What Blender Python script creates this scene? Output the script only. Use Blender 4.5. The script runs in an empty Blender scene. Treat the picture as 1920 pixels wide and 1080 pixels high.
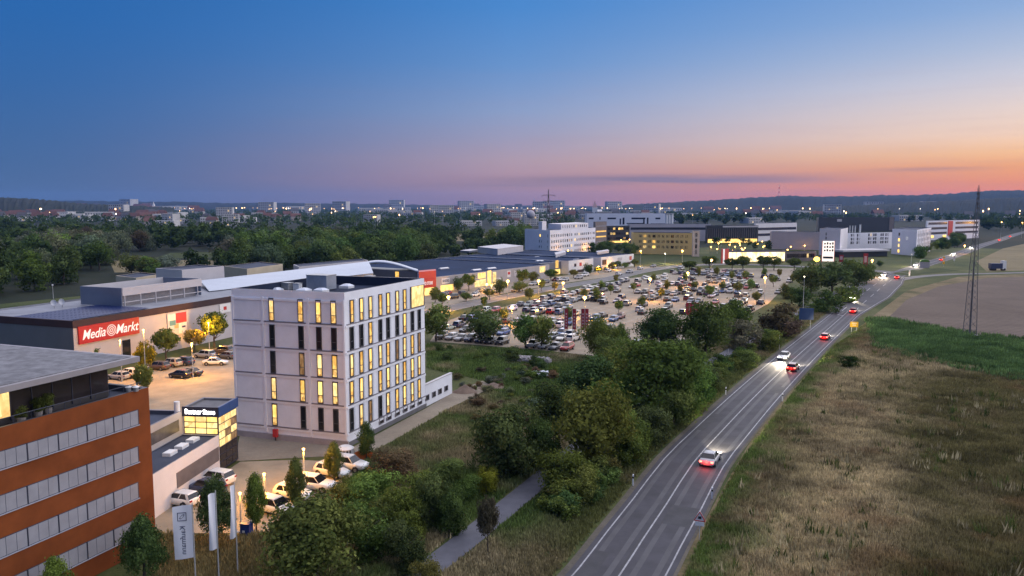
import bpy, math, random
import numpy as np
from mathutils import Vector

R = math.radians
scene = bpy.context.scene
col = scene.collection

# ------------------------------------------------------------------ camera
CAM_H = 30.0
FPX = 1450.0
PITCH = math.atan(152.0 / 1450.0)
cam_data = bpy.data.cameras.new('camera')
cam_data.sensor_width = 36.0
cam_data.lens = FPX / 1920.0 * 36.0
cam_data.clip_start = 0.5
cam_data.clip_end = 40000.0
cam = bpy.data.objects.new('camera', cam_data)
cam.location = (0, 0, CAM_H)
cam.rotation_euler = (math.pi / 2 - PITCH, 0, 0)
col.objects.link(cam)
scene.camera = cam

# ------------------------------------------------------------------ sky
SUN_AZ = R(58.0)          # clockwise from the view direction (+Y): the sun has set beyond the right edge
SUN_DIR = (math.sin(SUN_AZ), math.cos(SUN_AZ))
world = bpy.data.worlds.new('World')
scene.world = world
world.use_nodes = True
wn = world.node_tree
wn.nodes.clear()


def N(tree, typ, **kw):
    n = tree.nodes.new(typ)
    for k, v in kw.items():
        setattr(n, k, v)
    return n


def s2l(c):
    return tuple(((v / 255) / 12.92 if v / 255 <= 0.04045 else ((v / 255 + 0.055) / 1.055) ** 2.4) for v in c)


def math_node(tree, op, a, b=None, c=None, clamp=False):
    n = tree.nodes.new('ShaderNodeMath')
    n.operation = op
    n.use_clamp = clamp
    for i, v in enumerate((a, b, c)):
        if v is None:
            continue
        if isinstance(v, (int, float)):
            n.inputs[i].default_value = v
        else:
            tree.links.new(v, n.inputs[i])
    return n.outputs[0]


def ramp(tree, fac, stops, interp='EASE'):
    n = tree.nodes.new('ShaderNodeValToRGB')
    n.color_ramp.interpolation = interp
    el = n.color_ramp.elements
    while len(el) < len(stops):
        el.new(0.5)
    for e, (p, c) in zip(el, stops):
        e.position = p
        e.color = (*c[:3], 1)
    tree.links.new(fac, n.inputs[0])
    return n.outputs[0]


def mixc(tree, fac, a, b, blend='MIX'):
    n = tree.nodes.new('ShaderNodeMix')
    n.data_type = 'RGBA'
    n.blend_type = blend
    for i, v in ((0, fac), (6, a), (7, b)):
        if isinstance(v, (int, float)):
            n.inputs[i].default_value = v
        elif isinstance(v, tuple):
            n.inputs[i].default_value = (*v[:3], 1)
        else:
            tree.links.new(v, n.inputs[i])
    return n.outputs[2]


tc = N(wn, 'ShaderNodeTexCoord')
sep = N(wn, 'ShaderNodeSeparateXYZ')
wn.links.new(tc.outputs['Generated'], sep.inputs[0])
X, Y, Zz = sep.outputs
hl = math_node(wn, 'SQRT', math_node(wn, 'ADD', math_node(wn, 'MULTIPLY', X, X), math_node(wn, 'MULTIPLY', Y, Y)))
hl = math_node(wn, 'MAXIMUM', hl, 1e-4)
ca = math_node(wn, 'DIVIDE', math_node(wn, 'ADD', math_node(wn, 'MULTIPLY', X, SUN_DIR[0]), math_node(wn, 'MULTIPLY', Y, SUN_DIR[1])), hl)
# elevation 0 .. 90 deg packed as sin(e) ** 0.5 so that the horizon has room on the ramps
ev = math_node(wn, 'POWER', math_node(wn, 'MAXIMUM', Zz, 0.0), 0.5)


def el(e):
    return math.sqrt(max(0.0, math.sin(math.atan(e))))


SKY_L = [(0, (84, 106, 144)), (.0225, (78, 106, 147)), (.08, (66, 105, 158)), (.14, (54, 104, 166)), (.2125, (43, 103, 172)), (.7, (34, 90, 165)), (60, (30, 80, 155))]
SKY_C = [(0, (152, 124, 144)), (.012, (160, 130, 146)), (.035, (182, 146, 156)), (.06, (178, 156, 170)), (.09, (158, 158, 186)), (.12, (141, 160, 198)), (.18, (104, 148, 204)), (.25, (76, 137, 205)), (.7, (45, 105, 180)), (60, (30, 80, 155))]
SKY_R = [(0, (240, 128, 88)), (.015, (246, 140, 90)), (.0275, (248, 152, 98)), (.045, (250, 172, 112)), (.06, (254, 198, 146)), (.079, (250, 214, 188)), (.105, (235, 214, 205)), (.136, (211, 208, 218)), (.17, (180, 193, 218)), (.2125, (145, 175, 217)), (.3, (102, 150, 210)), (.7, (60, 115, 190)), (60, (30, 80, 155))]
sl, sc0, sr = [ramp(wn, ev, [(min(1.0, el(e)), s2l(c)) for e, c in S_], 'LINEAR') for S_ in (SKY_L, SKY_C, SKY_R)]
f1 = math_node(wn, 'MULTIPLY_ADD', ca, 1 / .556, .047, clamp=True)
f2 = math_node(wn, 'MULTIPLY_ADD', ca, 1 / .38, -.53 / .38, clamp=True)
f1 = math_node(wn, 'POWER', f1, 1.8)
f2 = math_node(wn, 'POWER', f2, 1.3)
skyc = mixc(wn, f2, mixc(wn, f1, sl, sc0), sr)
# brighter afterglow close to where the sun went down
glow = math_node(wn, 'MULTIPLY', math_node(wn, 'MAXIMUM', math_node(wn, 'SUBTRACT', ca, 0.92), 0.0), 5.0)
glow = math_node(wn, 'MULTIPLY', glow, math_node(wn, 'SUBTRACT', 1.0, math_node(wn, 'MULTIPLY', Zz, 2.5), clamp=True))
# low streaks of cloud
az = math_node(wn, 'ARCTAN2', X, Y)
comb = N(wn, 'ShaderNodeCombineXYZ')
wn.links.new(math_node(wn, 'MULTIPLY', az, 5.5), comb.inputs[0])
wn.links.new(math_node(wn, 'MULTIPLY', Zz, 95.0), comb.inputs[1])
noi = N(wn, 'ShaderNodeTexNoise')
noi.inputs['Scale'].default_value = 1.0
noi.inputs['Detail'].default_value = 5.0
noi.inputs['Distortion'].default_value = 0.6
wn.links.new(comb.outputs[0], noi.inputs['Vector'])


def bump(v, c, w):
    d = math_node(wn, 'DIVIDE', math_node(wn, 'SUBTRACT', v, c), w)
    return math_node(wn, 'POWER', 2.718, math_node(wn, 'MULTIPLY', math_node(wn, 'MULTIPLY', d, d), -1.0))


edge = math_node(wn, 'MULTIPLY_ADD', noi.outputs[0], 0.012, -0.006)
zc = math_node(wn, 'ADD', Zz, edge)
b1 = math_node(wn, 'MULTIPLY', bump(zc, 0.0345, 0.0052), bump(az, 0.17, 0.21))
b2 = math_node(wn, 'MULTIPLY', math_node(wn, 'MULTIPLY', bump(zc, 0.0415, 0.0028), bump(az, 0.49, 0.06)), .45)
b3 = math_node(wn, 'MULTIPLY', bump(zc, 0.027, 0.0035), math_node(wn, 'MULTIPLY', bump(az, -0.03, 0.14), 0.5))
cl = math_node(wn, 'ADD', math_node(wn, 'ADD', b1, b2), b3)
cl = math_node(wn, 'MULTIPLY', cl, math_node(wn, 'MULTIPLY_ADD', noi.outputs[0], 1.5, 0.15, clamp=True), clamp=True)
cl = math_node(wn, 'MULTIPLY', cl, 1.25, clamp=True)
skyc = mixc(wn, cl, skyc, s2l((146, 126, 144)))
streak = math_node(wn, 'MULTIPLY', math_node(wn, 'SUBTRACT', noi.outputs[0], .5), math_node(wn, 'SUBTRACT', 1.0, math_node(wn, 'MULTIPLY', Zz, 5.0), clamp=True))
skyc = mixc(wn, math_node(wn, 'MULTIPLY', math_node(wn, 'MULTIPLY', math_node(wn, 'MAXIMUM', streak, 0.0), f1), .8, clamp=True), skyc, s2l((168, 140, 156)))
sky = N(wn, 'ShaderNodeTexSky', sky_type='NISHITA')
sky.sun_disc = False
sky.sun_elevation = R(1.0)
sky.sun_rotation = SUN_AZ
bg1 = N(wn, 'ShaderNodeBackground')
wn.links.new(skyc, bg1.inputs[0])
wn.links.new(math_node(wn, 'MULTIPLY', math_node(wn, 'ADD', 1.0, glow), 0.452), bg1.inputs[1])
bg2 = N(wn, 'ShaderNodeBackground')
wn.links.new(sky.outputs[0], bg2.inputs[0])
bg2.inputs[1].default_value = 0.0002
addb = N(wn, 'ShaderNodeAddShader')
wn.links.new(bg1.outputs[0], addb.inputs[0])
wn.links.new(bg2.outputs[0], addb.inputs[1])
wout = N(wn, 'ShaderNodeOutputWorld')
wn.links.new(addb.outputs[0], wout.inputs[0])

# added fill lamp standing in for the wide western glow, very soft
sun_data = bpy.data.lights.new('sun', 'SUN')
sun_data.energy = 2.0
sun_data.angle = R(150)
sun_data.color = (1.0, 0.925, 0.89)
sun = bpy.data.objects.new('sun', sun_data)
sun.rotation_euler = Vector((-SUN_DIR[0] * math.cos(R(42)), -SUN_DIR[1] * math.cos(R(42)), -math.sin(R(42)))).to_track_quat('-Z', 'Y').to_euler()
col.objects.link(sun)

vs = scene.view_settings
vs.view_transform = 'Standard'
vs.look = 'None'
vs.exposure = 1.15
vs.gamma = 1.0
vs.use_curve_mapping = False
scene.render.engine = 'CYCLES'
scene.cycles.use_denoising = True
scene.cycles.max_bounces = 4
scene.cycles.diffuse_bounces = 2
scene.cycles.glossy_bounces = 2
scene.cycles.transmission_bounces = 2
scene.cycles.sample_clamp_indirect = 4.0
HAZE_DENSITY = 0.000046


# ------------------------------------------------------------------ from the photograph to the ground
def ray(px, py):
    u = (px - 960) / FPX
    v = (540 - py) / FPX
    c, s = math.cos(PITCH), math.sin(PITCH)
    return (u, c + v * s, -s + v * c)


def G(px, py, z=0.0):
    d = ray(px, py)
    t = (z - CAM_H) / d[2]
    return Vector((d[0] * t, d[1] * t))


def ZZ(p, py):
    """height above the ground of the point over p that shows on row py"""
    v = (540 - py) / FPX
    c, s = math.cos(PITCH), math.sin(PITCH)
    return (v * p[1] * c - p[1] * s) / (c + v * s) + CAM_H


def PX(p, z=0.0):
    c, s = math.cos(PITCH), math.sin(PITCH)
    dz = z - CAM_H
    dep = p[1] * c - dz * s
    return 960 + FPX * p[0] / dep, 540 - FPX * (p[1] * s + dz * c) / dep


def along(C, d, px, z=0.0):
    """distance t along C + t*d whose image column is px at height z"""
    lo, hi = -60.0, 400.0
    c, s = math.cos(PITCH), math.sin(PITCH)
    k = (px - 960) / FPX
    # X = k * (Y c - dz s)
    dz = z - CAM_H
    # C.x + t d.x = k*((C.y + t d.y) c - dz s)
    return (k * (C[1] * c - dz * s) - C[0]) / (d[0] - k * d[1] * c)


# ------------------------------------------------------------------ mesh helpers
rng = random.Random(7)


class MB:
    def __init__(s):
        s.v = []
        s.f = []
        s.m = []

    def add(s, vs_, fs, mi=0):
        o = len(s.v)
        s.v.extend(tuple(v) for v in vs_)
        for f in fs:
            s.f.append(tuple(i + o for i in f))
            s.m.append(mi)
        return s

    def box(s, x0, x1, y0, y1, z0, z1, mi=0):
        return s.add([(x0, y0, z0), (x1, y0, z0), (x1, y1, z0), (x0, y1, z0), (x0, y0, z1), (x1, y0, z1), (x1, y1, z1), (x0, y1, z1)],
                     [(0, 3, 2, 1), (4, 5, 6, 7), (0, 1, 5, 4), (1, 2, 6, 5), (2, 3, 7, 6), (3, 0, 4, 7)], mi)

    def prism(s, poly, z0, z1, mi=0, top=True, bottom=False):
        n = len(poly)
        a = sum(poly[i][0] * poly[(i + 1) % n][1] - poly[(i + 1) % n][0] * poly[i][1] for i in range(n))
        if a < 0:
            poly = poly[::-1]
        vs_ = [(p[0], p[1], z0) for p in poly] + [(p[0], p[1], z1) for p in poly]
        fs = [(i, (i + 1) % n, n + (i + 1) % n, n + i) for i in range(n)]
        if top:
            fs.append(tuple(range(n, 2 * n)))
        if bottom:
            fs.append(tuple(range(n - 1, -1, -1)))
        return s.add(vs_, fs, mi)

    def cyl(s, p0, p1, r0, r1=None, seg=8, mi=0, caps=True):
        r1 = r0 if r1 is None else r1
        p0, p1 = Vector(p0), Vector(p1)
        d = (p1 - p0).normalized()
        a = d.orthogonal().normalized()
        b = d.cross(a)
        vs_ = []
        for p, r in ((p0, r0), (p1, r1)):
            for i in range(seg):
                t = 2 * math.pi * i / seg
                vs_.append(p + a * math.cos(t) * r + b * math.sin(t) * r)
        fs = [(i, (i + 1) % seg, seg + (i + 1) % seg, seg + i) for i in range(seg)]
        if caps:
            fs += [tuple(range(seg - 1, -1, -1)), tuple(range(seg, 2 * seg))]
        return s.add(vs_, fs, mi)

    def ball(s, c, r, mi=0, seg=8, rings=5, sq=1.0):
        vs_ = [(c[0], c[1], c[2] + r * sq)]
        for i in range(1, rings):
            t = math.pi * i / rings
            for j in range(seg):
                a = 2 * math.pi * j / seg
                vs_.append((c[0] + r * math.sin(t) * math.cos(a), c[1] + r * math.sin(t) * math.sin(a), c[2] + r * sq * math.cos(t)))
        vs_.append((c[0], c[1], c[2] - r * sq))
        fs = [(0, 1 + j, 1 + (j + 1) % seg) for j in range(seg)]
        for i in range(rings - 2):
            for j in range(seg):
                a = 1 + i * seg + j
                b = 1 + i * seg + (j + 1) % seg
                fs.append((a, a + seg, b + seg, b))
        L = len(vs_) - 1
        o = 1 + (rings - 2) * seg
        fs += [(o + (j + 1) % seg, o + j, L) for j in range(seg)]
        return s.add(vs_, fs, mi)

    def mesh(s, name, mats, smooth=False):
        me = bpy.data.meshes.new(name)
        me.from_pydata(s.v, [], s.f)
        for m in (mats if isinstance(mats, (list, tuple)) else [mats]):
            me.materials.append(m)
        if max(s.m, default=0) > 0:
            me.polygons.foreach_set('material_index', s.m)
        if smooth:
            me.polygons.foreach_set('use_smooth', [True] * len(me.polygons))
        me.update()
        return me

    def build(s, name, mats, parent=None, smooth=False):
        return put(name, s.mesh(name, mats, smooth), parent)


def put(name, me, parent=None, loc=None, rz=None, scale=None):
    o = bpy.data.objects.new(name, me)
    col.objects.link(o)
    if parent is not None:
        o.parent = parent
    if loc is not None:
        o.location = loc
    if rz is not None:
        o.rotation_euler = (0, 0, rz)
    if scale is not None:
        o.scale = scale
    return o


def tag(o, label=None, cat=None, group=None, kind=None):
    if label:
        o['label'] = label
    if cat:
        o['category'] = cat
    if group:
        o['group'] = group
    if kind:
        o['kind'] = kind
    return o


def thing(name, label, cat, loc=(0, 0, 0), rz=0.0, group=None):
    o = bpy.data.objects.new(name, None)
    o.empty_display_size = 0.5
    col.objects.link(o)
    o.location = loc
    o.rotation_euler = (0, 0, rz)
    return tag(o, label, cat, group)


def copy_tree(o, parent=None):
    c = o.copy()
    col.objects.link(c)
    c.parent = parent
    for ch in list(o.children):
        copy_tree(ch, c)
    return c


# ------------------------------------------------------------------ materials
MATS = {}
LIT_GAIN = 0.42


def mat(name, c, rough=0.8, var=0.12, scale=1.0, metal=0.0, emit=None, es=0.0, bump_=0.0, c2=None, detail=4.0, spec=0.5, coord='Object', sample=False):
    """principled material; its colour wanders a little over two scales so that no surface is flat"""
    if name in MATS:
        return MATS[name]
    m = bpy.data.materials.new(name)
    m.use_nodes = True
    t = m.node_tree
    b = t.nodes['Principled BSDF']
    b.inputs['Roughness'].default_value = rough
    b.inputs['Metallic'].default_value = metal
    b.inputs['Specular IOR Level'].default_value = spec
    if var > 0 or c2:
        tcn = N(t, 'ShaderNodeTexCoord')
        n1 = N(t, 'ShaderNodeTexNoise')
        n1.inputs['Scale'].default_value = scale
        n1.inputs['Detail'].default_value = detail
        n1.inputs['Roughness'].default_value = 0.62
        t.links.new(tcn.outputs[coord], n1.inputs['Vector'])
        lo = tuple(max(0, v * (1 - var)) for v in c)
        hi = tuple(v * (1 + var) for v in (c2 or c))
        cc = ramp(t, n1.outputs[0], [(0.32, lo), (0.68, hi)], 'LINEAR')
        t.links.new(cc, b.inputs['Base Color'])
        if bump_ > 0:
            bn = N(t, 'ShaderNodeBump')
            bn.inputs['Strength'].default_value = bump_
            bn.inputs['Distance'].default_value = 0.05
            t.links.new(n1.outputs[0], bn.inputs['Height'])
            t.links.new(bn.outputs[0], b.inputs['Normal'])
    else:
        b.inputs['Base Color'].default_value = (*c, 1)
    if emit:
        b.inputs['Emission Color'].default_value = (*emit, 1)
        b.inputs['Emission Strength'].default_value = es
        m.cycles.emission_sampling = 'AUTO' if sample else 'NONE'
    MATS[name] = m
    return m


def lit_mat(name, c, strength, scale=1.2, lo=0.35, seedv=0.0):
    """a lit room behind glass: uneven warm light with darker furniture shapes low down"""
    if name in MATS:
        return MATS[name]
    m = bpy.data.materials.new(name)
    m.use_nodes = True
    t = m.node_tree
    b = t.nodes['Principled BSDF']
    b.inputs['Base Color'].default_value = (0.05, 0.045, 0.04, 1)
    b.inputs['Roughness'].default_value = 0.15
    g = N(t, 'ShaderNodeNewGeometry')
    mp = N(t, 'ShaderNodeMapping')
    mp.inputs['Location'].default_value = (seedv, seedv * 2.1, 0)
    mp.inputs['Scale'].default_value = (1, 1, 0.6)
    t.links.new(g.outputs['Position'], mp.inputs[0])
    n1 = N(t, 'ShaderNodeTexVoronoi')
    n1.inputs['Scale'].default_value = scale
    t.links.new(mp.outputs[0], n1.inputs['Vector'])
    n2 = N(t, 'ShaderNodeTexNoise')
    n2.inputs['Scale'].default_value = scale * 1.7
    n2.inputs['Detail'].default_value = 3
    t.links.new(mp.outputs[0], n2.inputs['Vector'])
    sepc = N(t, 'ShaderNodeSeparateColor')
    t.links.new(n1.outputs['Color'], sepc.inputs[0])
    f = math_node(t, 'ADD', math_node(t, 'MULTIPLY', sepc.outputs[0], 0.55), math_node(t, 'MULTIPLY', n2.outputs[0], 0.75))
    strength *= LIT_GAIN
    st = math_node(t, 'MULTIPLY_ADD', f, strength * (1 - lo), strength * lo)
    t.links.new(st, b.inputs['Emission Strength'])
    cc = ramp(t, f, [(0.2, (c[0], c[1] * .78, c[2] * .5)), (0.8, c)], 'LINEAR')
    t.links.new(cc, b.inputs['Emission Color'])
    m.cycles.emission_sampling = 'NONE'
    MATS[name] = m
    return m


def paint_mat():
    m = bpy.data.materials.new('car_paint')
    m.use_nodes = True
    t = m.node_tree
    b = t.nodes['Principled BSDF']
    oi = N(t, 'ShaderNodeObjectInfo')
    t.links.new(oi.outputs['Color'], b.inputs['Base Color'])
    b.inputs['Roughness'].default_value = 0.32
    b.inputs['Coat Weight'].default_value = 0.6
    b.inputs['Coat Roughness'].default_value = 0.08
    return m


def leaf_mat(name, dark, light, trans=0.25):
    m = bpy.data.materials.new(name)
    m.use_nodes = True
    t = m.node_tree
    t.nodes.remove(t.nodes['Principled BSDF'])
    at = N(t, 'ShaderNodeAttribute', attribute_name='tone')
    oi = N(t, 'ShaderNodeObjectInfo')
    f = math_node(t, 'ADD', math_node(t, 'MULTIPLY', at.outputs['Fac'], 0.75), math_node(t, 'MULTIPLY', oi.outputs['Random'], 0.35), clamp=True)
    c = mixc(t, f, dark, light)
    c = mixc(t, 1.0, c, oi.outputs['Color'], 'MULTIPLY')
    d = N(t, 'ShaderNodeBsdfDiffuse')
    t.links.new(c, d.inputs[0])
    tr = N(t, 'ShaderNodeBsdfTranslucent')
    t.links.new(c, tr.inputs[0])
    mx = N(t, 'ShaderNodeMixShader')
    mx.inputs[0].default_value = trans
    t.links.new(d.outputs[0], mx.inputs[1])
    t.links.new(tr.outputs[0], mx.inputs[2])
    t.links.new(mx.outputs[0], t.nodes['Material Output'].inputs[0])
    return m


def ground_mat(name, stops, scale=0.05, fine=1.4, bump_=0.6, rough=0.95, rows=None):
    """soil and sward: broad patches of colour broken up by fine grain"""
    m = bpy.data.materials.new(name)
    m.use_nodes = True
    t = m.node_tree
    b = t.nodes['Principled BSDF']
    b.inputs['Roughness'].default_value = rough
    b.inputs['Specular IOR Level'].default_value = 0.15
    g = N(t, 'ShaderNodeNewGeometry')
    n1 = N(t, 'ShaderNodeTexNoise')
    n1.inputs['Scale'].default_value = scale
    n1.inputs['Detail'].default_value = 7
    n1.inputs['Roughness'].default_value = 0.65
    n1.inputs['Distortion'].default_value = 0.4
    t.links.new(g.outputs['Position'], n1.inputs['Vector'])
    n2 = N(t, 'ShaderNodeTexNoise')
    n2.inputs['Scale'].default_value = fine
    n2.inputs['Detail'].default_value = 5
    n2.inputs['Roughness'].default_value = 0.7
    t.links.new(g.outputs['Position'], n2.inputs['Vector'])
    f = math_node(t, 'ADD', math_node(t, 'MULTIPLY', n1.outputs[0], 0.8), math_node(t, 'MULTIPLY', n2.outputs[0], 0.35))
    if rows:
        # tillage lines: (direction angle, spacing in metres, weight)
        a, spc, w = rows
        mp = N(t, 'ShaderNodeMapping')
        mp.inputs['Rotation'].default_value = (0, 0, a)
        t.links.new(g.outputs['Position'], mp.inputs[0])
        wv = N(t, 'ShaderNodeTexWave', bands_direction='X')
        wv.inputs['Scale'].default_value = 0.314 / spc
        wv.inputs['Distortion'].default_value = 1.5
        wv.inputs['Detail'].default_value = 3
        t.links.new(mp.outputs[0], wv.inputs[0])
        f = math_node(t, 'ADD', f, math_node(t, 'MULTIPLY', wv.outputs['Fac'], w))
    c = ramp(t, f, stops, 'LINEAR')
    t.links.new(c, b.inputs['Base Color'])
    bn = N(t, 'ShaderNodeBump')
    bn.inputs['Strength'].default_value = bump_
    bn.inputs['Distance'].default_value = 0.25
    t.links.new(n2.outputs[0], bn.inputs['Height'])
    t.links.new(bn.outputs[0], b.inputs['Normal'])
    MATS[name] = m
    return m


M_PAINT = paint_mat()
M_GLASS = mat('car_glass', (0.012, 0.014, 0.018), 0.08, 0)
M_TYRE = mat('tyre_rubber', (0.018, 0.018, 0.019), 0.85, 0)
M_RIM = mat('wheel_rim', (0.35, 0.35, 0.36), 0.35, 0, metal=0.7)
M_PLAST = mat('black_plastic', (0.02, 0.02, 0.022), 0.6, 0)
M_TAIL = mat('tail_lamp', (0.25, 0.01, 0.01), 0.25, 0)
M_HEAD = mat('head_lamp', (0.6, 0.6, 0.6), 0.15, 0)
M_TAIL_ON = mat('tail_lamp_lit', (0.3, 0.01, 0.01), 0.3, 0, emit=(1.0, 0.06, 0.04), es=8)
M_HEAD_ON = mat('head_lamp_lit', (0.6, 0.6, 0.6), 0.3, 0, emit=(1.0, 0.93, 0.78), es=30)
M_PLATE = mat('number_plate', (0.7, 0.7, 0.68), 0.5, 0)
M_WARM = mat('warm_lamp', (0.8, 0.6, 0.3), 0.4, 0, emit=(1.0, 0.50, 0.10), es=4.5)
M_COOL = mat('pale_lamp', (0.8, 0.8, 0.7), 0.4, 0, emit=(1.0, 0.82, 0.5), es=4)
M_STEEL = mat('galvanised_steel', (0.33, 0.34, 0.35), 0.5, 0.15, 2.0, metal=0.6)
M_POLE = mat('pale_pole', (0.45, 0.45, 0.44), 0.5, 0.1, 2.0)
M_WHITE = mat('white_paint', (0.72, 0.72, 0.71), 0.6, 0.06, 0.6)
M_MARK = mat('road_paint', (0.33, 0.33, 0.34), 0.8, 0.3, 1.5)
M_ASPH = mat('asphalt', (0.046, 0.045, 0.054), 0.8, 0.28, 0.35, bump_=0.15, detail=8)
M_ASPH2 = mat('worn_asphalt', (0.15, 0.145, 0.14), 0.85, 0.22, 0.25, bump_=0.15, detail=8)
M_PAVE = mat('lot_paving', (0.29, 0.24, 0.17), 0.85, 0.2, 0.3, bump_=0.2, detail=8)
M_PATH = mat('path_asphalt', (0.1, 0.103, 0.125), 0.85, 0.2, 0.5, bump_=0.2, detail=8)
M_KERB = mat('kerb_stone', (0.34, 0.33, 0.31), 0.85, 0.2, 1.2)
M_BARK = mat('bark', (0.07, 0.055, 0.042), 0.95, 0.3, 4.0, bump_=0.5)
M_DWIN = mat('dark_window', (0.016, 0.018, 0.022), 0.08, 0)
M_FRAME = mat('window_frame', (0.05, 0.05, 0.055), 0.5, 0)
M_ROOFG = mat('roof_felt', (0.07, 0.08, 0.11), 0.9, 0.3, 0.15, detail=7, spec=.1)
M_GRAVEL = mat('roof_gravel', (0.17, 0.17, 0.18), 0.95, 0.35, 1.2, bump_=0.4, detail=9)
M_LEAF = {
    'mid': leaf_mat('leaf_mid', (0.040, 0.066, 0.017), (0.185, 0.24, 0.06)),
    'dark': leaf_mat('leaf_dark', (0.025, 0.046, 0.016), (0.115, 0.165, 0.05)),
    'olive': leaf_mat('leaf_olive', (0.055, 0.065, 0.018), (0.215, 0.225, 0.06)),
    'rust': leaf_mat('leaf_rust', (0.05, 0.04, 0.024), (0.17, 0.125, 0.075)),
    'silver': leaf_mat('leaf_silver', (0.045, 0.058, 0.036), (0.19, 0.205, 0.13)),
}


# ================================================================== the setting
def catmull(pts, step=4.0):
    pts = [Vector(p) for p in pts]
    P = [pts[0] * 2 - pts[1]] + pts + [pts[-1] * 2 - pts[-2]]
    out = []
    for i in range(1, len(P) - 2):
        p0, p1, p2, p3 = P[i - 1:i + 3]
        n = max(2, int((p2 - p1).length / step))
        for k in range(n):
            t = k / n
            out.append(0.5 * ((2 * p1) + (p2 - p0) * t + (2 * p0 - 5 * p1 + 4 * p2 - p3) * t * t + (3 * p1 - p0 - 3 * p2 + p3) * t ** 3))
    out.append(pts[-1])
    return out


def offset(line, d):
    out = []
    for i, p in enumerate(line):
        a = line[max(0, i - 1)]
        b = line[min(len(line) - 1, i + 1)]
        t = (b - a).normalized()
        dd = d[i] if isinstance(d, list) else d
        out.append(p + Vector((t.y, -t.x)) * dd)      # + is to the right of travel
    return out


def strip(line, dl, dr, z, mb=None):
    L, Rr = offset(line, dl), offset(line, dr)
    mb = mb or MB()
    n = len(line)
    mb.add([(p.x, p.y, z) for p in L] + [(p.x, p.y, z) for p in Rr], [(i, n + i, n + i + 1, i + 1) for i in range(n - 1)])
    return mb


def sheet(name, px, z, m, label=None):
    pts = [G(*q) for q in px]
    mb = MB()
    n = len(pts)
    a = sum(pts[i].x * pts[(i + 1) % n].y - pts[(i + 1) % n].x * pts[i].y for i in range(n))
    if a < 0:
        pts = pts[::-1]
    mb.add([(p.x, p.y, z) for p in pts], [tuple(range(n))])
    o = mb.build(name, m)
    tag(o, label, kind='structure')
    return o


M_GRASS = ground_mat('rough_grass', [(0.35, (0.025, 0.036, 0.012)), (0.5, (0.05, 0.068, 0.022)), (0.62, (0.085, 0.094, 0.034)), (0.8, (0.14, 0.125, 0.065))], 0.035)
M_FAR = ground_mat('far_country', [(0.35, (0.009, 0.014, 0.009)), (0.55, (0.014, 0.021, 0.011)), (0.75, (0.03, 0.03, 0.02))], 0.004, 0.05)
M_DRY = ground_mat('dry_meadow', [(0.3, (0.035, 0.04, 0.014)), (0.45, (0.075, 0.075, 0.028)), (0.57, (0.16, 0.125, 0.065)), (0.8, (0.28, 0.225, 0.135))], 0.06)
M_SOIL = ground_mat('tilled_soil', [(0.3, (0.05, 0.037, 0.028)), (0.62, (0.112, 0.085, 0.066)), (0.95, (0.17, 0.133, 0.105))], 0.03, 0.9, 0.5, rows=(R(-38), 2.6, 0.26))
M_MAIZE = ground_mat('green_crop', [(0.35, (0.02, 0.04, 0.014)), (0.6, (0.045, 0.085, 0.026)), (0.85, (0.08, 0.12, 0.04))], 0.06)
M_STUB = ground_mat('stubble', [(0.3, (0.12, 0.1, 0.05)), (0.7, (0.22, 0.18, 0.1))], 0.02, 0.4, 0.4)
M_LAWN = ground_mat('lawn', [(0.3, (0.022, 0.036, 0.012)), (0.7, (0.055, 0.07, 0.022))], 0.06)
M_SAND = ground_mat('sandy_gravel', [(0.3, (0.16, 0.13, 0.1)), (0.7, (0.3, 0.26, 0.2))], 0.12, 2.0, 0.4)

g = MB()
S = 8900
g.add([(-S, -290, -.06), (S, -290, -.06), (S, 7500, -.06), (-S, 7500, -.06)], [(0, 1, 2, 3)])
tag(g.build('ground', M_FAR), 'dark flat country reaching to the horizon', kind='structure')

sheet('grass_ground', [(-900, 1500), (2800, 1500), (3200, 560), (2000, 470), (1500, 455), (1000, 480), (500, 520), (-300, 600), (-1200, 800)], -0.03, M_GRASS)

ROAD_PX = [(1085, 1180), (1161, 1080), (1205, 1012), (1250, 945), (1300, 868), (1350, 812), (1425, 734), (1500, 663), (1572, 600), (1622, 556), (1668, 522), (1722, 500), (1790, 479), (1865, 453), (1960, 428), (2100, 412)]
ROAD = catmull([G(*q) for q in ROAD_PX], 5.0)
# a turning lane widens the road before the junction
wid = []
for p in ROAD:
    w = 4.0
    if 215 < p.y < 330:
        w = 4.0 + 3.4 * min(1, (p.y - 215) / 45) * min(1, max(0, (345 - p.y) / 40))
    wid.append(w)
road = strip(ROAD, [-w for w in wid], [w + 0.0 for w in wid], 0.03).build('road', M_ASPH)
tag(road, 'grey two-lane country road with white lines', kind='structure')
sh = MB()
strip(ROAD, [-w - 0.6 for w in wid], [-w + 0.1 for w in wid], 0.012, sh)
strip(ROAD, [w - 0.1 for w in wid], [w + 0.3 for w in wid], 0.012, sh)
tag(sh.build('road_shoulder', ground_mat('shoulder_grit', [(0.3, (0.06, 0.055, 0.045)), (0.7, (0.14, 0.125, 0.1))], 0.2, 2.0, 0.4)), kind='structure')
for nm, off in (('edge_line', [-w + 0.55 for w in wid]), ('edge_line', [w - 0.55 for w in wid])):
    strip(ROAD, [o - 0.07 for o in off], [o + 0.07 for o in off], 0.038).build(nm, M_MARK, road)
near = [p for p in ROAD if p.y < 222]
strip(near, -0.075, 0.075, 0.038).build('centre_line', M_MARK, road)
far_ = [p for p in ROAD if 218 < p.y < 345]
for s0 in (-1.6, 1.7):
    fl = offset(far_, s0)
    dist = 0.0
    k = 0
    seg_ = []
    for i in range(len(fl) - 1):
        if (i // 2) % 2 == 0:
            strip(fl[i:i + 2], -0.1, 0.1, 0.038).build('lane_dash', M_MARK, road)
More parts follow.
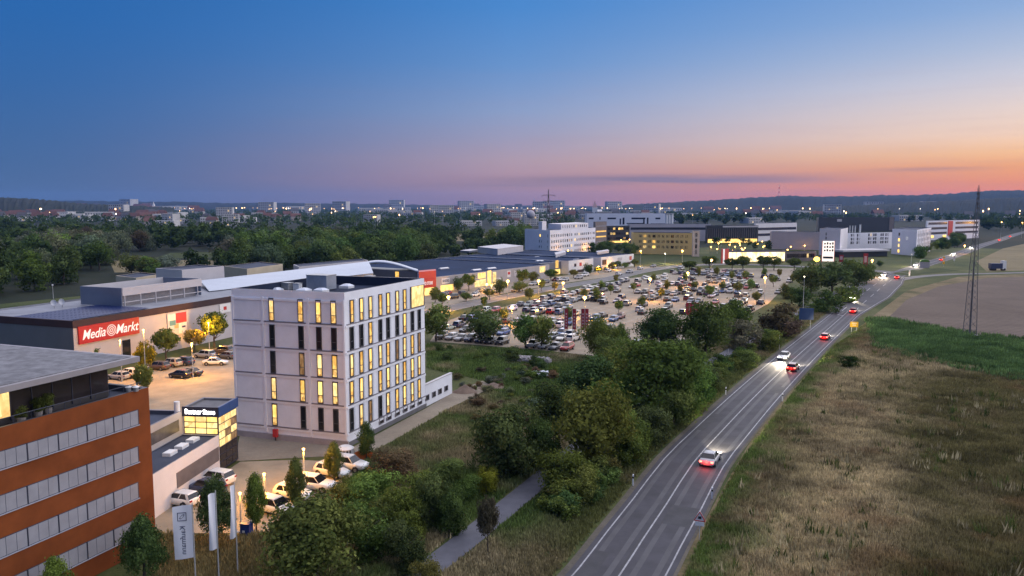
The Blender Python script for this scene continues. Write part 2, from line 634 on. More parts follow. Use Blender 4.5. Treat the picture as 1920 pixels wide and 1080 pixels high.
tail = [p for p in ROAD if p.y >= 340]
strip(tail, -0.12, 0.12, 0.038).build('centre_line', M_MARK, road)
# worn, paler wheel tracks are wear of the surface, dark seam along the centre
M_TRACK = mat('polished_asphalt', (0.066, 0.065, 0.072), 0.7, 0.2, 0.4, detail=8)
for o_ in (-2.75, -0.95, 1.0, 2.7):
    strip(near, o_ - 0.26, o_ + 0.26, 0.034).build('wheel_track', M_TRACK, road)
M_SEAM = mat('tar_seam', (0.02, 0.02, 0.022), 0.6, 0)
strip([p for p in near if p.y < 90], -0.3, -0.2, 0.0385).build('tar_seam', M_SEAM, road)
M_PATCH = mat('asphalt_patch', (.043, .043, .048), .8, .25, .6, detail=8)
for py0_, py1_, o0_, o1_ in ((58, 63.5, -3.2, -1.9), (71, 74, .6, 3.3), (96, 108, -3.3, -2.2), (122, 127, 1.4, 3.3), (140, 160, -.9, -.5)):
    seg_ = [p for p in ROAD if py0_ - 2 <= p.y <= py1_ + 2]
    if len(seg_) > 1:
        strip(seg_, o0_, o1_, 0.0355).build('repair_patch', M_PATCH, road)
# turn arrow painted on the lane
ar = G(1572, 590)
am = MB()
am.add([(-0.15, -2.2, 0), (0.15, -2.2, 0), (0.15, 1.2, 0), (-0.15, 1.2, 0)], [(0, 1, 2, 3)])
am.add([(-0.15, 1.2, 0), (0.15, 0.8, 0), (-1.1, 1.9, 0), (-1.3, 1.5, 0)], [(0, 1, 2, 3)])
am.add([(-0.95, 2.3, 0), (-1.9, 1.75, 0), (-1.2, 0.9, 0)], [(0, 1, 2)])
ao = am.build('turn_arrow', M_MARK, road)
ao.location = (ar.x, ar.y, 0.04)
ao.rotation_euler = (0, 0, R(145))

PATH_PX = [(700, 1150), (790, 1078), (900, 992), (960, 943), (1012, 900), (1090, 835), (1200, 755), (1330, 682), (1382, 652), (1440, 618), (1500, 585), (1560, 552), (1625, 524)]
PATHL = catmull([G(*q) for q in PATH_PX], 4.0)
tag(strip(PATHL, -1.35, 1.35, 0.01).build('path', M_PATH), 'narrow grey cycle path between the shrubs', kind='structure')

STREET = catmull([G(*q) for q in [(560, 700), (700, 625), (790, 592), (849, 577), (958, 555), (1057, 537), (1136, 524), (1210, 508), (1290, 498), (1400, 496), (1560, 503), (1640, 508), (1690, 513)]], 6.0)
street = strip(STREET, -3.6, 3.6, 0.02).build('side_street', M_ASPH2)
tag(street, 'pale side street between the shops and the big car park', kind='structure')
for sgn in (-1, 1):
    k = MB()
    L0 = offset(STREET, sgn * 3.6)
    L1 = offset(STREET, sgn * 3.85)
    n = len(L0)
    k.add([(p.x, p.y, 0.0) for p in L0] + [(p.x, p.y, .13) for p in L0] + [(p.x, p.y, .13) for p in L1] + [(p.x, p.y, 0) for p in L1],
          [q for i in range(n - 1) for q in ((i, i + 1, n + i + 1, n + i), (n + i, n + i + 1, 2 * n + i + 1, 2 * n + i), (2 * n + i, 2 * n + i + 1, 3 * n + i + 1, 3 * n + i))])
    k.build('kerb', M_KERB, street)
for i in range(0, len(STREET) - 1, 2):
    strip(STREET[i:i + 2], -0.08, 0.08, 0.026).build('lane_dash', M_MARK, street)
spur = catmull([G(*q) for q in [(1672, 527), (1720, 519), (1790, 514), (1850, 513), (2000, 509)]], 6.0)
tag(strip(spur, -2.6, 2.6, 0.025).build('farm_road', M_ASPH2), 'pale farm road leaving the junction', kind='structure')
islet = sheet('traffic_island', [(1672, 513), (1700, 507), (1760, 503), (1800, 508), (1730, 514), (1690, 517)], 0.06, M_LAWN)

LOT_PX = [(806, 640), (830, 606), (860, 594), (1000, 563), (1180, 522), (1330, 503), (1492, 503), (1480, 530), (1440, 570), (1385, 600), (1290, 645), (1215, 668), (1120, 668), (1000, 655)]
lot = sheet('car_park', LOT_PX, 0.015, M_PAVE, 'large paved car park full of cars')
sheet('shop_forecourt', [(770, 590), (790, 552), (1188, 500), (1240, 500), (1140, 519), (1050, 532), (952, 549), (845, 571)], 0.008, M_PAVE, 'paved forecourt along the shop fronts')
MMLOT = sheet('store_yard', [(120, 735), (200, 712), (330, 676), (425, 648), (500, 628), (470, 700), (450, 800), (380, 810), (120, 830)], 0.015, M_PAVE, 'paved car park beside the store')
sheet('dealer_forecourt', [(270, 960), (410, 893), (450, 866), (560, 862), (655, 868), (672, 885), (612, 925), (560, 960), (500, 1000), (430, 1000), (290, 1000)], 0.015, M_PAVE, 'paved forecourt beside the low white building')
sheet('hotel_apron', [(440, 865), (450, 815), (660, 838), (690, 838), (690, 858), (600, 856)], 0.008, M_SAND)
sheet('gravel_walk', [(655, 842), (798, 766), (845, 738), (905, 714), (925, 725), (850, 762), (740, 825), (690, 850)], 0.012, M_SAND, 'sandy gravel walk beside the white block')
sheet('dry_meadow', [(1258, 1090), (1350, 925), (1416, 812), (1475, 740), (1566, 650), (1640, 590), (1700, 545), (1800, 518), (2300, 500), (2700, 700), (2600, 1300), (1200, 1300)], -0.02, M_DRY, 'dry brown meadow beside the road')
sheet('ploughed_field', [(1655, 606), (1700, 562), (1760, 537), (1850, 521), (2000, 516), (2500, 520), (2500, 680), (1920, 640), (1830, 632), (1720, 615)], 0.0, M_SOIL, 'bare ploughed field around the lattice mast')
sheet('far_field', [(1850, 509), (1830, 490), (1880, 466), (2000, 440), (2400, 430), (2600, 500), (2000, 505)], 0.0, M_STUB)
sheet('crop_field', [(1640, 606), (1655, 604), (1720, 616), (1830, 634), (1920, 642), (2500, 685), (2500, 790), (1920, 702), (1750, 672), (1655, 645)], 0.0, M_MAIZE, 'strip of tall green crop beside the ploughed field')
sheet('stubble_field', [(205, 489), (420, 487), (445, 497), (330, 509), (215, 511)], 0.0, M_STUB, 'pale stubble field between trees')
sheet('green_field', [(290, 484), (320, 474), (425, 472), (425, 484)], 0.0, M_LAWN, 'green field between trees')
sheet('stubble_field', [(825, 452), (990, 452), (1000, 438), (830, 438)], 0.0, M_STUB, 'pale stubble field left of the white office')
sheet('stubble_field', [(470, 445), (470, 437), (560, 437), (560, 445)], 0.0, M_STUB, 'narrow pale field far behind the trees')
sheet('lawn', [(1185, 497), (1183, 476), (1330, 476), (1345, 492), (1290, 491), (1230, 497)], 0.0, M_LAWN, 'lawn before the yellow building')
sheet('plaza', [(1330, 490), (1330, 455), (1440, 450), (1540, 462), (1545, 492)], 0.004, M_LAWN, 'lit paved yard behind the glass showroom')


# ------------------------------------------------------------------ noise on the ground plane
def vnoise(x, y, seed=0):
    xi = np.floor(x).astype(np.int64)
    yi = np.floor(y).astype(np.int64)
    fx = x - xi
    fy = y - yi
    fx = fx * fx * (3 - 2 * fx)
    fy = fy * fy * (3 - 2 * fy)

    def hsh(a, b):
        h = (a * 374761393 + b * 668265263 + seed * 1442695041) & 0x7fffffff
        h = ((h ^ (h >> 13)) * 1274126177) & 0x7fffffff
        return ((h ^ (h >> 16)) & 0xffff) / 65535.0
    return (hsh(xi, yi) * (1 - fx) + hsh(xi + 1, yi) * fx) * (1 - fy) + (hsh(xi, yi + 1) * (1 - fx) + hsh(xi + 1, yi + 1) * fx) * fy


def fbm(x, y, s, seed=0):
    return (vnoise(x * s, y * s, seed) * .5 + vnoise(x * s * 2.1, y * s * 2.1, seed + 1) * .3 + vnoise(x * s * 4.7, y * s * 4.7, seed + 2) * .2)


def inside(pts, poly):
    x, y = pts[:, 0], pts[:, 1]
    r = np.zeros(len(pts), bool)
    n = len(poly)
    for i in range(n):
        x0, y0 = poly[i]
        x1, y1 = poly[(i + 1) % n]
        c = ((y0 > y) != (y1 > y))
        with np.errstate(divide='ignore', invalid='ignore'):
            r ^= c & (x < (x1 - x0) * (y - y0) / (y1 - y0) + x0)
    return r


def dline(pts, line):
    """signed distance to a polyline, + on its right"""
    best = np.full(len(pts), 1e9)
    sg = np.ones(len(pts))
    L = np.array([(p.x, p.y) for p in line])
    for i in range(len(L) - 1):
        a, b = L[i], L[i + 1]
        d = b - a
        t = np.clip(((pts - a) @ d) / (d @ d), 0, 1)
        q = a + t[:, None] * d
        e = pts - q
        dd = np.hypot(e[:, 0], e[:, 1])
        m = dd < best
        best[m] = dd[m]
        cr = d[0] * e[:, 1] - d[1] * e[:, 0]
        sg[m] = np.where(cr[m] < 0, 1, -1)
    return best * sg


nr = np.random.default_rng(5)


def scatter(px, n, near=70.0, power=1.3):
    poly = [tuple(G(*q)) for q in px]
    P = np.array(poly)
    lo, hi = P.min(0), P.max(0)
    out = []
    tot = 0
    while tot < n:
        q = lo + nr.random((n * 3, 2)) * (hi - lo)
        d = np.hypot(q[:, 0], q[:, 1])
        q = q[nr.random(len(q)) < np.minimum(1, (near / d) ** power)]
        q = q[inside(q, poly)]
        out.append(q)
        tot += len(q)
    return np.concatenate(out)[:n]


def color_mat(name, trans=0.0):
    m = bpy.data.materials.new(name)
    m.use_nodes = True
    t = m.node_tree
    t.nodes.remove(t.nodes['Principled BSDF'])
    at = N(t, 'ShaderNodeAttribute', attribute_name='Col')
    d = N(t, 'ShaderNodeBsdfDiffuse')
    t.links.new(at.outputs[0], d.inputs[0])
    tr = N(t, 'ShaderNodeBsdfTranslucent')
    t.links.new(at.outputs[0], tr.inputs[0])
    mx = N(t, 'ShaderNodeMixShader')
    mx.inputs[0].default_value = 0.3
    t.links.new(d.outputs[0], mx.inputs[1])
    t.links.new(tr.outputs[0], mx.inputs[2])
    t.links.new(mx.outputs[0], t.nodes['Material Output'].inputs[0])
    return m


M_BLADE = color_mat('grass_blades')


def tri_mesh(name, V, C, m):
    """loose triangles; V is (n, 3, 3), C is (n, 3) one colour each"""
    n = len(V)
    me = bpy.data.meshes.new(name)
    me.vertices.add(n * 3)
    me.vertices.foreach_set('co', V.reshape(-1).astype(np.float32))
    me.loops.add(n * 3)
    me.loops.foreach_set('vertex_index', np.arange(n * 3, dtype=np.int32))
    me.polygons.add(n)
    me.polygons.foreach_set('loop_start', np.arange(0, n * 3, 3, dtype=np.int32))
    me.polygons.foreach_set('loop_total', np.full(n, 3, dtype=np.int32))
    at = me.attributes.new('Col', 'FLOAT_COLOR', 'FACE')
    at.data.foreach_set('color', np.concatenate([C, np.ones((n, 1))], 1).reshape(-1).astype(np.float32))
    me.materials.append(m)
    me.update()
    return me


def tufts(name, label, P, hts, cols, blades=4, width=0.16, cat=None):
    n = len(P)
    b = blades
    ang = nr.random((n, b)) * 2 * np.pi
    lean = nr.random((n, b)) * 0.55
    h = hts[:, None] * (0.6 + 0.6 * nr.random((n, b)))
    w = width * (0.6 + 0.8 * nr.random((n, b))) * (0.6 + hts[:, None])
    off = nr.normal(0, 0.16, (n, b, 2)) * (0.5 + hts[:, None, None])
    base = P[:, None, :] + off
    dx, dy = np.cos(ang), np.sin(ang)
    a = ang + np.pi / 2 + nr.normal(0, .5, (n, b))
    wx, wy = np.cos(a) * w / 2, np.sin(a) * w / 2
    V = np.zeros((n, b, 3, 3))
    V[..., 0, 0] = base[..., 0] - wx
    V[..., 0, 1] = base[..., 1] - wy
    V[..., 1, 0] = base[..., 0] + wx
    V[..., 1, 1] = base[..., 1] + wy
    V[..., 2, 0] = base[..., 0] + dx * h * lean
    V[..., 2, 1] = base[..., 1] + dy * h * lean
    V[..., 2, 2] = h
    V[..., 0, 2] = V[..., 1, 2] = -0.03
    C = cols[:, None, :] * (0.6 + 0.8 * nr.random((n, b, 1))) * (0.7 + 0.6 * nr.random((n, 1, 1))) * 1.85
    me = tri_mesh(name, V.reshape(-1, 3, 3), C.reshape(-1, 3), M_BLADE)
    return tag(put(name, me), label, cat, kind='stuff')


def lerp(a, b, t):
    return np.array(a) * (1 - t[:, None]) + np.array(b) * t[:, None]


# dry meadow right of the road
P = scatter([(1235, 1180), (1262, 1080), (1347, 925), (1414, 812), (1472, 740), (1560, 652), (1640, 595), (1636, 640), (1750, 675), (1920, 708), (2200, 745), (2250, 1180)], 95000)
dr = dline(P, ROAD)
keep = (dr > 4.9)
P, dr = P[keep], dr[keep]
f1 = fbm(P[:, 0], P[:, 1], 0.09, 3)
f2 = fbm(P[:, 0], P[:, 1], 0.35, 9)
f3 = fbm(P[:, 0], P[:, 1], 0.05, 21)
verge = np.clip(1 - (dr - 5.0) / 4.5 + (f2 - .5) * 2.0, 0, 1)
dryb = np.clip(1.2 - np.abs(dr - 13 - (f3 - .5) * 18) / 11.0 + (f1 - .5) * 1.6, 0, 1)
c = lerp((0.062, 0.056, 0.024), (0.115, 0.1, 0.042), np.clip(f2 * 1.4 - .2, 0, 1))
c = c * (1 - np.clip((f1 - .52) * 5, 0, 1)[:, None]) + np.array((0.10, 0.082, 0.04)) * np.clip((f1 - .52) * 5, 0, 1)[:, None]
c = c * (1 - dryb[:, None]) + lerp((0.135, 0.108, 0.058), (0.33, 0.272, 0.16), f2) * dryb[:, None]
rust = np.clip((fbm(P[:, 0], P[:, 1], 0.12, 55) - .6) * 6, 0, 1)
c = c * (1 - rust[:, None] * .35) + np.array((0.13, 0.07, 0.035)) * rust[:, None] * .35
c = c * (1 - verge[:, None]) + np.array((0.07, 0.098, 0.026)) * verge[:, None]
dk = np.clip((fbm(P[:, 0], P[:, 1], 0.2, 77) - .55) * 6, 0, 1)
c = c * (1 - .3 * dk[:, None]) * 1.25
h = 0.22 + 0.5 * f2 * (1 - verge * .5) + 0.25 * dk
tufts('meadow_grass', 'dry brown and green grass of the meadow right of the road', P, h, c, 5, 0.11, 'grass')

# taller weeds standing out of the meadow
P = scatter([(1262, 1080), (1347, 925), (1414, 812), (1472, 740), (1560, 652), (1636, 640), (1750, 675), (1920, 708), (2200, 745), (2250, 1180), (1235, 1180)], 1500)
dr = dline(P, ROAD)
P = P[(dr > 6.5) & (fbm(P[:, 0], P[:, 1], .16, 41) > .47)]
f2 = nr.random(len(P))
c = np.where((nr.random(len(P)) < .45)[:, None], lerp((0.03, 0.045, 0.012), (0.07, 0.085, 0.025), f2), lerp((0.12, 0.10, 0.05), (0.23, 0.2, 0.12), f2))
tufts('tall_weeds', 'taller clumps of weeds standing in the dry meadow', P, 0.55 + 0.75 * nr.random(len(P)), c, 9, 0.13, 'weeds')

# tall crop strip
P = scatter([(1636, 606), (1655, 603), (1720, 616), (1830, 634), (1920, 643), (2250, 668), (2250, 755), (1920, 704), (1750, 673), (1650, 645)], 22000, 120)
f2 = fbm(P[:, 0], P[:, 1], 0.3, 19)
P2 = scatter([(1622, 598), (1655, 594), (1720, 606), (1830, 626), (1920, 634), (2250, 660), (2250, 775), (1920, 718), (1750, 684), (1636, 654)], 7000, 120)
P = np.concatenate([P, P2])
f2 = fbm(P[:, 0], P[:, 1], 0.3, 19)
f4 = fbm(P[:, 0], P[:, 1], 0.06, 63)
cc_ = lerp((0.028, 0.052, 0.018), (0.085, 0.135, 0.045), np.clip(f2 * 1.3 - .1, 0, 1)) * (.7 + .7 * f4[:, None])
tufts('crop_plants', 'tall green crop leaves below the ploughed field', P, (0.55 + 0.8 * f2) * (.6 + .6 * f4), cc_, 5, 0.18, 'crop')

# rough sward between the hotel, the car park and the road
P = scatter([(800, 645), (1000, 658), (1120, 672), (1290, 652), (1430, 618), (1600, 548), (1622, 560), (1545, 600), (1440, 678), (1290, 810), (1170, 936), (1055, 1085), (1030, 1180), (430, 1180), (290, 1090), (290, 1004), (500, 1004), (560, 965), (612, 930), (676, 885), (690, 855), (740, 828), (850, 765), (930, 727), (905, 712), (845, 700), (802, 690)], 90000, 70)
dr = dline(P, ROAD)
dp = np.abs(dline(P, PATHL))
keep = (dr < -5.0) & (dp > 1.7)
P, dr = P[keep], dr[keep]
f1 = fbm(P[:, 0], P[:, 1], 0.08, 13)
f2 = fbm(P[:, 0], P[:, 1], 0.35, 29)
c = lerp((0.035, 0.058, 0.016), (0.075, 0.105, 0.03), f2)
tan = np.clip((f1 - .52) * 5, 0, 1)
c = c * (1 - tan[:, None]) + lerp((0.10, 0.09, 0.045), (0.20, 0.165, 0.1), f2) * tan[:, None]
gq = G(390, 1045)
lw_ = np.clip(1.6 - np.hypot(P[:, 0] - gq.x, P[:, 1] - gq.y) / 8, 0, 1) * .8  # warm light by the flags, put into the grass colour as a brown tint
c = c * (1 - lw_[:, None]) + lerp((0.09, 0.065, 0.03), (0.17, 0.125, 0.06), f2) * lw_[:, None]
rd = np.clip(1 - (-dr - 5) / 5, 0, 1)
c = c * 1.22
c = c * (1 - .6 * rd[:, None]) + np.array((0.09, 0.075, 0.032)) * .6 * rd[:, None]
tufts('rough_grass', 'rough green and tan grass between the white block and the road', P, 0.2 + 0.55 * f2 * (1 - .5 * rd), c, 4, 0.16, 'grass')


# ------------------------------------------------------------------ hills
def hills(name, label, prof, dist, back, m, seed, lump=0.004):
    """a wooded ridge: crest heights follow the skyline, the slope runs down towards the viewer"""
    xs = []
    r_ = random.Random(seed)
    px0, px1 = prof[0][0], prof[-1][0]
    n = 260
    for i in range(n + 1):
        px = px0 + (px1 - px0) * i / n
        for (a, ya), (b, yb) in zip(prof, prof[1:]):
            if a <= px <= b:
                y = ya + (yb - ya) * (px - a) / (b - a)
                break
        xs.append((px, y))
    mb = MB()
    rows = 7
    for j in range(rows):
        t = j / (rows - 2)
        D = dist - back * (1 - t) if j < rows - 1 else dist + back * .6
        for (px, y) in xs:
            top = (388 - y) / FPX * dist + CAM_H
            hgt = top * (math.sin(min(1, t) * math.pi / 2) ** 1.3) if j < rows - 1 else -1
            hgt += (r_.random() - .5) * dist * lump * (0.35 + .3 * t) * (0 < j < rows - 1)
            x = (px - 960) / FPX * D
            mb.v.append((x, D, hgt if j else -1))
    w = n + 1
    for j in range(rows - 1):
        for i in range(n):
            mb.f.append((j * w + i, j * w + i + 1, (j + 1) * w + i + 1, (j + 1) * w + i))
            mb.m.append(0)
    tag(mb.build(name, m, smooth=False), label, kind='structure')


M_WOODH = ground_mat('wooded_hill', [(0.35, (0.007, 0.011, 0.008)), (0.6, (0.012, 0.017, 0.011)), (0.8, (0.02, 0.024, 0.015))], 0.004, 0.02, 1.0)
hills('hills', 'long wooded ridge rising to the right below the sunset', [(1140, 388), (1180, 383), (1260, 379), (1340, 375), (1420, 370), (1480, 367), (1540, 369), (1600, 368), (1650, 366), (1720, 366), (1780, 363), (1850, 358), (1900, 357), (1960, 359), (2100, 352), (2600, 350)], 4600, 900, M_WOODH, 1, 0.0022)
hills('hills', 'low blue ridge along the left horizon', [(-700, 366), (-200, 372), (0, 376), (60, 377), (130, 376), (250, 378), (330, 378), (430, 381), (520, 380), (600, 382), (700, 382), (780, 384), (900, 385), (1040, 386), (1160, 388)], 6500, 900, M_WOODH, 2, 0.0018)
hills('hills', 'wooded slope behind the far town on the left', [(-700, 362), (-100, 369), (30, 371), (90, 375), (160, 382), (260, 386), (330, 389)], 2600, 500, M_FAR, 3, 0.003)
hills('hills', 'dark wooded rise behind the junction on the right', [(1500, 389), (1620, 384), (1760, 377), (1860, 372), (1960, 369), (2300, 365)], 2900, 600, M_WOODH, 4, 0.0022)


# ================================================================== trees
def leaf_mesh(name, pts, nrm, size, tone, m):
    """diamond leaf sprays: one quad each, roughly facing outward"""
    n = len(pts)
    nn = nrm + nr.normal(0, 0.55, (n, 3))
    nn /= np.linalg.norm(nn, axis=1)[:, None] + 1e-9
    a = np.cross(nn, nr.normal(0, 1, (n, 3)))
    a /= np.linalg.norm(a, axis=1)[:, None] + 1e-9
    b = np.cross(nn, a)
    s = (size * (0.6 + 0.8 * nr.random(n)))[:, None]
    V = np.stack([pts - a * s, pts - b * s * .55, pts + a * s, pts + b * s * .55 + nn * s * .3], 1)
    me = bpy.data.meshes.new(name)
    me.vertices.add(n * 4)
    me.vertices.foreach_set('co', V.reshape(-1).astype(np.float32))
    me.loops.add(n * 4)
    me.loops.foreach_set('vertex_index', np.arange(n * 4, dtype=np.int32))
    me.polygons.add(n)
    me.polygons.foreach_set('loop_start', np.arange(0, n * 4, 4, dtype=np.int32))
    me.polygons.foreach_set('loop_total', np.full(n, 4, dtype=np.int32))
    at = me.attributes.new('tone', 'FLOAT', 'FACE')
    at.data.foreach_set('value', np.clip(tone, 0, 1).astype(np.float32))
    me.materials.append(m)
    me.update()
    return me


def crown_cloud(kind, n, seed, clumps=34):
    """points, outward normals and tones of a crown in a unit tree (height 1, width 1)"""
    r = np.random.default_rng(seed)
    if kind == 'broad':
        cz, rx, rz = 0.54, 0.37, 0.38
    elif kind == 'column':
        cz, rx, rz = 0.55, 0.36, 0.42
    elif kind == 'ball':
        cz, rx, rz = 0.64, 0.40, 0.30
    else:                                   # shrub: foliage down to the ground
        cz, rx, rz = 0.42, 0.38, 0.46
    C, Rr = [], []
    for i in range(clumps):
        u = r.normal(0, 1, 3)
        u /= np.linalg.norm(u)
        k = r.uniform(0.4, 1.08) if kind not in ('ball', 'column') else r.uniform(0.6, 0.9)
        x, y, z = u * k
        w = 1.0
        if kind == 'column':                # teardrop: narrow tip
            w = np.clip(1.12 - (z + .3) * .75, 0.25, 1.0)
        if kind == 'broad':
            w = np.clip(1.08 - max(0, z) * .35 - max(0, -z) * .2, 0.4, 1.1)
        C.append((x * rx * w, y * rx * w, cz + z * rz))
        s = r.uniform(0.075, 0.21) if kind in ('broad', 'shrub') else r.uniform(0.09, 0.15)
        Rr.append(s)
    C, Rr = np.array(C), np.array(Rr)
    ct = r.uniform(0.0, 0.85, clumps)
    wgt = Rr ** 2
    idx = r.choice(clumps, n, p=wgt / wgt.sum())
    u = r.normal(0, 1, (n, 3))
    u /= np.linalg.norm(u, axis=1)[:, None]
    k = np.where(r.random(n) < .09, r.uniform(1.05, 1.55, n), r.uniform(0.55, 1.05, n))
    sc = np.array([1.0, 1.0, 0.85])
    pts = C[idx] + u * (Rr[idx] * k)[:, None] * sc
    lo = 0.02 if kind == 'shrub' else 0.10
    pts[:, 2] = np.maximum(pts[:, 2], lo + r.random(n) * .05)
    cen = np.array([0, 0, cz])
    out = pts - cen
    out /= np.linalg.norm(out, axis=1)[:, None]
    nrm = u * .6 + out * .7
    tone = ct[idx] + r.normal(0, 0.18, n)
    return pts, nrm, tone


def trunk_mesh(name, seed, kind):
    r = random.Random(seed)
    mb = MB()
    top = 0.55 if kind != 'column' else 0.75
    p = Vector((0, 0, -0.01))
    rad = 0.028
    n = 5
    joints = []
    for i in range(n):
        q = Vector((r.uniform(-.012, .012), r.uniform(-.012, .012), top * (i + 1) / n))
        r2 = 0.028 * (1 - .62 * (i + 1) / n)
        mb.cyl(p, q, rad, r2, 7, caps=False)
        joints.append((q, r2))
        p, rad = q, r2
    for i in range(7):
        q, r2 = joints[r.randrange(1, n)]
        a = r.uniform(0, 6.28)
        L = r.uniform(.16, .3)
        e = q + Vector((math.cos(a) * L, math.sin(a) * L, r.uniform(.08, .25)))
        if kind == 'column':
            e = q + Vector((math.cos(a) * L * .4, math.sin(a) * L * .4, r.uniform(.1, .2)))
        mb.cyl(q, e, r2 * .6, r2 * .18, 5, caps=False)
    return mb.mesh(name, M_BARK, True)


PROTO = {}


def proto(kind, tint, lod, k):
    key = (kind, tint, lod, k)
    if key in PROTO:
        return PROTO[key]
    n, size, cl = {'near': (9000, 0.021, 46), 'mid': (2600, 0.034, 34), 'far': (850, 0.055, 24)}[lod]
    if kind == 'column':
        n, size = int(n * 1.1), size * .9
    seed = {'broad': 100, 'column': 200, 'ball': 300, 'shrub': 400}[kind] + k * 7
    pts, nrm, tone = crown_cloud(kind, n, seed, cl)
    sz = np.full(n, size)
    crown = leaf_mesh('crown', pts, nrm, sz, tone, M_LEAF[tint])
    trunk = trunk_mesh('trunk', seed, kind)
    PROTO[key] = (crown, trunk)
    return PROTO[key]


FARM = {}


def far_mesh(kind, tint, k):
    """crown and trunk as one small mesh, for trees too far off to show parts"""
    key = (kind, tint, k)
    if key in FARM:
        return FARM[key]
    crown, trunk = proto(kind, tint, 'far', k)
    me = crown.copy()
    me.name = 'tree'
    FARM[key] = me
    return me


def plant(kind, tint, lod, loc, h, w, label, group=None, name=None, cat=None, k=None, shade=1.0, tone=None):
    k = rng.randrange(3) if k is None else k
    name = name or ('shrub' if kind == 'shrub' else 'tree')
    cat = cat or ('shrub' if kind == 'shrub' else 'tree')
    rz = rng.uniform(0, 6.28)
    shade *= 1.25
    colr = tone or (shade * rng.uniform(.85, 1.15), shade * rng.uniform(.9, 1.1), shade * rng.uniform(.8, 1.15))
    if lod == 'far':
        o = put(name, far_mesh(kind, tint, k), None, (loc[0], loc[1], 0), rz, (w, w, h))
        o.color = (*colr, 1)
        return tag(o, label, cat, group)
    crown, trunk = proto(kind, tint, lod, k)
    t = thing(name, label, cat, (loc[0], loc[1], 0), rz, group)
    t.scale = (w, w, h)
    c = put('crown' if kind != 'shrub' else 'foliage', crown, t)
    c.color = (*colr, 1)
    put('trunk' if kind != 'shrub' else 'stem', trunk, t)
    return t


def plant_px(kind, tint, lod, px, pb, pt, hw, label, group=None, **kw):
    """base pixel, top row and half width as the photograph shows them"""
    p = G(px, pb)
    h = ZZ(p, pt)
    w = 2 * hw / FPX * p.length / 0.95
    return plant(kind, tint, lod, p, h, w, label, group, **kw)


# --- trees and shrubs one can single out
plant_px('broad', 'olive', 'near', 1112, 880, 712, 84, 'broad yellow-green tree left of the road, the brightest crown', k=0, tone=(1.0, 1.0, .85))
plant_px('shrub', 'dark', 'near', 950, 892, 742, 74, 'wide dark green bushy tree right of the gravel walk', k=1)
plant_px('shrub', 'olive', 'near', 1062, 925, 828, 62, 'olive shrub at the foot of the broad yellow-green tree', k=2, shade=.75)
plant_px('shrub', 'mid', 'near', 1232, 785, 612, 95, 'largest dark green tree, behind the broad yellow-green one', k=1, tone=(.78, .86, .8))
plant_px('shrub', 'mid', 'near', 1285, 745, 650, 52, 'green tree between the largest dark tree and the road', k=2)
plant_px('shrub', 'dark', 'near', 1090, 760, 655, 62, 'dark tree left of the largest dark tree', k=0)
plant_px('shrub', 'dark', 'near', 1150, 790, 690, 50, 'dark shrub tucked between the two broadest trees', k=2)
plant_px('shrub', 'mid', 'near', 1175, 870, 800, 42, 'low green shrub right of the broad yellow-green tree', k=1, shade=.8)
plant_px('broad', 'mid', 'near', 592, 1100, 925, 104, 'big green leafy tree at the bottom left of the lawn', k=2)
plant_px('shrub', 'dark', 'near', 690, 1045, 925, 66, 'dark green shrub right of the big leafy tree at the bottom', k=0)
plant_px('shrub', 'mid', 'near', 700, 960, 872, 52, 'yellowish green shrub below the row of white cars', k=1, shade=1.15)
plant_px('shrub', 'rust', 'near', 742, 905, 834, 52, 'reddish brown bush right of the white parked cars', k=2)
plant_px('shrub', 'dark', 'near', 812, 990, 872, 44, 'tall dark shrub left of the cycle path', k=1)
plant_px('shrub', 'mid', 'near', 760, 1010, 905, 48, 'green shrub between the brown bush and the cycle path', k=0, shade=.8)
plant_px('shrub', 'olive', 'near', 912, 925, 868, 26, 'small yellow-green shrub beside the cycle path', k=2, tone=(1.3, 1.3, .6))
plant_px('shrub', 'dark', 'near', 870, 935, 885, 34, 'low dark shrub left of the small yellow-green one', k=0)
plant_px('ball', 'rust', 'near', 915, 1040, 922, 25, 'young thin tree right of the cycle path', k=1, shade=.9)
plant_px('shrub', 'olive', 'near', 800, 1120, 1040, 32, 'young sapling at the bottom edge over the cycle path', k=1, shade=.7)
for px, pb, pt, hw, lb, tn in [(407, 1025, 884, 34, 'broad dark columnar tree behind the flagpoles', 'dark'), (481, 1000, 878, 21, 'slim columnar tree right of the flagpoles', 'mid'),
                               (272, 1100, 958, 39, 'dark conical tree at the corner of the orange building', 'dark'), (106, 1160, 1036, 30, 'columnar treetop at the bottom left before the orange building', 'mid'),
                               (687, 862, 788, 19, 'dark columnar tree at the corner of the white block', 'dark'), (628, 905, 822, 20, 'yellow-green columnar tree among the white cars', 'olive'),
                               (556, 960, 850, 21, 'sparse columnar tree before the second white car', 'olive')]:
    plant_px('column', tn, 'near', px, pb, pt, hw * 1.28, lb, name='columnar_tree', cat='tree', k=px % 3)
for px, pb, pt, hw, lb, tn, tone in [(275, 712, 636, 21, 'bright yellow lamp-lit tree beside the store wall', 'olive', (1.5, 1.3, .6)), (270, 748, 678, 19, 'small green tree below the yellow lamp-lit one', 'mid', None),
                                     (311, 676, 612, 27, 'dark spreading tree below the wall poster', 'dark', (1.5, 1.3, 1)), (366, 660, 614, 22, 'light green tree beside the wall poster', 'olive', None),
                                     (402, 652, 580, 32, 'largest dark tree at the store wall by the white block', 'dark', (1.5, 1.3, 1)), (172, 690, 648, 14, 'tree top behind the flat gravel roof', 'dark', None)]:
    plant_px('ball', tn, 'mid', px, pb, pt, hw, lb, k=px % 3, tone=tone)
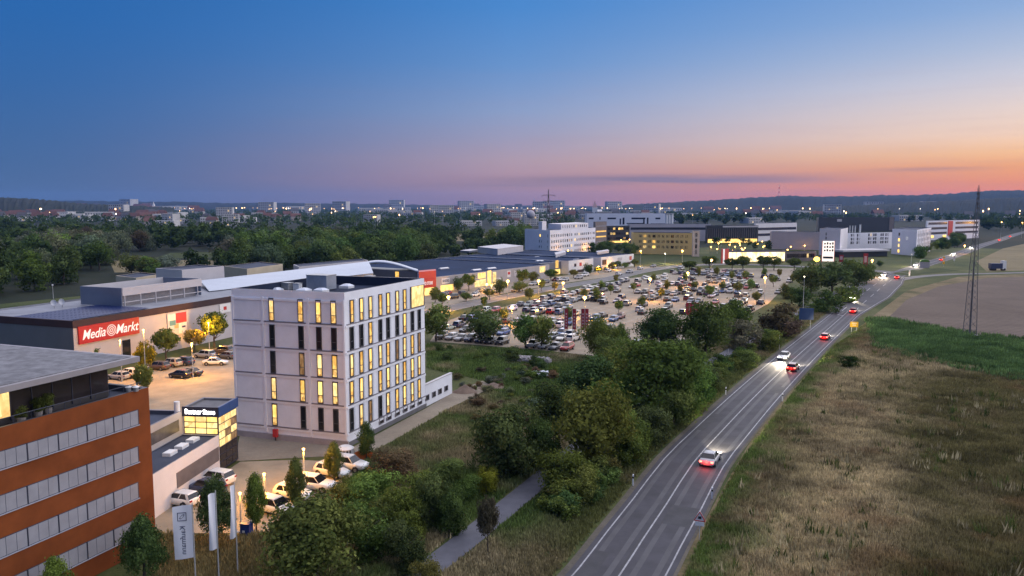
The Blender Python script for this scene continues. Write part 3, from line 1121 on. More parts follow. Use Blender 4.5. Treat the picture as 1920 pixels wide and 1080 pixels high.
for px, pb, pt, hw, lb, tn in [(818, 640, 566, 34, 'round dark tree at the corner of the white block by the car park', 'mid'), (906, 642, 574, 42, 'wide round dark tree in the near row of the car park', 'dark'),
                               (985, 652, 578, 30, 'tree left of the red banners in the car park', 'mid'), (1016, 655, 588, 30, 'bushy tree just left of the red banners', 'mid'),
                               (1122, 672, 590, 38, 'broad tree right of the red banners', 'mid'), (1165, 660, 600, 16, 'slim pointed tree right of the red banners', 'mid'),
                               (1238, 668, 574, 46, 'broad dark tree behind the largest tree', 'dark'), (1322, 678, 560, 52, 'dark tree standing before the red board', 'dark'),
                               (1378, 640, 552, 34, 'tree right of the red board', 'mid')]:
    plant_px('broad', tn, 'near' if px > 1100 else 'mid', px, pb, pt, hw, lb, k=px % 3, shade=1.1)
for px, pb, pt, hw, lb, tn in [(1390, 655, 590, 40, 'grey-green tree over the upper end of the cycle path', 'silver'), (1452, 628, 562, 40, 'brown-green shrub left of the blue sign', 'rust'),
                               (1478, 632, 590, 26, 'brown shrub left below the blue sign', 'rust')]:
    plant_px('shrub', tn, 'mid', px, pb, pt, hw, lb, k=px % 3, shade=1.0)
plant_px('shrub', 'dark', 'mid', 1591, 690, 663, 18, 'lone round dark bush in the dry meadow', k=1, shade=.5)
for i, (px, pb, pt, hw) in enumerate([(1520, 552, 490, 30), (1560, 550, 482, 36), (1602, 545, 484, 30), (1625, 530, 492, 18), (1478, 560, 534, 18), (1500, 575, 530, 22), (1548, 585, 540, 30), (1590, 566, 532, 26)]):
    nm = ['leftmost tall', 'tallest', 'second tall', 'rightmost slim', 'leftmost low', 'second low', 'broad low', 'rightmost low'][i]
    plant_px('broad' if i < 4 else 'shrub', 'dark', 'mid', px, pb, pt, hw, nm + ' dark tree of the clump left of the junction', k=i % 3)

for px, pb, pt, hw, lb, tn in [(850, 1000, 905, 36, 'dark shrub closest to the left edge of the cycle path', 'dark'), (790, 955, 872, 40, 'green shrub behind the tall dark one by the path', 'mid'), (765, 1070, 962, 48, 'dark shrub at the bottom between leafy tree and path', 'dark'),
                               (650, 945, 890, 36, 'olive shrub just below the nearest white cars', 'olive'), (730, 1000, 915, 42, 'green shrub in the middle of the thicket below the cars', 'mid'), (840, 905, 850, 36, 'low shrub above the small yellow-green one', 'mid')]:
    plant_px('shrub', tn, 'near', px, pb, pt, hw, lb, k=px % 3, shade=.95)
for px, pb, pt, hw, lb, tn in [(1182, 850, 745, 46, 'green shrub tree right of the broad yellow-green crown', 'mid'), (1222, 832, 752, 42, 'dark shrub tree on the road side of the hedge', 'dark'), (1262, 800, 706, 48, 'tall green shrub tree beside the road verge', 'mid'),
                               (1302, 765, 684, 42, 'green shrub tree where the hedge narrows', 'mid'), (1332, 730, 676, 28, 'small dark shrub beside the upper cycle path', 'dark'), (1012, 875, 772, 48, 'dark bushy tree left of the broad yellow-green crown', 'dark'),
                               (1046, 805, 700, 54, 'dark tree behind the broad yellow-green crown', 'dark'), (1125, 745, 642, 54, 'green tree left of the largest dark crown', 'mid'), (1192, 708, 628, 48, 'green tree behind the largest dark crown', 'mid'),
                               (1262, 702, 622, 52, 'dark tree right behind the largest dark crown', 'dark'), (1150, 690, 622, 40, 'tree between the car park and the largest dark crown', 'mid'), (1080, 940, 868, 44, 'olive shrub at the lower end of the hedge', 'olive'),
                               (1400, 690, 648, 24, 'green shrub beside the thin steel post', 'mid'), (1440, 655, 615, 26, 'green shrub left of the oncoming white car', 'mid')]:
    plant_px('shrub', tn, 'near', px, pb, pt, hw, lb, k=px % 3, shade=.95)

# --- hedgerow between path and road, verge shrubs
hed = [(1005, 960), (1110, 900), (1200, 850), (1290, 790), (1330, 745), (1400, 690), (1500, 612), (1560, 572), (1600, 548), (1560, 580), (1480, 640), (1400, 700), (1300, 790), (1220, 850), (1130, 930), (1050, 985)]
for q in scatter(hed, 190, 90, .6):
    d = float(dline(np.array([q]), ROAD)[0])
    if d > -7.0 or abs(float(dline(np.array([q]), PATHL)[0])) < 2.4:
        continue
    s = rng.uniform(1.4, 3.4)
    plant('shrub', rng.choice(['mid', 'dark', 'olive']), 'mid', q, s, s * rng.uniform(1.0, 1.5), 'green shrub in the hedgerow between cycle path and road', 'hedgerow shrubs along the road', shade=.9)
for i_, c_ in enumerate(ROAD):
    if not 112 < c_.y < 262:
        continue
    for j_ in range(2):
        t_ = (ROAD[i_ + 1] - c_).normalized()
        q = c_ + t_ * rng.uniform(0, 5) - Vector((t_.y, -t_.x)) * (wid[i_] + rng.uniform(3.4, 6.5))
        if abs(float(dline(np.array([tuple(q)]), PATHL)[0])) < 2.6 or (q - G(1513, 618)).length < 7:
            continue
        s = rng.uniform(1.5, 3.2)
        plant('shrub', rng.choice(['mid', 'mid', 'olive', 'dark']), 'mid', q, s, s * rng.uniform(1.1, 1.6), 'low green verge shrub in the strip beside the road edge', 'verge shrubs beside the road', shade=1.0)
mead = [(720, 940), (900, 880), (880, 760), (850, 700), (1000, 690), (1120, 700), (1050, 760), (880, 860), (860, 960), (700, 1050), (650, 1000)]
for q in scatter(mead, 90, 90, .6):
    if abs(float(dline(np.array([q]), PATHL)[0])) < 3.0:
        continue
    s = rng.uniform(.7, 1.7)
    plant('shrub', rng.choice(['mid', 'dark', 'silver', 'rust']), 'mid', q, s, s * rng.uniform(1.2, 2.0), 'low wild bush on the rough ground right of the white block', 'low bushes on the rough ground')
edge_l = [(820, 650), (1120, 682), (1200, 680), (1290, 670), (1200, 720), (1000, 690), (830, 680)]
for q in scatter(edge_l, 26, 120, .5):
    s = rng.uniform(1.0, 2.4)
    plant('shrub', rng.choice(['mid', 'dark']), 'mid', q, s, s * rng.uniform(1.2, 1.7), 'dark shrub behind the front row of the car park', 'shrubs behind the car park')

# --- car park trees
lots = [(908, 580, 557, 9), (945, 605, 575, 12), (1040, 548, 545, 8), (1065, 606, 0, 10), (992, 566, 0, 9), (1118, 566, 0, 10), (1160, 588, 0, 11), (1095, 560, 0, 8), (1240, 563, 0, 13), (1203, 577, 0, 10),
        (1275, 553, 0, 10), (1302, 545, 0, 13), (1330, 560, 0, 12), (1355, 548, 0, 10), (1383, 553, 0, 12), (1408, 545, 0, 11), (1450, 538, 0, 9), (1486, 530, 0, 9), (1343, 522, 0, 9), (1372, 524, 0, 9),
        (1398, 528, 0, 9), (1433, 520, 0, 9), (1461, 522, 0, 9), (1310, 518, 0, 9), (1285, 530, 0, 10), (1250, 545, 0, 9), (1188, 548, 0, 9), (1128, 545, 0, 8), (1155, 532, 0, 9), (1225, 530, 0, 8), (1145, 553, 0, 8), (1470, 548, 0, 10), (1418, 572, 0, 9)]
for i, (px, pb, pt, hw) in enumerate(lots):
    p = G(px, pb)
    h = rng.uniform(3.2, 5.2)
    plant('broad' if i % 2 else 'ball', 'olive' if i % 3 else 'mid', 'mid', p, h, h * rng.uniform(.6, .85), 'small round tree planted between the rows of the car park', 'small trees in the car park', shade=1.25)
for i, (px, pb, pt, hw) in enumerate([(1293, 508, 488, 12), (1330, 503, 478, 14), (1373, 505, 483, 13), (1393, 506, 478, 14), (1431, 506, 477, 13), (1451, 507, 479, 13), (1489, 506, 482, 11)]):
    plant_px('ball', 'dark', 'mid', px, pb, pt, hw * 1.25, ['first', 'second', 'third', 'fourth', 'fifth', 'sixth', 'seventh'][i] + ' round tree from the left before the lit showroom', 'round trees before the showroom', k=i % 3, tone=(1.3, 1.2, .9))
for i, (px, pb, pt, hw) in enumerate([(859, 546, 518, 10), (879, 545, 511, 13), (816, 567, 536, 10), (829, 575, 548, 12), (874, 565, 545, 10), (918, 562, 540, 11), (937, 551, 520, 12), (980, 538, 502, 12), (1000, 530, 508, 10), (1033, 526, 503, 12), (975, 548, 524, 14), (1075, 521, 504, 9), (1103, 515, 493, 10), (1122, 512, 499, 8), (1148, 507, 490, 7), (1158, 506, 488, 7), (1171, 503, 490, 7), (1190, 501, 485, 8), (1136, 509, 500, 6), (1015, 546, 522, 8)]):
    plant_px('ball' if i % 2 else 'broad', ['dark', 'mid', 'olive'][i % 3], 'mid', px, pb, pt, hw * 1.2, 'street tree standing before the long row of shops', 'street trees before the shops', k=i % 3, shade=1.1)

# --- the woods on the left and in the middle distance
BELT = []


def wood(px, n, hmin, hmax, label, group, tints, power=.3, lod='far', wr=(.8, 1.15)):
    for q in scatter(px, n, 150, power):
        h = rng.uniform(hmin, hmax)
        if lod == 'far':
            BELT.append((q[0], q[1], h, h * rng.uniform(*wr)))
            continue
        tn_ = rng.choice(tints)
        lb_ = label
        if label.startswith('tree'):
            lb_ = ('tall ' if h > hmin + .66 * (hmax - hmin) else 'middling ' if h > hmin + .33 * (hmax - hmin) else 'low ') + {'dark': 'dark green ', 'mid': 'fresh green ', 'silver': 'grey-green ', 'rust': 'brownish ', 'olive': 'olive '}[tn_] + label
        plant('broad' if rng.random() < .7 else 'shrub', tn_, lod, q, h, h * rng.uniform(*wr), lb_, group, shade=rng.uniform(.75, 1.15))


T1 = ['dark', 'dark', 'mid', 'silver']
wood([(-140, 580), (140, 555), (190, 520), (190, 500), (60, 470), (-200, 480)], 46, 12, 19, 'tree of the dense wood behind the solar roof at the left edge', 'trees behind the solar roof', T1, lod='mid')
wood([(120, 510), (205, 515), (280, 470), (160, 462), (60, 470)], 26, 14, 19, 'tall grey-green tree left of the pale stubble field', 'trees left of the stubble field', ['silver', 'silver', 'dark', 'rust'], lod='mid')
wood([(230, 522), (310, 520), (330, 512), (240, 513)], 7, 7, 10, 'rounded bush tree before the pale stubble field', 'bushes before the stubble field', ['silver', 'mid'], lod='mid', wr=(1.1, 1.5))
wood([(425, 520), (640, 515), (800, 500), (800, 470), (640, 462), (430, 474)], 105, 12, 19, 'tree of the wood behind the long pale roof', 'trees behind the long pale roof', T1, lod='mid')
wood([(800, 497), (980, 474), (985, 464), (800, 470)], 22, 8, 12, 'low tree behind the dark shop roof', 'trees behind the shop roof', T1)
wood([(915, 468), (985, 466), (985, 455), (925, 455)], 9, 15, 20, 'tall dark tree left of the white office block', 'tall trees beside the white office', ['dark', 'mid'], lod='mid')
wood([(160, 470), (430, 471), (430, 450), (100, 450)], 44, 12, 18, 'tree of the wood beyond the stubble field', 'trees beyond the stubble field', T1)
wood([(640, 461), (900, 452), (900, 444), (430, 446), (430, 462)], 46, 10, 16, 'tree of the belt beyond the long pale roof', 'tree belt beyond the roofs', T1)
wood([(-300, 470), (120, 468), (100, 440), (-300, 440)], 40, 12, 18, 'tree of the wood at the far left', 'trees at the far left', T1)
wood([(1110, 478), (1180, 488), (1195, 480), (1185, 468), (1110, 466)], 18, 6, 9, 'dark tree between the white office and the yellow building', 'trees between the offices', ['dark'], lod='mid')
wood([(1745, 478), (1800, 462), (1815, 452), (1790, 448), (1745, 466), (1700, 492), (1735, 490)], 26, 5, 9, 'dark roadside tree right of the white blocks', 'roadside trees by the white blocks', ['dark', 'mid'], lod='mid')
wood([(1840, 434), (1900, 430), (1910, 424), (1840, 424)], 14, 12, 17, 'dark tree beside the far end of the road', 'trees at the far end of the road', ['dark'])
wood([(1560, 512), (1625, 512), (1660, 505), (1660, 497), (1560, 495)], 10, 2.5, 4, 'low bush near the junction', 'bushes near the junction', ['dark', 'mid'], lod='mid')
wood([(1265, 424), (1500, 420), (1500, 412), (1265, 412)], 40, 12, 18, 'dark tree behind the striped dark hall', 'trees behind the striped hall', ['dark'])
wood([(1500, 422), (1840, 418), (1900, 408), (1500, 408)], 46, 10, 16, 'dark tree far behind the white blocks', 'trees far behind the white blocks', ['dark'])

T2 = ['dark']
wood([(-300, 560), (150, 545), (200, 515), (190, 470), (-300, 470)], 110, 9, 15, '', '', T2)
wood([(300, 512), (800, 500), (830, 470), (640, 460), (440, 476), (430, 498)], 150, 9, 14, '', '', T2)
wood([(-300, 470), (430, 471), (430, 440), (-300, 440)], 130, 10, 15, '', '', T2)
wood([(430, 470), (900, 462), (900, 455), (820, 453), (820, 440), (430, 448)], 110, 9, 14, '', '', T2)
wood([(1340, 470), (1530, 476), (1530, 462), (1340, 455)], 14, 4, 7, '', '', T2)
# belts beyond the individual trees, and woods so far off that they read as one mass
bb = np.array(BELT)
clouds = [crown_cloud('broad', 300, 600 + i_, 24) for i_ in range(4)]
VV, NN, SS, TT = [], [], [], []
for i_, (x_, y_, h_, w_) in enumerate(BELT):
    cp_, cn_k, ct_ = clouds[i_ % 4]
    a_ = rng.uniform(0, 6.28)
    c_, s_ = math.cos(a_), math.sin(a_)
    VV.append(np.stack([(cp_[:, 0] * c_ - cp_[:, 1] * s_) * w_ + x_, (cp_[:, 0] * s_ + cp_[:, 1] * c_) * w_ + y_, cp_[:, 2] * h_], 1))
    NN.append(np.stack([cn_k[:, 0] * c_ - cn_k[:, 1] * s_, cn_k[:, 0] * s_ + cn_k[:, 1] * c_, cn_k[:, 2]], 1))
    SS.append(np.full(len(cp_), h_ * .085))
    TT.append(ct_ * .8 + rng.uniform(-.2, .35))
me = leaf_mesh('tree_belts', np.concatenate(VV), np.concatenate(NN), np.concatenate(SS), np.concatenate(TT), M_LEAF['dark'])
tag(put('tree_belts', me), 'dark belts of trees beyond the fields and the roofs', 'woodland', kind='stuff')
pts_, nrm_, tone_ = [], [], []
bx, bn, bt = crown_cloud('broad', 90, 991, 14)
zone = []
for px, n, lo, hi in [([(-900, 438), (2700, 432), (3000, 405), (-1200, 407)], 3200, 10, 16), ([(-900, 408), (2700, 406), (2900, 397), (-1200, 398)], 3600, 10, 17), ([(-600, 399), (2500, 399), (2500, 395.2), (-600, 395.2)], 3600, 12, 20)]:
    q = scatter(px, n, 300, 0.0)
    ff = fbm(q[:, 0], q[:, 1], 0.0045, 88)
    q = q[ff > 0.34]
    h_ = nr.uniform(lo, hi, len(q))
    zone.append((q, h_))
q = np.concatenate([z[0] for z in zone])
hh = np.concatenate([z[1] for z in zone])
px_ = 960 + FPX * q[:, 0] / q[:, 1]
keep = ~((px_ > 1090) & (px_ < 1850) & (q[:, 1] < 1500))
keep &= ~((px_ > 830) & (px_ < 1000) & (q[:, 1] < 900))
q, hh = q[keep], hh[keep]
n = len(q)
k = 30
sel = nr.integers(0, 90, (n, k))
ang = nr.random(n) * 6.28
bp = bx[sel]
ca_, sa_ = np.cos(ang)[:, None], np.sin(ang)[:, None]
wx = (bp[..., 0] * ca_ - bp[..., 1] * sa_) * hh[:, None] * 1.3
wy = (bp[..., 0] * sa_ + bp[..., 1] * ca_) * hh[:, None] * 1.3
V = np.stack([wx + q[:, :1], wy + q[:, 1:], bp[..., 2] * hh[:, None]], -1).reshape(-1, 3)
size = np.repeat(hh * 0.17, k)
me = leaf_mesh('far_woods', V, bn[sel].reshape(-1, 3), size, np.repeat(nr.random(n) * .7, k) + nr.normal(0, .1, n * k), M_LEAF['dark'])
tag(put('far_woods', me), 'far woods and tree lines reaching to the horizon', 'woodland', kind='stuff')


# ================================================================== buildings
def facade_dir(A, B):
    """unit vector along a wall (left to right seen from outside) and the outward normal"""
    d = (B - A).normalized()
    return d, Vector((d.y, -d.x))


WIN = {}
LOWP = {}


def win_mesh(kind, m, z0=0.0, z1=1.0, bar=None, fw=0.07):
    """unit window: x 0..1 along the wall, z 0..1 up, -y outward; frame proud, pane set back"""
    k = (kind, m.name, z0, z1, bar, fw)
    if k in WIN:
        return WIN[k]
    mb = MB()
    if kind == 'pane':
        mb.add([(0, 0.25, z0), (1, 0.25, z0), (1, 0.25, z1), (0, 0.25, z1)], [(0, 1, 2, 3)])
    else:
        f = fw
        for x0, x1, a, c in ((0, 1, 0, f * .5), (0, 1, 1 - f * .5, 1), (0, f, f * .5, 1 - f * .5), (1 - f, 1, f * .5, 1 - f * .5)):
            mb.box(x0, x1, -0.6, 0.6, a, c)
        if bar:
            mb.box(f, 1 - f, -0.3, 0.5, bar - .015, bar + .015)
    WIN[k] = mb.mesh('window', m)
    return WIN[k]


def window(parent, O, d, u, z, w, h, pane, frame=None, bar=None, name='window', proud=0.04, fw=0.07):
    """u metres along the wall from O (relative to the parent), z up; a framed window carries its panes as sub-parts"""
    n = Vector((d.y, -d.x))
    p = O + d * u + n * proud
    o = put(name, win_mesh('frame', frame, bar=bar, fw=fw) if frame else win_mesh('pane', pane), parent, (p.x, p.y, z), math.atan2(d.y, d.x), (w, 0.12, h))
    if frame:
        put('pane', win_mesh('pane', pane, bar or 0.0, 1.0), o)
        if bar:
            put('pane', win_mesh('pane', LOWP.get(pane.name, pane), 0.0, bar), o)
    return o


def wall_box(name, m, parent, O, d, u0, u1, t0, t1, z0, z1):
    """box along a wall: u along, t outward (positive) of the wall plane"""
    n = Vector((d.y, -d.x))
    c = [O + d * u + n * t for u, t in ((u0, t1), (u1, t1), (u1, t0), (u0, t0))]
    mb = MB()
    mb.prism([(p.x, p.y) for p in c], z0, z1, bottom=True)
    return mb.build(name, m, parent)


def inset(poly, d):
    n = len(poly)
    c = sum(poly, Vector((0, 0))) / n
    return [p + (c - p).normalized() * d for p in poly]


def shell(b, poly, z0, z1, wall, roof, parapet=0.5, coping=None, name='wall'):
    """walls with a parapet, a roof deck sunk behind it and a coping strip"""
    mb = MB()
    n = len(poly)
    ins = inset(poly, 0.45)
    mb.prism(poly, z0, z1, top=False)
    w = mb.build(name, wall, b)
    a = sum(poly[i].x * poly[(i + 1) % n].y - poly[(i + 1) % n].x * poly[i].y for i in range(n))
    P = poly if a > 0 else poly[::-1]
    I = ins if a > 0 else ins[::-1]
    cm = MB()
    cm.add([(p.x, p.y, z1) for p in P] + [(p.x, p.y, z1) for p in I] + [(p.x, p.y, z1 - parapet) for p in I],
           [(i, (i + 1) % n, n + (i + 1) % n, n + i) for i in range(n)])
    cm.build('coping', coping or wall, b)
    pm = MB()
    pm.add([(p.x, p.y, z1) for p in I] + [(p.x, p.y, z1 - parapet) for p in I], [(i, (i + 1) % n, n + (i + 1) % n, n + i) for i in range(n)])
    pm.build('parapet', roof, b)
    rm = MB()
    rm.add([(p.x, p.y, z1 - parapet) for p in I], [tuple(range(n))])
    rm.build('roof', roof, b)
    return w


def quadpts(A, Cn, B):
    """plan of a block from the left end, near corner and right end of its two visible walls"""
    return [A, Cn, B, A + B - Cn]


ZERO = Vector((0, 0))
# ------------------------------------------------------------------ white block of flats / hotel
M_HW = mat('white_render', (0.79, 0.80, 0.835), 0.85, 0.09, 0.22, bump_=0.05, detail=7)
M_HP = mat('white_render_panel', (0.76, 0.77, 0.81), 0.85, 0.06, 0.5)
M_SILL = mat('grey_sill', (0.2, 0.19, 0.21), 0.6, 0.1, 1.0)
M_LIT = [lit_mat('lit_room_a', (1.0, 0.66, 0.2), 2.3, 1.3, .5, 0.0), lit_mat('lit_room_b', (1.0, 0.72, 0.3), 1.9, 1.7, .3, 4.0), lit_mat('lit_room_c', (1.0, 0.58, 0.14), 1.6, 2.2, .25, 9.0)]
M_LOW = lit_mat('lit_room_low', (1.0, 0.62, 0.2), 1.7, 3.4, .02, 6.0)
LOWP.update({m_.name: M_LOW for m_ in M_LIT})
M_DIM = lit_mat('dim_room', (0.9, 0.5, 0.2), 0.42, 2.4, .12, 2.0)
hC, hL, hR = G(652, 838), G(444, 816), G(798, 763)
hz = 19.5
b = thing('hotel_building', 'white six-storey block with tall lit slit windows', 'building', (hC.x, hC.y, 0))
pl = quadpts(hL - hC, ZERO, hR - hC)
shell(b, pl, 0.0, hz, M_HW, mat('hotel_roof', (0.022, 0.03, 0.055), 0.9, 0.25, .3, spec=.1), 1.3, M_SILL)
dl, _ = facade_dir(hL, hC)
dr_, _ = facade_dir(hC, hR)
OL = hL - hC
WL, WR = (hC - hL).length, (hR - hC).length
# floors: the sill lines measured at the near corner
floors = [ZZ(hC, y) for y in (812, 761, 710.5, 659.5, 609)]
fh = (floors[-1] - floors[0]) / 4
litL = [[1, 0, 0, 0], [1, 1, 1, 1], [0, 2, 1, 1], [0, 0, 0, 0], [1, 1, 1, 1]]
xsL = [504, 562, 597, 626]
colsL = [WL - (647 - x) / 225 * WL for x in xsL]
bands = [(0.28, WL * .26), (WL * .295, WL * .665), (WL * .70, WL - .35)]
for r_i, z in enumerate(floors):
    for (u0, u1) in bands:
        # raised frame strips leave each field recessed; grey sill below it
        wall_box('sill', M_SILL, b, OL, dl, u0, u1, 0.0, 0.16, z - .13, z)
        wall_box('field_panel', M_HP, b, OL, dl, u0, u1, 0.0, 0.03, z + .02, z + fh - .42)
    for k_, u in enumerate(colsL):
        s = litL[r_i][k_]
        pm = M_LIT[(r_i + k_) % 3] if s == 1 else (M_DIM if s == 2 else M_DWIN)
        window(b, OL, dl, u - .36, z + .03, .74, fh - .5, pm, M_FRAME, 0.36, proud=.09, fw=.09)
ribs = [0.0, WL * .277, WL * .68, WL - .3]
for u in ribs:
    wall_box('pilaster', M_HW, b, OL, dl, u + .02, u + .27, 0.0, 0.14, 0.9, hz - .9)
for z in floors + [floors[-1] + fh - .38]:
    wall_box('string_course', M_HW, b, OL, dl, .3, WL - .32, 0.0, 0.12, z - .42, z - .14)
xsR = [657.5, 675.5, 692.5, 711, 725.5, 742.5, 756.5, 771, 784]
litR = [[0, 1, 2, 0, 1, 1, 1, 1, 1], [1, 1, 1, 1, 1, 1, 1, 1, 1], [1, 1, 1, 1, 1, 2, 1, 1, 2], [0, 0, 1, 0, 0, 0, 1, 0, 0], [1, 1, 1, 1, 1, 1, 1, 3, 3]]
for r_i, z in enumerate(floors):
    zs = z
    wall_box('sill', M_SILL, b, ZERO, dr_, .3, WR - .3, 0.0, 0.14, z - .12, z)
    wall_box('string_course', M_HW, b, ZERO, dr_, .02, WR - .02, 0.0, 0.1, z - .45, z - .13)
    for k_, x in enumerate(xsR):
        s = litR[r_i][k_]
        if s == 3:
            continue
        u = along(hC, dr_, x + 1.5, z + 1)
        pm = M_LIT[(2 * r_i + k_) % 3] if s == 1 else (M_DIM if s == 2 else M_DWIN)
        window(b, ZERO, dr_, u - .42, z + .03, .8, fh - .5, pm, M_FRAME, 0.36, proud=.08, fw=.09)
        if k_ < 8:
            wall_box('pilaster', M_HP, b, ZERO, dr_, u + .75, u + 1.05, 0.0, 0.06, z + .03, z + fh - .46)
u0 = along(hC, dr_, 769, 17)
u1 = WR - .25
wo = window(b, ZERO, dr_, u0, floors[-1] + .02, u1 - u0, fh - .35, M_LIT[1], M_FRAME, None, 'corner_window', .1, .03)
# plinth, basement windows and the low terrace wall that runs on behind
wall_box('plinth', mat('plinth_grey', (0.3, 0.28, 0.29), .8, .12, .8), b, OL, dl, 0.01, WL + .2, 0.0, 0.22, 0.0, .75)
terr = G(843, 737) - hC
ue = terr.length
M_CONC = mat('pale_concrete', (0.5, 0.48, 0.48), .85, .1, .5)
for q in (1257, 1313, 1377, 1435, 1490, 1545, 1600, 1650, 1695, 1742):
    x = 400 + q / 4
    u = along(hC, dr_, x, 1.2)
    if u < WR:
        window(b, ZERO, dr_, u - .6, .85, 1.25, .85, M_DWIN, M_SILL, None, 'basement_window', .08, .1)
wall_box('plinth', mat('plinth_dark', (0.14, 0.135, 0.14), .8, .12, .8), b, ZERO, dr_, 0.0, WR, 0.0, 0.18, 0.0, .55)
tw = thing('terrace_wall', 'low white wall with small square openings beside the block', 'wall', (hR.x, hR.y, 0))
tl = ue - WR
wall_box('wall', M_HW, tw, ZERO, dr_, .05, tl, -.4, 0.0, 0, 3.3)
wall_box('wall_cap', M_CONC, tw, ZERO, dr_, .05, tl + .05, -.45, .06, 3.3, 3.42)
for q in (1600, 1650, 1695, 1742):
    u = along(hC, dr_, 400 + q / 4, 1.2) - WR
    window(tw, ZERO, dr_, u - .5, .9, 1.2, .85, M_DWIN, M_SILL, None, 'wall_opening', .05, .1)
# things on the roof
M_ZINC = mat('zinc_sheet', (0.28, 0.31, 0.36), .45, .12, .6, metal=.3)


def rooftop(name, label, cat, px, py, z, w, dpt, h, m, base=hC, d=dr_):
    p = G(px, py, z)
    t = thing(name, label, cat, (p.x, p.y, z), math.atan2(d.y, d.x))
    mb = MB()
    mb.box(-w / 2, w / 2, -dpt / 2, dpt / 2, .12, h)
    mb.build('casing', m, t)
    f = MB()
    f.box(-w / 2 + .1, w / 2 - .1, -dpt / 2 + .1, dpt / 2 - .1, 0, .12)
    f.build('base', M_PLAST, t)
    mb = MB()
    mb.box(-w / 2 - .05, w / 2 + .05, -dpt / 2 - .05, dpt / 2 + .05, h, h + .08)
    mb.build('lid', M_STEEL, t)
    return t


rz_ = hz - 1.3
rooftop('stair_house', 'grey and brown boxy stair housing on the white block roof', 'rooftop box', 603, 543, rz_, 2.4, 3.4, 2.1, M_ZINC)
rooftop('vent_unit', 'small grey ventilation unit left on the white block roof', 'vent unit', 538, 545, rz_, 1.2, 1.4, 1.1, M_STEEL)
rooftop('vent_unit', 'white ventilation unit beside the stair housing', 'vent unit', 558, 545, rz_, .8, 1.0, 1.0, M_WHITE)
rooftop('vent_unit', 'dark ventilation unit at the right of the white block roof', 'vent unit', 694, 533, rz_, 1.2, 1.2, 1.3, M_ZINC)
for i, (px, py) in enumerate([(517, 547), (570, 548), (602, 548), (650, 540), (687, 528)]):
    p = G(px, py, rz_)
    t = thing('skylight', ['first', 'second', 'third', 'fourth', 'fifth'][i] + ' pale roof skylight from the left on the white block', 'skylight', (p.x, p.y, rz_), math.atan2(dr_.y, dr_.x), 'skylights on the white block')
    mb = MB()
    mb.box(-.8, .8, -.8, .8, 0, .35)
    mb.build('kerb', M_WHITE, t)
    mb = MB()
    mb.add([(-.8, -.8, .35), (.8, -.8, .35), (.8, .8, .35), (-.8, .8, .35), (-.35, -.35, .62), (.35, -.35, .62), (.35, .35, .62), (-.35, .35, .62)],
           [(4, 5, 6, 7), (0, 1, 5, 4), (1, 2, 6, 5), (2, 3, 7, 6), (3, 0, 4, 7)])
    mb.build('dome', mat('acrylic_dome', (.55, .6, .68), .25, 0), t)

# ------------------------------------------------------------------ orange brick office, left foreground
M_BRK = mat('orange_brick', (0.205, 0.057, 0.017), .9, .22, .35, bump_=.15, detail=9, spec=.12)
oC = G(293, 1020)
vR = (G(0, 1172) - oC).normalized()              # along the visible wall towards the viewer
od = -vR                                         # left to right along that wall
on = Vector((od.y, -od.x))
oback = -on
oH = ZZ(oC, 726)
LEN = 30.0
b = thing('office_building', 'orange brick office with ribbon windows and glazed top floor', 'building', (oC.x, oC.y, 0))
A0 = vR * LEN
pl = [A0, ZERO, oback * 22, A0 + oback * 22]
shell(b, pl, 0, oH, M_BRK, M_ROOFG, .55, mat('dark_coping', (.06, .06, .07), .5, .1))
M_BLIND = mat('lowered_blinds', (0.3, 0.3, 0.33), .35, .1, .8)
rows = [(768.5, 797), (836, 866), (902, 932), (968, 998)]
M_NAVY = mat('blue_black_frame', (0.03, 0.035, 0.06), .4, 0)
oxR = along(oC, od, 262, 10)
for (yt, yb) in rows:
    px_e = 258
    qq = oC + od * along(oC, od, 260, 8)
    z1, z0 = ZZ(qq, yt), ZZ(qq, yb)
    if z0 < 0.3:
        continue
    ue_ = along(oC, od, 260, (z0 + z1) / 2)
    # dark reveal behind, blinds as separate panes in groups of four between dark mullions
    wall_box('window_band', M_NAVY, b, ZERO, od, ue_ - 27, ue_, 0.0, 0.02, z0, z1)
    wall_box('band_sill', mat('pale_sill', (.36, .37, .42), .5, .1), b, ZERO, od, ue_ - 27, ue_ + .03, 0.0, 0.1, z0 - .07, z0)
    u = ue_ - .12
    k_ = 0
    while u > ue_ - 26:
        w = .82
        wall_box('blind_pane', M_BLIND, b, ZERO, od, u - w + .03, u, 0.02, 0.05 - .008 * (k_ % 3), z0 + .05 + (.0 if k_ % 5 else .0), z1 - .06)
        k_ += 1
        u -= w + (.1 if k_ % 3 == 0 else 0.0)
        if k_ % 3 == 0:
            wall_box('mullion', M_NAVY, b, ZERO, od, u + .02, u + .1, 0.02, 0.08, z0, z1)
zr = 17.15
tip = G(262, 668, zr)
t0 = tip - oC
M_TOPG = mat('bronze_glazing', (.032, .026, .026), .12, .3, .4)
setb = 2.0
p0 = t0 + vR * 1.6 + oback * setb
pp = [p0 + vR * 24, p0, p0 + oback * 14, p0 + vR * 24 + oback * 14]
mb = MB()
mb.prism(pp, oH - .5, zr - .45, top=False)
mb.build('top_floor', mat('top_floor_wall', (.05, .045, .045), .5, .15), b)
for i in range(13):
    u1_ = -.1 - i * 1.75
    lit = i in (5, 8, 11)
    wall_box('glazing_panel', M_LIT[1] if lit else M_TOPG, b, p0, od, u1_ - 1.68, u1_, 0.01, 0.05, oH + .05, zr - .55)
    wall_box('glazing_post', M_NAVY, b, p0, od, u1_ - 1.74, u1_ - 1.68, 0.0, 0.1, oH - .3, zr - .45)
rp = [t0 + vR * 28, t0, t0 + oback * 19, t0 + vR * 28 + oback * 19]
mb = MB()
mb.prism(rp, zr - .45, zr, bottom=True)
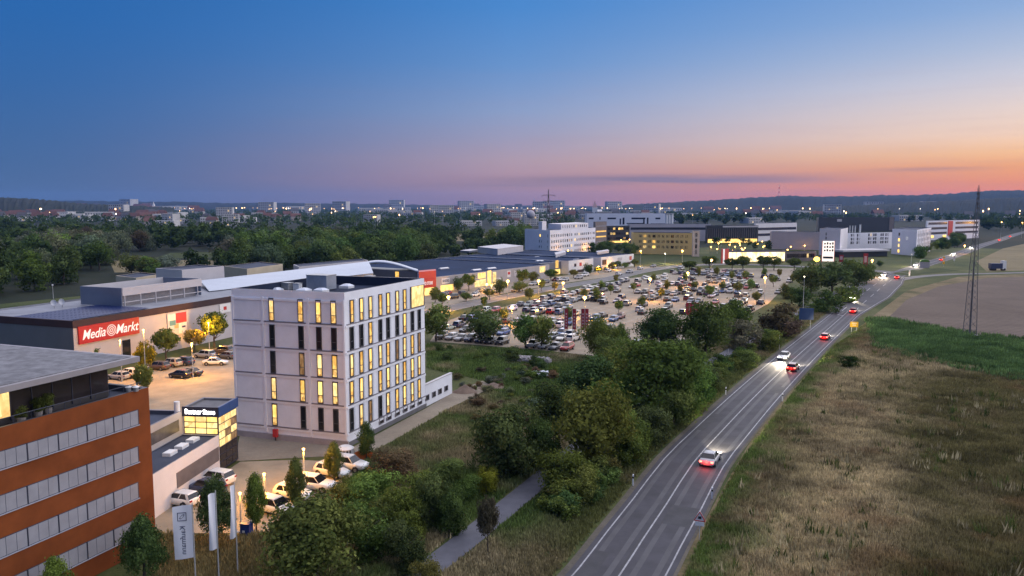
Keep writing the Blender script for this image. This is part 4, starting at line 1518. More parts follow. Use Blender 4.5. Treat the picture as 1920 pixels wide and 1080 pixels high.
ro = mb.build('overhanging_roof', mat('roof_fascia', (.28, .26, .27), .45, .08), b)
mb = MB()
mb.prism(inset(rp, .7), zr, zr + .06)
mb.build('gravel', M_GRAVEL, b)
mb = MB()
mb.prism(inset(rp, .25), zr - .5, zr - .455, top=False, bottom=True)
mb.build('soffit', mat('dark_soffit', (.07, .06, .058), .6, .1), b)
# handrail along the terrace and plants on it
mb = MB()
for k_ in range(18):
    q = vR * (1 + k_ * 1.4) + oback * .25
    mb.cyl((q.x, q.y, oH), (q.x, q.y, oH + .55), .025, seg=5)
mb.cyl((*(vR * .6 + oback * .25), oH + .55), (*(vR * 26 + oback * .25), oH + .55), .03, seg=5)
mb.build('handrail', M_NAVY, b)
for i, (px, py, lb) in enumerate([(40, 775, 'leafy potted plant on the office roof terrace at far left'), (72, 763, 'larger potted plant on the office roof terrace'), (90, 757, 'small potted plant right on the office roof terrace')]):
    p = G(px, py + 8, oH)
    t = thing('potted_plant', lb, 'plant', (p.x, p.y, oH - .5))
    t.scale = (1.0, 1.0, 1.0)
    mb = MB()
    mb.cyl((0, 0, 0.05), (0, 0, .5), .25, .32, 10)
    mb.build('pot', mat('clay_pot', (.25, .22, .2), .8, .1), t)
    c = put('foliage', proto('shrub', 'olive', 'mid', i)[0], t, (0, 0, .45), 0, (1.1, 1.1, 1.1 + .2 * i))
    c.color = (.8, .9, .8, 1)
for i, px in enumerate((241, 255)):
    p = G(px, 733, oH)
    t = thing('roof_fan', ['left', 'right'][i] + ' of two small pale fans on the orange building corner', 'vent', (p.x, p.y, oH - .02))
    mb = MB()
    mb.cyl((0, 0, 0), (0, 0, .35), .22, seg=10)
    mb.build('cowl', M_STEEL, t)
    mb = MB()
    mb.cyl((0, 0, .35), (0, 0, .5), .3, .08, seg=10)
    mb.build('cap', M_WHITE, t)

# ------------------------------------------------------------------ dealer building with the lit glass tower
aC = G(413, 886)
aE = G(447, 862)
ad, an = facade_dir(aC, aE)
ab = -an
b = thing('showroom_building', 'low white building with lit glass corner tower and blue fascia', 'building', (aC.x, aC.y, 0))
lowz, topz = 4.4, 7.5
M_AW = mat('white_cladding', (.62, .6, .62), .7, .06, .4)
W0 = -14.0
shell(b, [ad * W0, ZERO, ab * 4.2, ad * W0 + ab * 4.2], 0, lowz, M_AW, M_ROOFG, .15, M_SILL)
wall_box('shutter', mat('grey_shutter', (.12, .11, .12), .5, .15, 1.), b, ZERO, ad, along(aC, ad, 331, 2.5), along(aC, ad, 410, 2.5), 0.0, .05, 1.5, 3.1)
upz = 7.1
uo = ab * 4.2
shell(b, [uo + ad * W0, uo + ad * .05, uo + ad * .05 + ab * 9, uo + ad * W0 + ab * 9], 0, upz, mat('beige_cladding', (.42, .38, .35), .7, .08, .4), M_ROOFG, .45, M_SILL, 'upper_wall')
wall_box('dark_window', mat('smoked_glass', (.09, .08, .075), .25, .3, .6), b, uo, ad, -9.5, -.9, .0, .05, lowz + .6, lowz + 1.9)
tE = (aE - aC).length
tp = [ad * .0, ad * tE, ad * tE + ab * 4.1, ab * 4.1]
shell(b, tp, .1, topz, M_NAVY, mat('tower_roof', (.17, .165, .17), .8, .15), .25, M_SILL, 'tower_core')
# right face panes: lit from 3.2 m up, dim below
for i in range(3):
    for j in range(7):
        u0_, u1_ = .12 + i * (tE - .2) / 3, .12 + (i + 1) * (tE - .2) / 3 - .14
        z0_ = .35 + j * .87
        wall_box('pane', (M_LIT[1] if (i, j) not in ((1, 4), (2, 5), (2, 3)) else M_DIM) if j > 2 else M_TOPG, b, ZERO, ad, u0_, u1_, .0, .05, z0_, z0_ + .74)
ld = -ab                       # the face towards the viewer runs from the upper block to the corner
lo_ = ab * 4.1
for i in range(3):
    for j in range(3):
        u0_ = .12 + i * 1.32
        wall_box('pane', M_LIT[(i + j) % 2], b, lo_, ld, u0_, u0_ + 1.2, .0, .05, lowz + .1 + j * .68, lowz + .67 + j * .68)
M_BLUE = mat('blue_fascia', (.012, .06, .22), .35, .08)
wall_box('blue_fascia', M_BLUE, b, ZERO, ad, -.1, tE * .52, .06, .2, topz - 1.0, topz + .08)
wall_box('blue_fascia', M_BLUE, b, ZERO, ad, tE * .52 + .03, tE + .1, .06, .2, topz - 1.0, topz + .08)
wall_box('sign_band', M_NAVY, b, lo_, ld, -.1, 4.2, .06, .14, topz - 1.05, topz + .08)
M_SIGNW = mat('lit_letters', (.9, .9, .9), .5, 0, emit=(1, .97, .95), es=3.2)


def text_mesh(body, m, size=1.0, extrude=.02, shear=0.0, bold=0.0):
    cu = bpy.data.curves.new('lettering', 'FONT')
    cu.body = body
    cu.size = size
    cu.extrude = extrude
    cu.shear = shear
    cu.offset = bold * size
    cu.align_x = 'CENTER'
    cu.align_y = 'CENTER'
    o = bpy.data.objects.new('lettering', cu)
    col.objects.link(o)
    dg = bpy.context.evaluated_depsgraph_get()
    me = bpy.data.meshes.new_from_object(o.evaluated_get(dg))
    bpy.data.objects.remove(o)
    bpy.data.curves.remove(cu)
    me.materials.clear()
    me.materials.append(m)
    return me


def letters(parent, body, m, O, d, u, z, size, proud, shear=0.0, name='lettering', sx=1.0, flip=False, extrude=.02, bold=0.012):
    n = Vector((d.y, -d.x))
    p = O + d * u + n * proud
    o = put(name, text_mesh(body, m, size, extrude, shear, bold), parent, (p.x, p.y, z))
    o.rotation_euler = (math.pi / 2, 0, math.atan2(d.y, d.x))
    o.scale = (sx, 1, 1)
    return o


letters(b, 'Bastner Store', M_SIGNW, lo_, ld, 2.05, topz - .5, .78, .16, sx=.82, name='lit_sign')
chim = ab * 4.6 + ad * -.4
mb = MB()
mb.cyl((chim.x, chim.y, upz - .4), (chim.x, chim.y, upz + 1.1), .32, seg=12)
mb.build('flue', M_WHITE, b)
for i in range(3):
    q = ad * (-2.2 - 2.3 * i) + ab * 1.9
    t = MB()
    c, s = ad, ab
    cs = [q + c * u + s * v for u, v in ((-.7, -.45), (.7, -.45), (.7, .45), (-.7, .45))]
    t.prism(cs, lowz - .15, lowz + .2)
    t.build('skylight', M_WHITE, b)


# ------------------------------------------------------------------ electronics store
mC, mE = G(142, 699), G(425, 634)
md, mn = facade_dir(mC, mE)
mback = -mn
mz = 9.5
M_STW = mat('store_cladding', (.48, .45, .455), .75, .05, .3)
M_STG = mat('store_grey_metal', (.16, .175, .21), .42, .06, .3, metal=.4)
M_STB = mat('store_brown_band', (.05, .032, .036), .7, .1, .4, spec=.2)
q0 = G(0, 579, mz)
depth = abs((q0 - mC).dot(mback))
mlen = 78.0
lw = depth                                        # width of the store across its end wall
b = thing('store_building', 'long pale electronics store with red sign and solar roof', 'store', (mC.x, mC.y, 0))
plan = [ZERO, md * mlen, md * mlen + mback * lw, mback * lw]
shell(b, plan, 0, mz, M_STW, mat('membrane_roof', (.22, .23, .26), .7, .2, .2), .35, M_STB)
wall_box('brown_band', M_STB, b, ZERO, md, -.05, mlen, 0.0, .1, mz - 1.35, mz + .02)
wall_box('end_wall', M_STG, b, mback * lw, -mback, 0.02, lw - .02, 0.0, .06, 0, mz - 1.3)
wall_box('brown_band', M_STB, b, mback * lw, -mback, 0.0, lw + .1, 0.0, .12, mz - 1.3, mz + .02)
M_RED = mat('sign_red', (.34, .010, .012), .5, .05, emit=(1, .02, .02), es=.05)
u0, u1 = along(mC, md, 145, 7), along(mC, md, 258, 7)
pA = mC + md * u0
zt, zb = ZZ(pA, 613), ZZ(pA, 646)
sg = thing('red_sign', 'large red sign with white lettering on the store wall', 'sign', (mC.x, mC.y, 0))
wall_box('board', M_RED, sg, ZERO, md, u0, u1, .12, .42, zb, zt)
M_SW = mat('sign_white', (.8, .78, .76), .5, 0, emit=(1, .95, .93), es=.15)
us = (u0 + u1) / 2
L = u1 - u0
zc_ = (zt + zb) / 2
letters(sg, 'Media', M_SW, ZERO, md, us - L * .275, zc_ - .1, (zt - zb) * .78, .45, .32, 'lettering', L * .36 / ((zt - zb) * .78 * 2.35), bold=.008)
letters(sg, 'Markt', M_SW, ZERO, md, us + L * .275, zc_ - .1, (zt - zb) * .78, .45, .32, 'lettering', L * .36 / ((zt - zb) * .78 * 2.25), bold=.008)
em = MB()
rr = (zt - zb) * .34
for k_ in range(3):
    r0, r1 = rr * (1 - k_ * .33), rr * (1 - k_ * .33 - .17)
    for i in range(28):
        a0, a1 = 2 * math.pi * i / 28, 2 * math.pi * (i + .72) / 28
        em.add([(r0 * math.cos(a0), 0, r0 * math.sin(a0)), (r0 * math.cos(a1), 0, r0 * math.sin(a1)), (r1 * math.cos(a1), 0, r1 * math.sin(a1)), (r1 * math.cos(a0), 0, r1 * math.sin(a0))], [(0, 1, 2, 3)])
eo = em.build('round_emblem', M_SW, sg)
pe = md * (us + L * .015) + mn * .45
eo.location = (pe.x, pe.y, zc_)
eo.rotation_euler = (0, 0, math.atan2(md.y, md.x))
# wall poster of four coloured fields
pu0, pu1 = along(mC, md, 313, 6), along(mC, md, 349, 6)
pp_ = mC + md * pu0
pz1, pz0 = ZZ(pp_, 589), ZZ(pp_, 631)
po = thing('wall_poster', 'tall coloured advertising poster on the pale store wall', 'poster', (mC.x, mC.y, 0))
wall_box('board', mat('poster_pale', (.55, .56, .6), .5, .05), po, ZERO, md, pu0, pu1, .1, .2, pz0, pz1)
pm_ = (pu0 + pu1) / 2
ph = pz1 - pz0
for nm, c_, a, b_, c0, c1 in (('red_field', (.55, .05, .05), pm_ - .4, pu1 - .1, .52, .98), ('white_field', (.7, .7, .7), pu0 + .15, pm_ - .5, .68, .95), ('teal_field', (.12, .28, .33), pu0 + .5, pm_ - .5, .45, .68),
                              ('tan_field', (.5, .38, .2), pm_ - .9, pm_ + .8, .3, .5), ('white_field', (.75, .75, .77), pm_ + .3, pu1 - .15, .05, .5), ('blue_mark', (.05, .06, .15), pm_ + 1.2, pm_ + 2.2, .28, .36)):
    wall_box(nm, mat('poster_' + nm + str(int(c0 * 100)), c_, .5, .1), po, ZERO, md, a, b_, .2, .215 + .004 * (c0 * 10 % 3), pz0 + ph * c0, pz0 + ph * c1)
sp = thing('wall_poster', 'small white poster at the far end of the store wall', 'poster', (mC.x, mC.y, 0))
su = along(mC, md, 411, 7)
wall_box('board', M_WHITE, sp, ZERO, md, su, su + 3.5, .1, .2, 6.0, 8.0)
wall_box('red_mark', M_RED, sp, ZERO, md, su + 1.2, su + 2.2, .2, .22, 6.6, 7.4)
wall_box('doorway', M_DWIN, b, ZERO, md, along(mC, md, 230, 2), along(mC, md, 245, 2), .0, .06, .05, 4.2)
# solar panels: each its own piece, in tilted rows
M_SOLAR = mat('solar_panel', (.010, .022, .09), .4, .2, .5, spec=.25)
pan = MB()
pan.box(0, 1.0, 0, 1.65, 0, .04)
pan_me = pan.mesh('solar_panel', M_SOLAR)
sa = thing('solar_array', 'blue solar panel rows on the store roof', 'solar panels', (mC.x, mC.y, 0))
rdeck = mz - .35
ang_m = math.atan2(md.y, md.x)
for r0_ in range(11):
    for k_ in range(13):
        pos = md * (2.2 + r0_ * 1.75) + mback * (2.2 + k_ * 1.06)
        o = put('solar_panel', pan_me, sa, (pos.x, pos.y, rdeck + .15))
        o.rotation_euler = (R(7), 0, ang_m + math.pi / 2 + 0)
        o.rotation_euler = (0, R(-6), ang_m + math.pi / 2)
# roof plant screens
M_SCR = mat('screen_blue_grey', (.13, .16, .22), .45, .08, .3)
M_SCR2 = mat('screen_pale', (.48, .46, .47), .6, .06, .3)


def ptop(px, py, z):
    return G(px, py, z)


sc_ = thing('plant_screen', 'boxy blue-grey plant screen with open sides on the store roof', 'roof screen', (mC.x, mC.y, 0))
zt_ = 13.2
k0 = ptop(228, 540, zt_) - mC
k1 = ptop(146, 537, zt_) - mC
u_c, u_e = k0.dot(md), (ptop(372, 522, zt_) - mC).dot(md)
w_c = k0.dot(mback)
w_l = k1.dot(mback)
wall_box('end_panel', M_SCR, sc_, md * u_c + mback * w_l, -mback, 0, w_l - w_c, 0, .2, rdeck + .15, zt_)
zb_ = zt_ - 1.7
wall_box('side_panel', M_SCR2, sc_, mback * w_c, md, u_c, u_e, 0, .2, zb_, zt_)
wall_box('back_panel', M_SCR2, sc_, mback * w_l, md, u_c, u_e, 0, .2, rdeck + .2, zt_)
wall_box('far_panel', M_SCR, sc_, md * u_e + mback * w_l, -mback, 0, w_l - w_c, 0, .2, rdeck + .15, zt_)
k_ = u_c + .3
i = 0
while k_ < u_e:
    wall_box('post', M_SCR2, sc_, mback * w_c, md, k_, k_ + .16, .2, .36, rdeck, zb_)
    k_ += 4.2
wall_box('rail', M_SCR2, sc_, mback * w_c, md, u_c, u_e, .05, .13, rdeck + .9, rdeck + 1.05)
wall_box('louvre', mat('louvre_grey', (.2, .19, .2), .6, .15, 3.0), sc_, mback * (w_c + 1.4), md, u_c + .5, u_e - .5, 0, .1, rdeck, zb_ + .1)
for i, (px, py) in enumerate(((102, 573), (117, 571))):
    p = G(px, py + 5, rdeck)
    t = thing('satellite_dish', ['left', 'right'][i] + ' of two white satellite dishes on the solar roof', 'satellite dish', (p.x, p.y, rdeck))
    mb = MB()
    mb.cyl((0, 0, 0), (0, 0, 1.0), .05, seg=6)
    mb.build('mount', M_STEEL, t)
    mb = MB()
    seg = 16
    pts = [(0, .12, 1.2)]
    for rr_, yy in ((.25, .09), (.5, 0), (.62, -.1)):
        pts += [(rr_ * math.cos(2 * math.pi * a / seg), yy - .1, 1.2 + rr_ * math.sin(2 * math.pi * a / seg)) for a in range(seg)]
    fs = [(0, 1 + a, 1 + (a + 1) % seg) for a in range(seg)]
    for j in range(2):
        fs += [(1 + j * seg + a, 1 + (j + 1) * seg + a, 1 + (j + 1) * seg + (a + 1) % seg, 1 + j * seg + (a + 1) % seg) for a in range(seg)]
    mb.add(pts, fs)
    mb.build('dish', M_WHITE, t, True)
p = G(100, 560, rdeck)
t = thing('roof_mast', 'thin pale mast behind the satellite dishes', 'mast', (p.x, p.y, rdeck))
mb = MB()
mb.cyl((0, 0, 0), (0, 0, 3.0), .06, .04, 6)
mb.build('pole', M_POLE, t)
mb = MB()
mb.box(-.12, .12, -.12, .12, 3.0, 3.3)
mb.build('sensor_head', M_WHITE, t)

# ------------------------------------------------------------------ buildings further along the same site
def block(name, label, cat, A, Cn, B, z, wall, roof=M_ROOFG, parapet=.4, coping=None, group=None):
    """A left end, Cn near corner, B right end (ground points)"""
    t = thing(name, label, cat, (Cn.x, Cn.y, 0), 0, group)
    shell(t, quadpts(A - Cn, ZERO, B - Cn), 0, z, wall, roof, parapet, coping)
    return t


def roofpt(px, py, z):
    return G(px, py, z)


M_BEIGE = mat('beige_wall', (.5, .42, .3), .8, .08, .3)
# flat boxes seen over the store roof
def skybox(name, label, px_l, px_c, px_r, py_l, py_c, py_r, z, base_z, wall, roof=M_ROOFG, cat='building'):
    A, Cn, B = roofpt(px_l, py_l, z), roofpt(px_c, py_c, z), roofpt(px_r, py_r, z)
    t = thing(name, label, cat, (Cn.x, Cn.y, base_z))
    shell(t, quadpts(A - Cn, ZERO, B - Cn), 0, z - base_z, wall, roof, .3)
    return t


skybox('plant_box', 'long pale box with blue end behind the plant screen', 292, 341, 420, 503, 506, 499, 13.0, 0, M_SCR2)
skybox('low_building', 'low beige building left of the long pale box', 217, 255, 300, 517, 521, 514, 10.0, 0, M_BEIGE)
skybox('low_building', 'low beige strip building behind the pale curved roof', 420, 463, 530, 499, 504, 495, 9.5, 0, M_BEIGE)
skybox('low_building', 'grey roofed building left of the curved canopy', 550, 560, 690, 496, 500, 488, 9.5, 0, M_SCR2)

# the long pale sheet roof, its ridge running away, ending in a curved canopy
zA = 10.6
e0, e1 = roofpt(373, 526, zA), roofpt(690, 490, zA + 1.0)
f0, f1 = roofpt(392, 546, zA - 1.2), roofpt(700, 512, zA - 1.2)
hall = thing('curved_roof_hall', 'long hall with smooth pale metal roof and curved end', 'hall', (f0.x, f0.y, 0))
M_PALE = mat('pale_metal_roof', (.35, .395, .47), .4, .06, .2, metal=.2)
mb = MB()
n = 14
vv = []
for i in range(n + 1):
    t_ = i / n
    a = f0.lerp(f1, t_) - f0
    c = e0.lerp(e1, t_) - f0
    for j in range(7):
        s_ = j / 6
        q = a.lerp(c, s_)
        zz = (zA - 1.2) + (1.2 + t_) * math.sin(s_ * math.pi / 2)
        vv.append((q.x, q.y, zz))
mb.add(vv, [(i * 7 + j, (i + 1) * 7 + j, (i + 1) * 7 + j + 1, i * 7 + j + 1) for i in range(n) for j in range(6)])
mb.build('sheet_roof', M_PALE, hall, True)
pl2 = [ZERO, f1 - f0, e1 - f0 + (e1 - f1) * .6, e0 - f0 + (e0 - f0) * .6]
mb = MB()
mb.prism(pl2, 0, zA - 1.35)
mb.build('wall', M_STG, hall)
# vaulted end
c0, c1 = G(676, 545), G(783, 553)
cd, cn_ = facade_dir(c0, c1)
vault = thing('vaulted_entrance', 'grey entrance block under a white arched roof', 'building', (c0.x, c0.y, 0))
vw = (c1 - c0).length
vback = ((c0 + c1) / 2).normalized() * 9.0
vz0 = ZZ(c0, 503)
mb = MB()
mb.prism([ZERO, cd * vw, cd * vw + vback, vback], 0, vz0 - .02)
mb.build('wall', M_STG, vault)
mb = MB()
seg = 16
prof = []
for i in range(seg + 1):
    s_ = i / seg
    prof.append((s_ * (vw + 1.2) - .6, vz0 + .05 + 2.6 * math.sin(min(1, s_ * 1.02) ** .8 * math.pi * .93 + .2) ** 1.0))
vv = []
for (u, z) in prof:
    for tt in (-.09, 1.05):
        q = cd * u + vback * tt
        vv.append((q.x, q.y, z))
        vv.append((q.x, q.y, z - .35))
mb.add(vv, [q for i in range(seg) for q in ((i * 4, i * 4 + 2, i * 4 + 6, i * 4 + 4), (i * 4 + 1, i * 4 + 5, i * 4 + 7, i * 4 + 3), (i * 4, i * 4 + 4, i * 4 + 5, i * 4 + 1), (i * 4 + 2, i * 4 + 3, i * 4 + 7, i * 4 + 6))])
mb.build('arched_roof', M_PALE, vault, True)
window(vault, ZERO, cd, vw * .02, vz0 - 5, 2.4, 4.6, M_LIT[1], M_FRAME, None)
window(vault, ZERO, cd, vw * .62, vz0 - 4.5, 2.0, 4.2, M_LIT[2], M_FRAME, .5)
rs = thing('red_shopfront', 'red shop tower with pale lettering beside the white block', 'shop', (G(786, 556).x, G(786, 556).y, 0))
r0_, r1_ = G(786, 556), G(818, 552)
rd, rn = facade_dir(r0_, r1_)
rw = (r1_ - r0_).length
rzt = ZZ(r0_, 510)
mb = MB()
rback = r0_.normalized() * 6.0
mb.prism([ZERO, rd * rw, rd * rw + rback, rback], 2.6, rzt)
mb.build('red_box', mat('shop_red', (.36, .02, .015), .5, .08, .5, emit=(1, .05, .03), es=.06), rs)
mb = MB()
mb.prism([rback * .1, rd * rw + rback * .1, rd * rw + rback * .98, rback * .98], 0, 2.6)
mb.build('base', M_LIT[0], rs)
wall_box('stripe', M_RED, rs, ZERO, rd, .1, rw - .1, 0, .06, rzt * .66, rzt * .72)
letters(rs, 'RED STORE', M_SW, ZERO, rd, rw * .5, rzt * .5, 1.5, .08, sx=.62)

# ------------------------------------------------------------------ the long row of shops
sA, sB = G(790, 553), G(1188, 499)
sd, sn = facade_dir(sA, sB)
sback = -sn
SL = (sB - sA).length
sz = 5.6
M_SHOPW = mat('shop_grey_cladding', (.36, .345, .35), .6, .08, .3)
M_SHOPR = mat('shop_roof', (.018, .034, .078), .9, .3, .05, detail=8, spec=.08)
back0 = G(805, 486, sz)
sdepth = max(40.0, (back0 - sA).dot(sback))
row = thing('shop_row', 'long low row of shops with a wide dark blue roof', 'shops', (sA.x, sA.y, 0))
segs = [(0.0, along(sA, sd, 1030, 4), 0.0, sz, M_SHOPW), (along(sA, sd, 1030, 4), along(sA, sd, 1070, 4), -5.0, sz + .2, M_STG), (along(sA, sd, 1070, 4), along(sA, sd, 1116, 4), -1.0, sz + .5, M_WHITE),
        (along(sA, sd, 1116, 4), along(sA, sd, 1127, 4), -5.0, sz + .3, M_STG), (along(sA, sd, 1127, 4), SL, 0.0, sz + .7, M_WHITE)]
for i, (a, c, t_, z, m) in enumerate(segs):
    pl3 = [sd * a + sn * t_, sd * (c - .02) + sn * t_, sd * (c - .02) + sback * sdepth, sd * a + sback * sdepth]
    shell(row, pl3, 0, z, m, M_SHOPR, .25, mat('shop_coping', (.42, .42, .45), .5, .05))
u_ = lambda x, z=2.0: along(sA, sd, x, z)
for x0, x1, z0, z1, m, nm in [(826, 850, .2, 2.4, M_LIT[0], 'shop_window'), (890, 899, .2, 2.6, M_LIT[1], 'shop_window'), (896, 910, 3.2, 5.3, M_LIT[0], 'lit_sign_box'), (899, 911, .2, 2.8, M_LIT[1], 'shop_window'),
                              (914, 921, .2, 5.8, M_LIT[0], 'lit_entrance'), (924, 930, .2, 5.0, M_LIT[1], 'lit_entrance'), (1012, 1022, 2.6, 5.2, M_LIT[1], 'lit_sign_box'), (828, 843, 2.9, 4.8, M_WHITE, 'sign_board'),
                              (951, 957, 2.4, 4.9, M_WHITE, 'sign_board'), (952, 956, 3.4, 4.5, M_RED, 'sign_mark'), (963, 977, 2.6, 4.7, M_SCR2, 'sign_board'), (932, 940, 1.0, 2.6, M_WHITE, 'sign_board'),
                              (1129, 1137, 2.6, 5.0, M_STB, 'sign_mark'), (1158, 1166, 3.6, 5.2, M_SCR2, 'sign_board'), (1180, 1184, 3.4, 5.3, M_RED, 'sign_mark'), (1174, 1182, 1.2, 2.4, M_STB, 'sign_mark')]:
    if nm == 'sign_mark':
        wall_box(nm, m, row, ZERO, sd, u_(x0, z0), u_(x1, z0), .09, .13, z0, z1)
    else:
        wall_box(nm, m, row, ZERO, sd, u_(x0, z0), u_(x1, z0), 0, .08, z0, z1)
letters(row, 'SHOES', mat('sign_ink', (.05, .05, .08), .6, 0), ZERO, sd, (u_(828) + u_(843)) / 2, 3.85, 1.3, .1, sx=.9)
o5 = -5.0
for x0, x1, z0, z1, m in [(1040, 1056, .2, 2.3, M_LIT[0]), (1058, 1068, .2, 2.4, M_LIT[0])]:
    wall_box('shop_window', m, row, sn * o5, sd, u_(x0), u_(x1), 0, .08, z0, z1)
wall_box('lit_entrance', M_LIT[2], row, sn * o5, sd, u_(1059.5), u_(1064), 0, .3, 3.0, 6.4)
for x0, x1, z0, z1, m in [(1080, 1084, 3.2, 4.6, M_STB), (1090, 1094, 3.2, 4.8, M_RED), (1086, 1098, .3, 1.6, M_STB)]:
    wall_box('sign_mark', m, row, sn * -1, sd, u_(x0), u_(x1), 0, .06, z0, z1)
# roof furniture of the shops
def rbox(label, pxl, pxc, pxr, yl, yc, yr, z, h, m, m2=None):
    A, Cn, B = G(pxl, yl, z), G(pxc, yc, z), G(pxr, yr, z)
    t = thing('roof_box', label, 'rooftop box', (Cn.x, Cn.y, z - h))
    q = quadpts(A - Cn, ZERO, B - Cn)
    mb = MB()
    mb.prism(q, .15, h, top=False)
    mb.build('casing', m, t)
    mb = MB()
    mb.prism(inset(q, -.15), h, h + .12, bottom=True)
    mb.build('cover', m2 or M_SCR2, t)
    mb = MB()
    mb.prism(inset(q, .4), 0, .15, top=False)
    mb.build('base', M_STEEL, t)
    return t


rbox('large blue-grey plant box on the dark shop roof', 896, 933, 981, 463, 467, 461, 9.0, 3.2, M_SCR2)
rbox('low pale box at the rim of the dark shop roof', 863, 880, 897, 470, 471, 468, 6.6, 1.0, M_SCR)
rbox('small pale plant box in the middle of the shop roof', 1040, 1042, 1061, 474, 478, 473, 7.2, 1.5, M_SCR2)
rbox('pale plant box at the far end of the shop roof', 1118, 1120, 1142, 471, 473, 470, 7.6, 1.3, M_SCR2)
for i, (px, py) in enumerate([(832, 503), (893, 506), (921, 503), (1008, 482), (1018, 489), (1080, 487), (1011, 489)]):
    p = G(px, py, sz)
    t = thing('rooflight', ['first', 'second', 'third', 'fourth', 'fifth', 'sixth', 'seventh'][i] + ' low white rooflight along the dark shop roof', 'skylight', (p.x, p.y, sz - .25), math.atan2(sd.y, sd.x), 'rooflights on the shop roof')
    mb = MB()
    mb.box(-2.6, 2.6, -.7, .7, 0, .3)
    mb.build('kerb', M_SCR2, t)
    mb = MB()
    mb.add([(-2.6, -.7, .3), (2.6, -.7, .3), (2.6, .7, .3), (-2.6, .7, .3), (-2.4, 0, .6), (2.4, 0, .6)], [(0, 1, 5, 4), (1, 2, 5), (2, 3, 4, 5), (3, 0, 4)])
    mb.build('dome', M_WHITE, t)

# ------------------------------------------------------------------ offices and halls behind
M_OFFW = mat('office_white', (.78, .77, .82), .8, .05, .1)
M_OFFP = mat('office_pinkish', (.75, .71, .72), .8, .05, .1)
M_YEL = mat('office_yellow', (.62, .47, .19), .8, .06, .1)
M_GREYH = mat('hall_grey', (.42, .4, .43), .7, .06, .1)
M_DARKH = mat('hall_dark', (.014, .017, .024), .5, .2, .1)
M_BROWN = mat('hall_brown', (.17, .14, .13), .7, .1, .1)


def grid(t, O, d, u0, u1, cols, zs, w, h, lit=0.1, frame=True, skip=(), panes=None, seed=0):
    r = random.Random(seed)
    for j, z in enumerate(zs):
        for i in range(cols):
            if (j, i) in skip:
                continue
            u = u0 + (u1 - u0) * (i + .5) / cols - w / 2
            pm = r.choice(M_LIT) if r.random() < lit else M_DWIN
            window(t, O, d, u, z, w, h, pm, None, None, 'window', .03)


def corner_block(name, label, A, Cn, B, py_top, wall, **kw):
    Ag, Cg, Bg = G(*A), G(*Cn), G(*B)
    z = ZZ(Cg, py_top)
    t = block(name, label, 'building', Ag, Cg, Bg, z, wall, **kw)
    d1, _ = facade_dir(Ag, Cg)
    d2, _ = facade_dir(Cg, Bg)
    return t, z, Ag - Cg, d1, (Cg - Ag).length, d2, (Bg - Cg).length


t, z, OA, d1, w1, d2, w2 = corner_block('office_block', 'white four-storey office behind the shop roof', (984, 475), (1031, 481), (1116, 470), 432, M_OFFW)
fz = [1.0 + k_ * 3.5 for k_ in range(4)]
grid(t, OA, d1, w1 * .55, w1 * .72, 2, fz[:3], .9, 1.6, .0)
grid(t, OA, d1, w1 * .84, w1 * .98, 1, fz, .9, 1.8, .0)
window(t, OA, d1, w1 * .6, fz[3], 2.0, 1.7, M_LIT[0], M_FRAME)
grid(t, ZERO, d2, 1, w2 * .47, 10, fz, 1.7, 1.7, .06, seed=2)
grid(t, ZERO, d2, w2 * .5, w2 - 1, 11, fz, 1.7, 1.6, .1, seed=3)
q = roofpt(1000, 415, 20) - G(1031, 481)
mb = MB()
cx = OA * .55 + d2 * 4
mb.prism([cx, cx + d1 * 5, cx + d1 * 5 + d2 * 6, cx + d2 * 6], z - .4, z + 5)
mb.build('lift_house', M_OFFP, t)
mb = MB()
cx = d2 * (w2 * .33) + OA * .2
mb.prism([cx, cx + d2 * (w2 * .62), cx + d2 * (w2 * .62) + OA * .5, cx + OA * .5], z - .4, z + 3.2)
mb.build('top_storey', M_OFFP, t)
grid(t, cx, d2, 1, w2 * .6, 12, [z + .6], 1.6, 1.7, .05, seed=5)

t, z, OA, d1, w1, d2, w2 = corner_block('brown_block', 'brown and grey block right of the white office', (1112, 462), (1116, 463), (1137, 461), 416, M_BROWN)
for k_ in range(4):
    wall_box('window_band', M_LIT[2] if k_ in (1, 2) else M_SILL, t, ZERO, d2, 1, w2 - 1, 0, .1, 3 + k_ * 4, 4 + k_ * 4)
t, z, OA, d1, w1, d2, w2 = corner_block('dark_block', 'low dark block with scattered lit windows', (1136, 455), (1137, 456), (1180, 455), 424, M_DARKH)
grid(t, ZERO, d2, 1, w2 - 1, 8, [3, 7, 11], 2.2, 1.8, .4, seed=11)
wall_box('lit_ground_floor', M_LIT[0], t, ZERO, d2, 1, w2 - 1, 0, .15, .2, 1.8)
# big white hall with slit windows
t, z, OA, d1, w1, d2, w2 = corner_block('white_hall', 'huge pale hall with bold dark window slits', (1096, 441), (1100, 442), (1262, 442), 400, mat('hall_pale_blue', (.68, .7, .78), .6, .05, .05))
hs = lambda x: along(G(1100, 442), d2, x, 20)
M_SLIT = mat('hall_slit', (.014, .018, .04), .2, 0)
for x0, x1, y0, y1 in [(1104, 1113, 408, 411), (1124, 1126, 407, 412), (1139, 1155, 408, 411), (1162, 1164.5, 410, 421), (1167.5, 1171, 408, 421), (1184, 1210, 408, 411), (1206, 1209, 411, 421), (1213, 1216, 408, 421), (1229, 1238, 408, 411), (1175, 1206, 418, 420), (1220, 1250, 419, 421)]:
    pg = G(1100, 442) + d2 * hs(x0)
    wall_box('window_slit', M_SLIT, t, ZERO, d2, hs(x0), hs(x1), 0, .12, ZZ(pg, y1), ZZ(pg, y0))
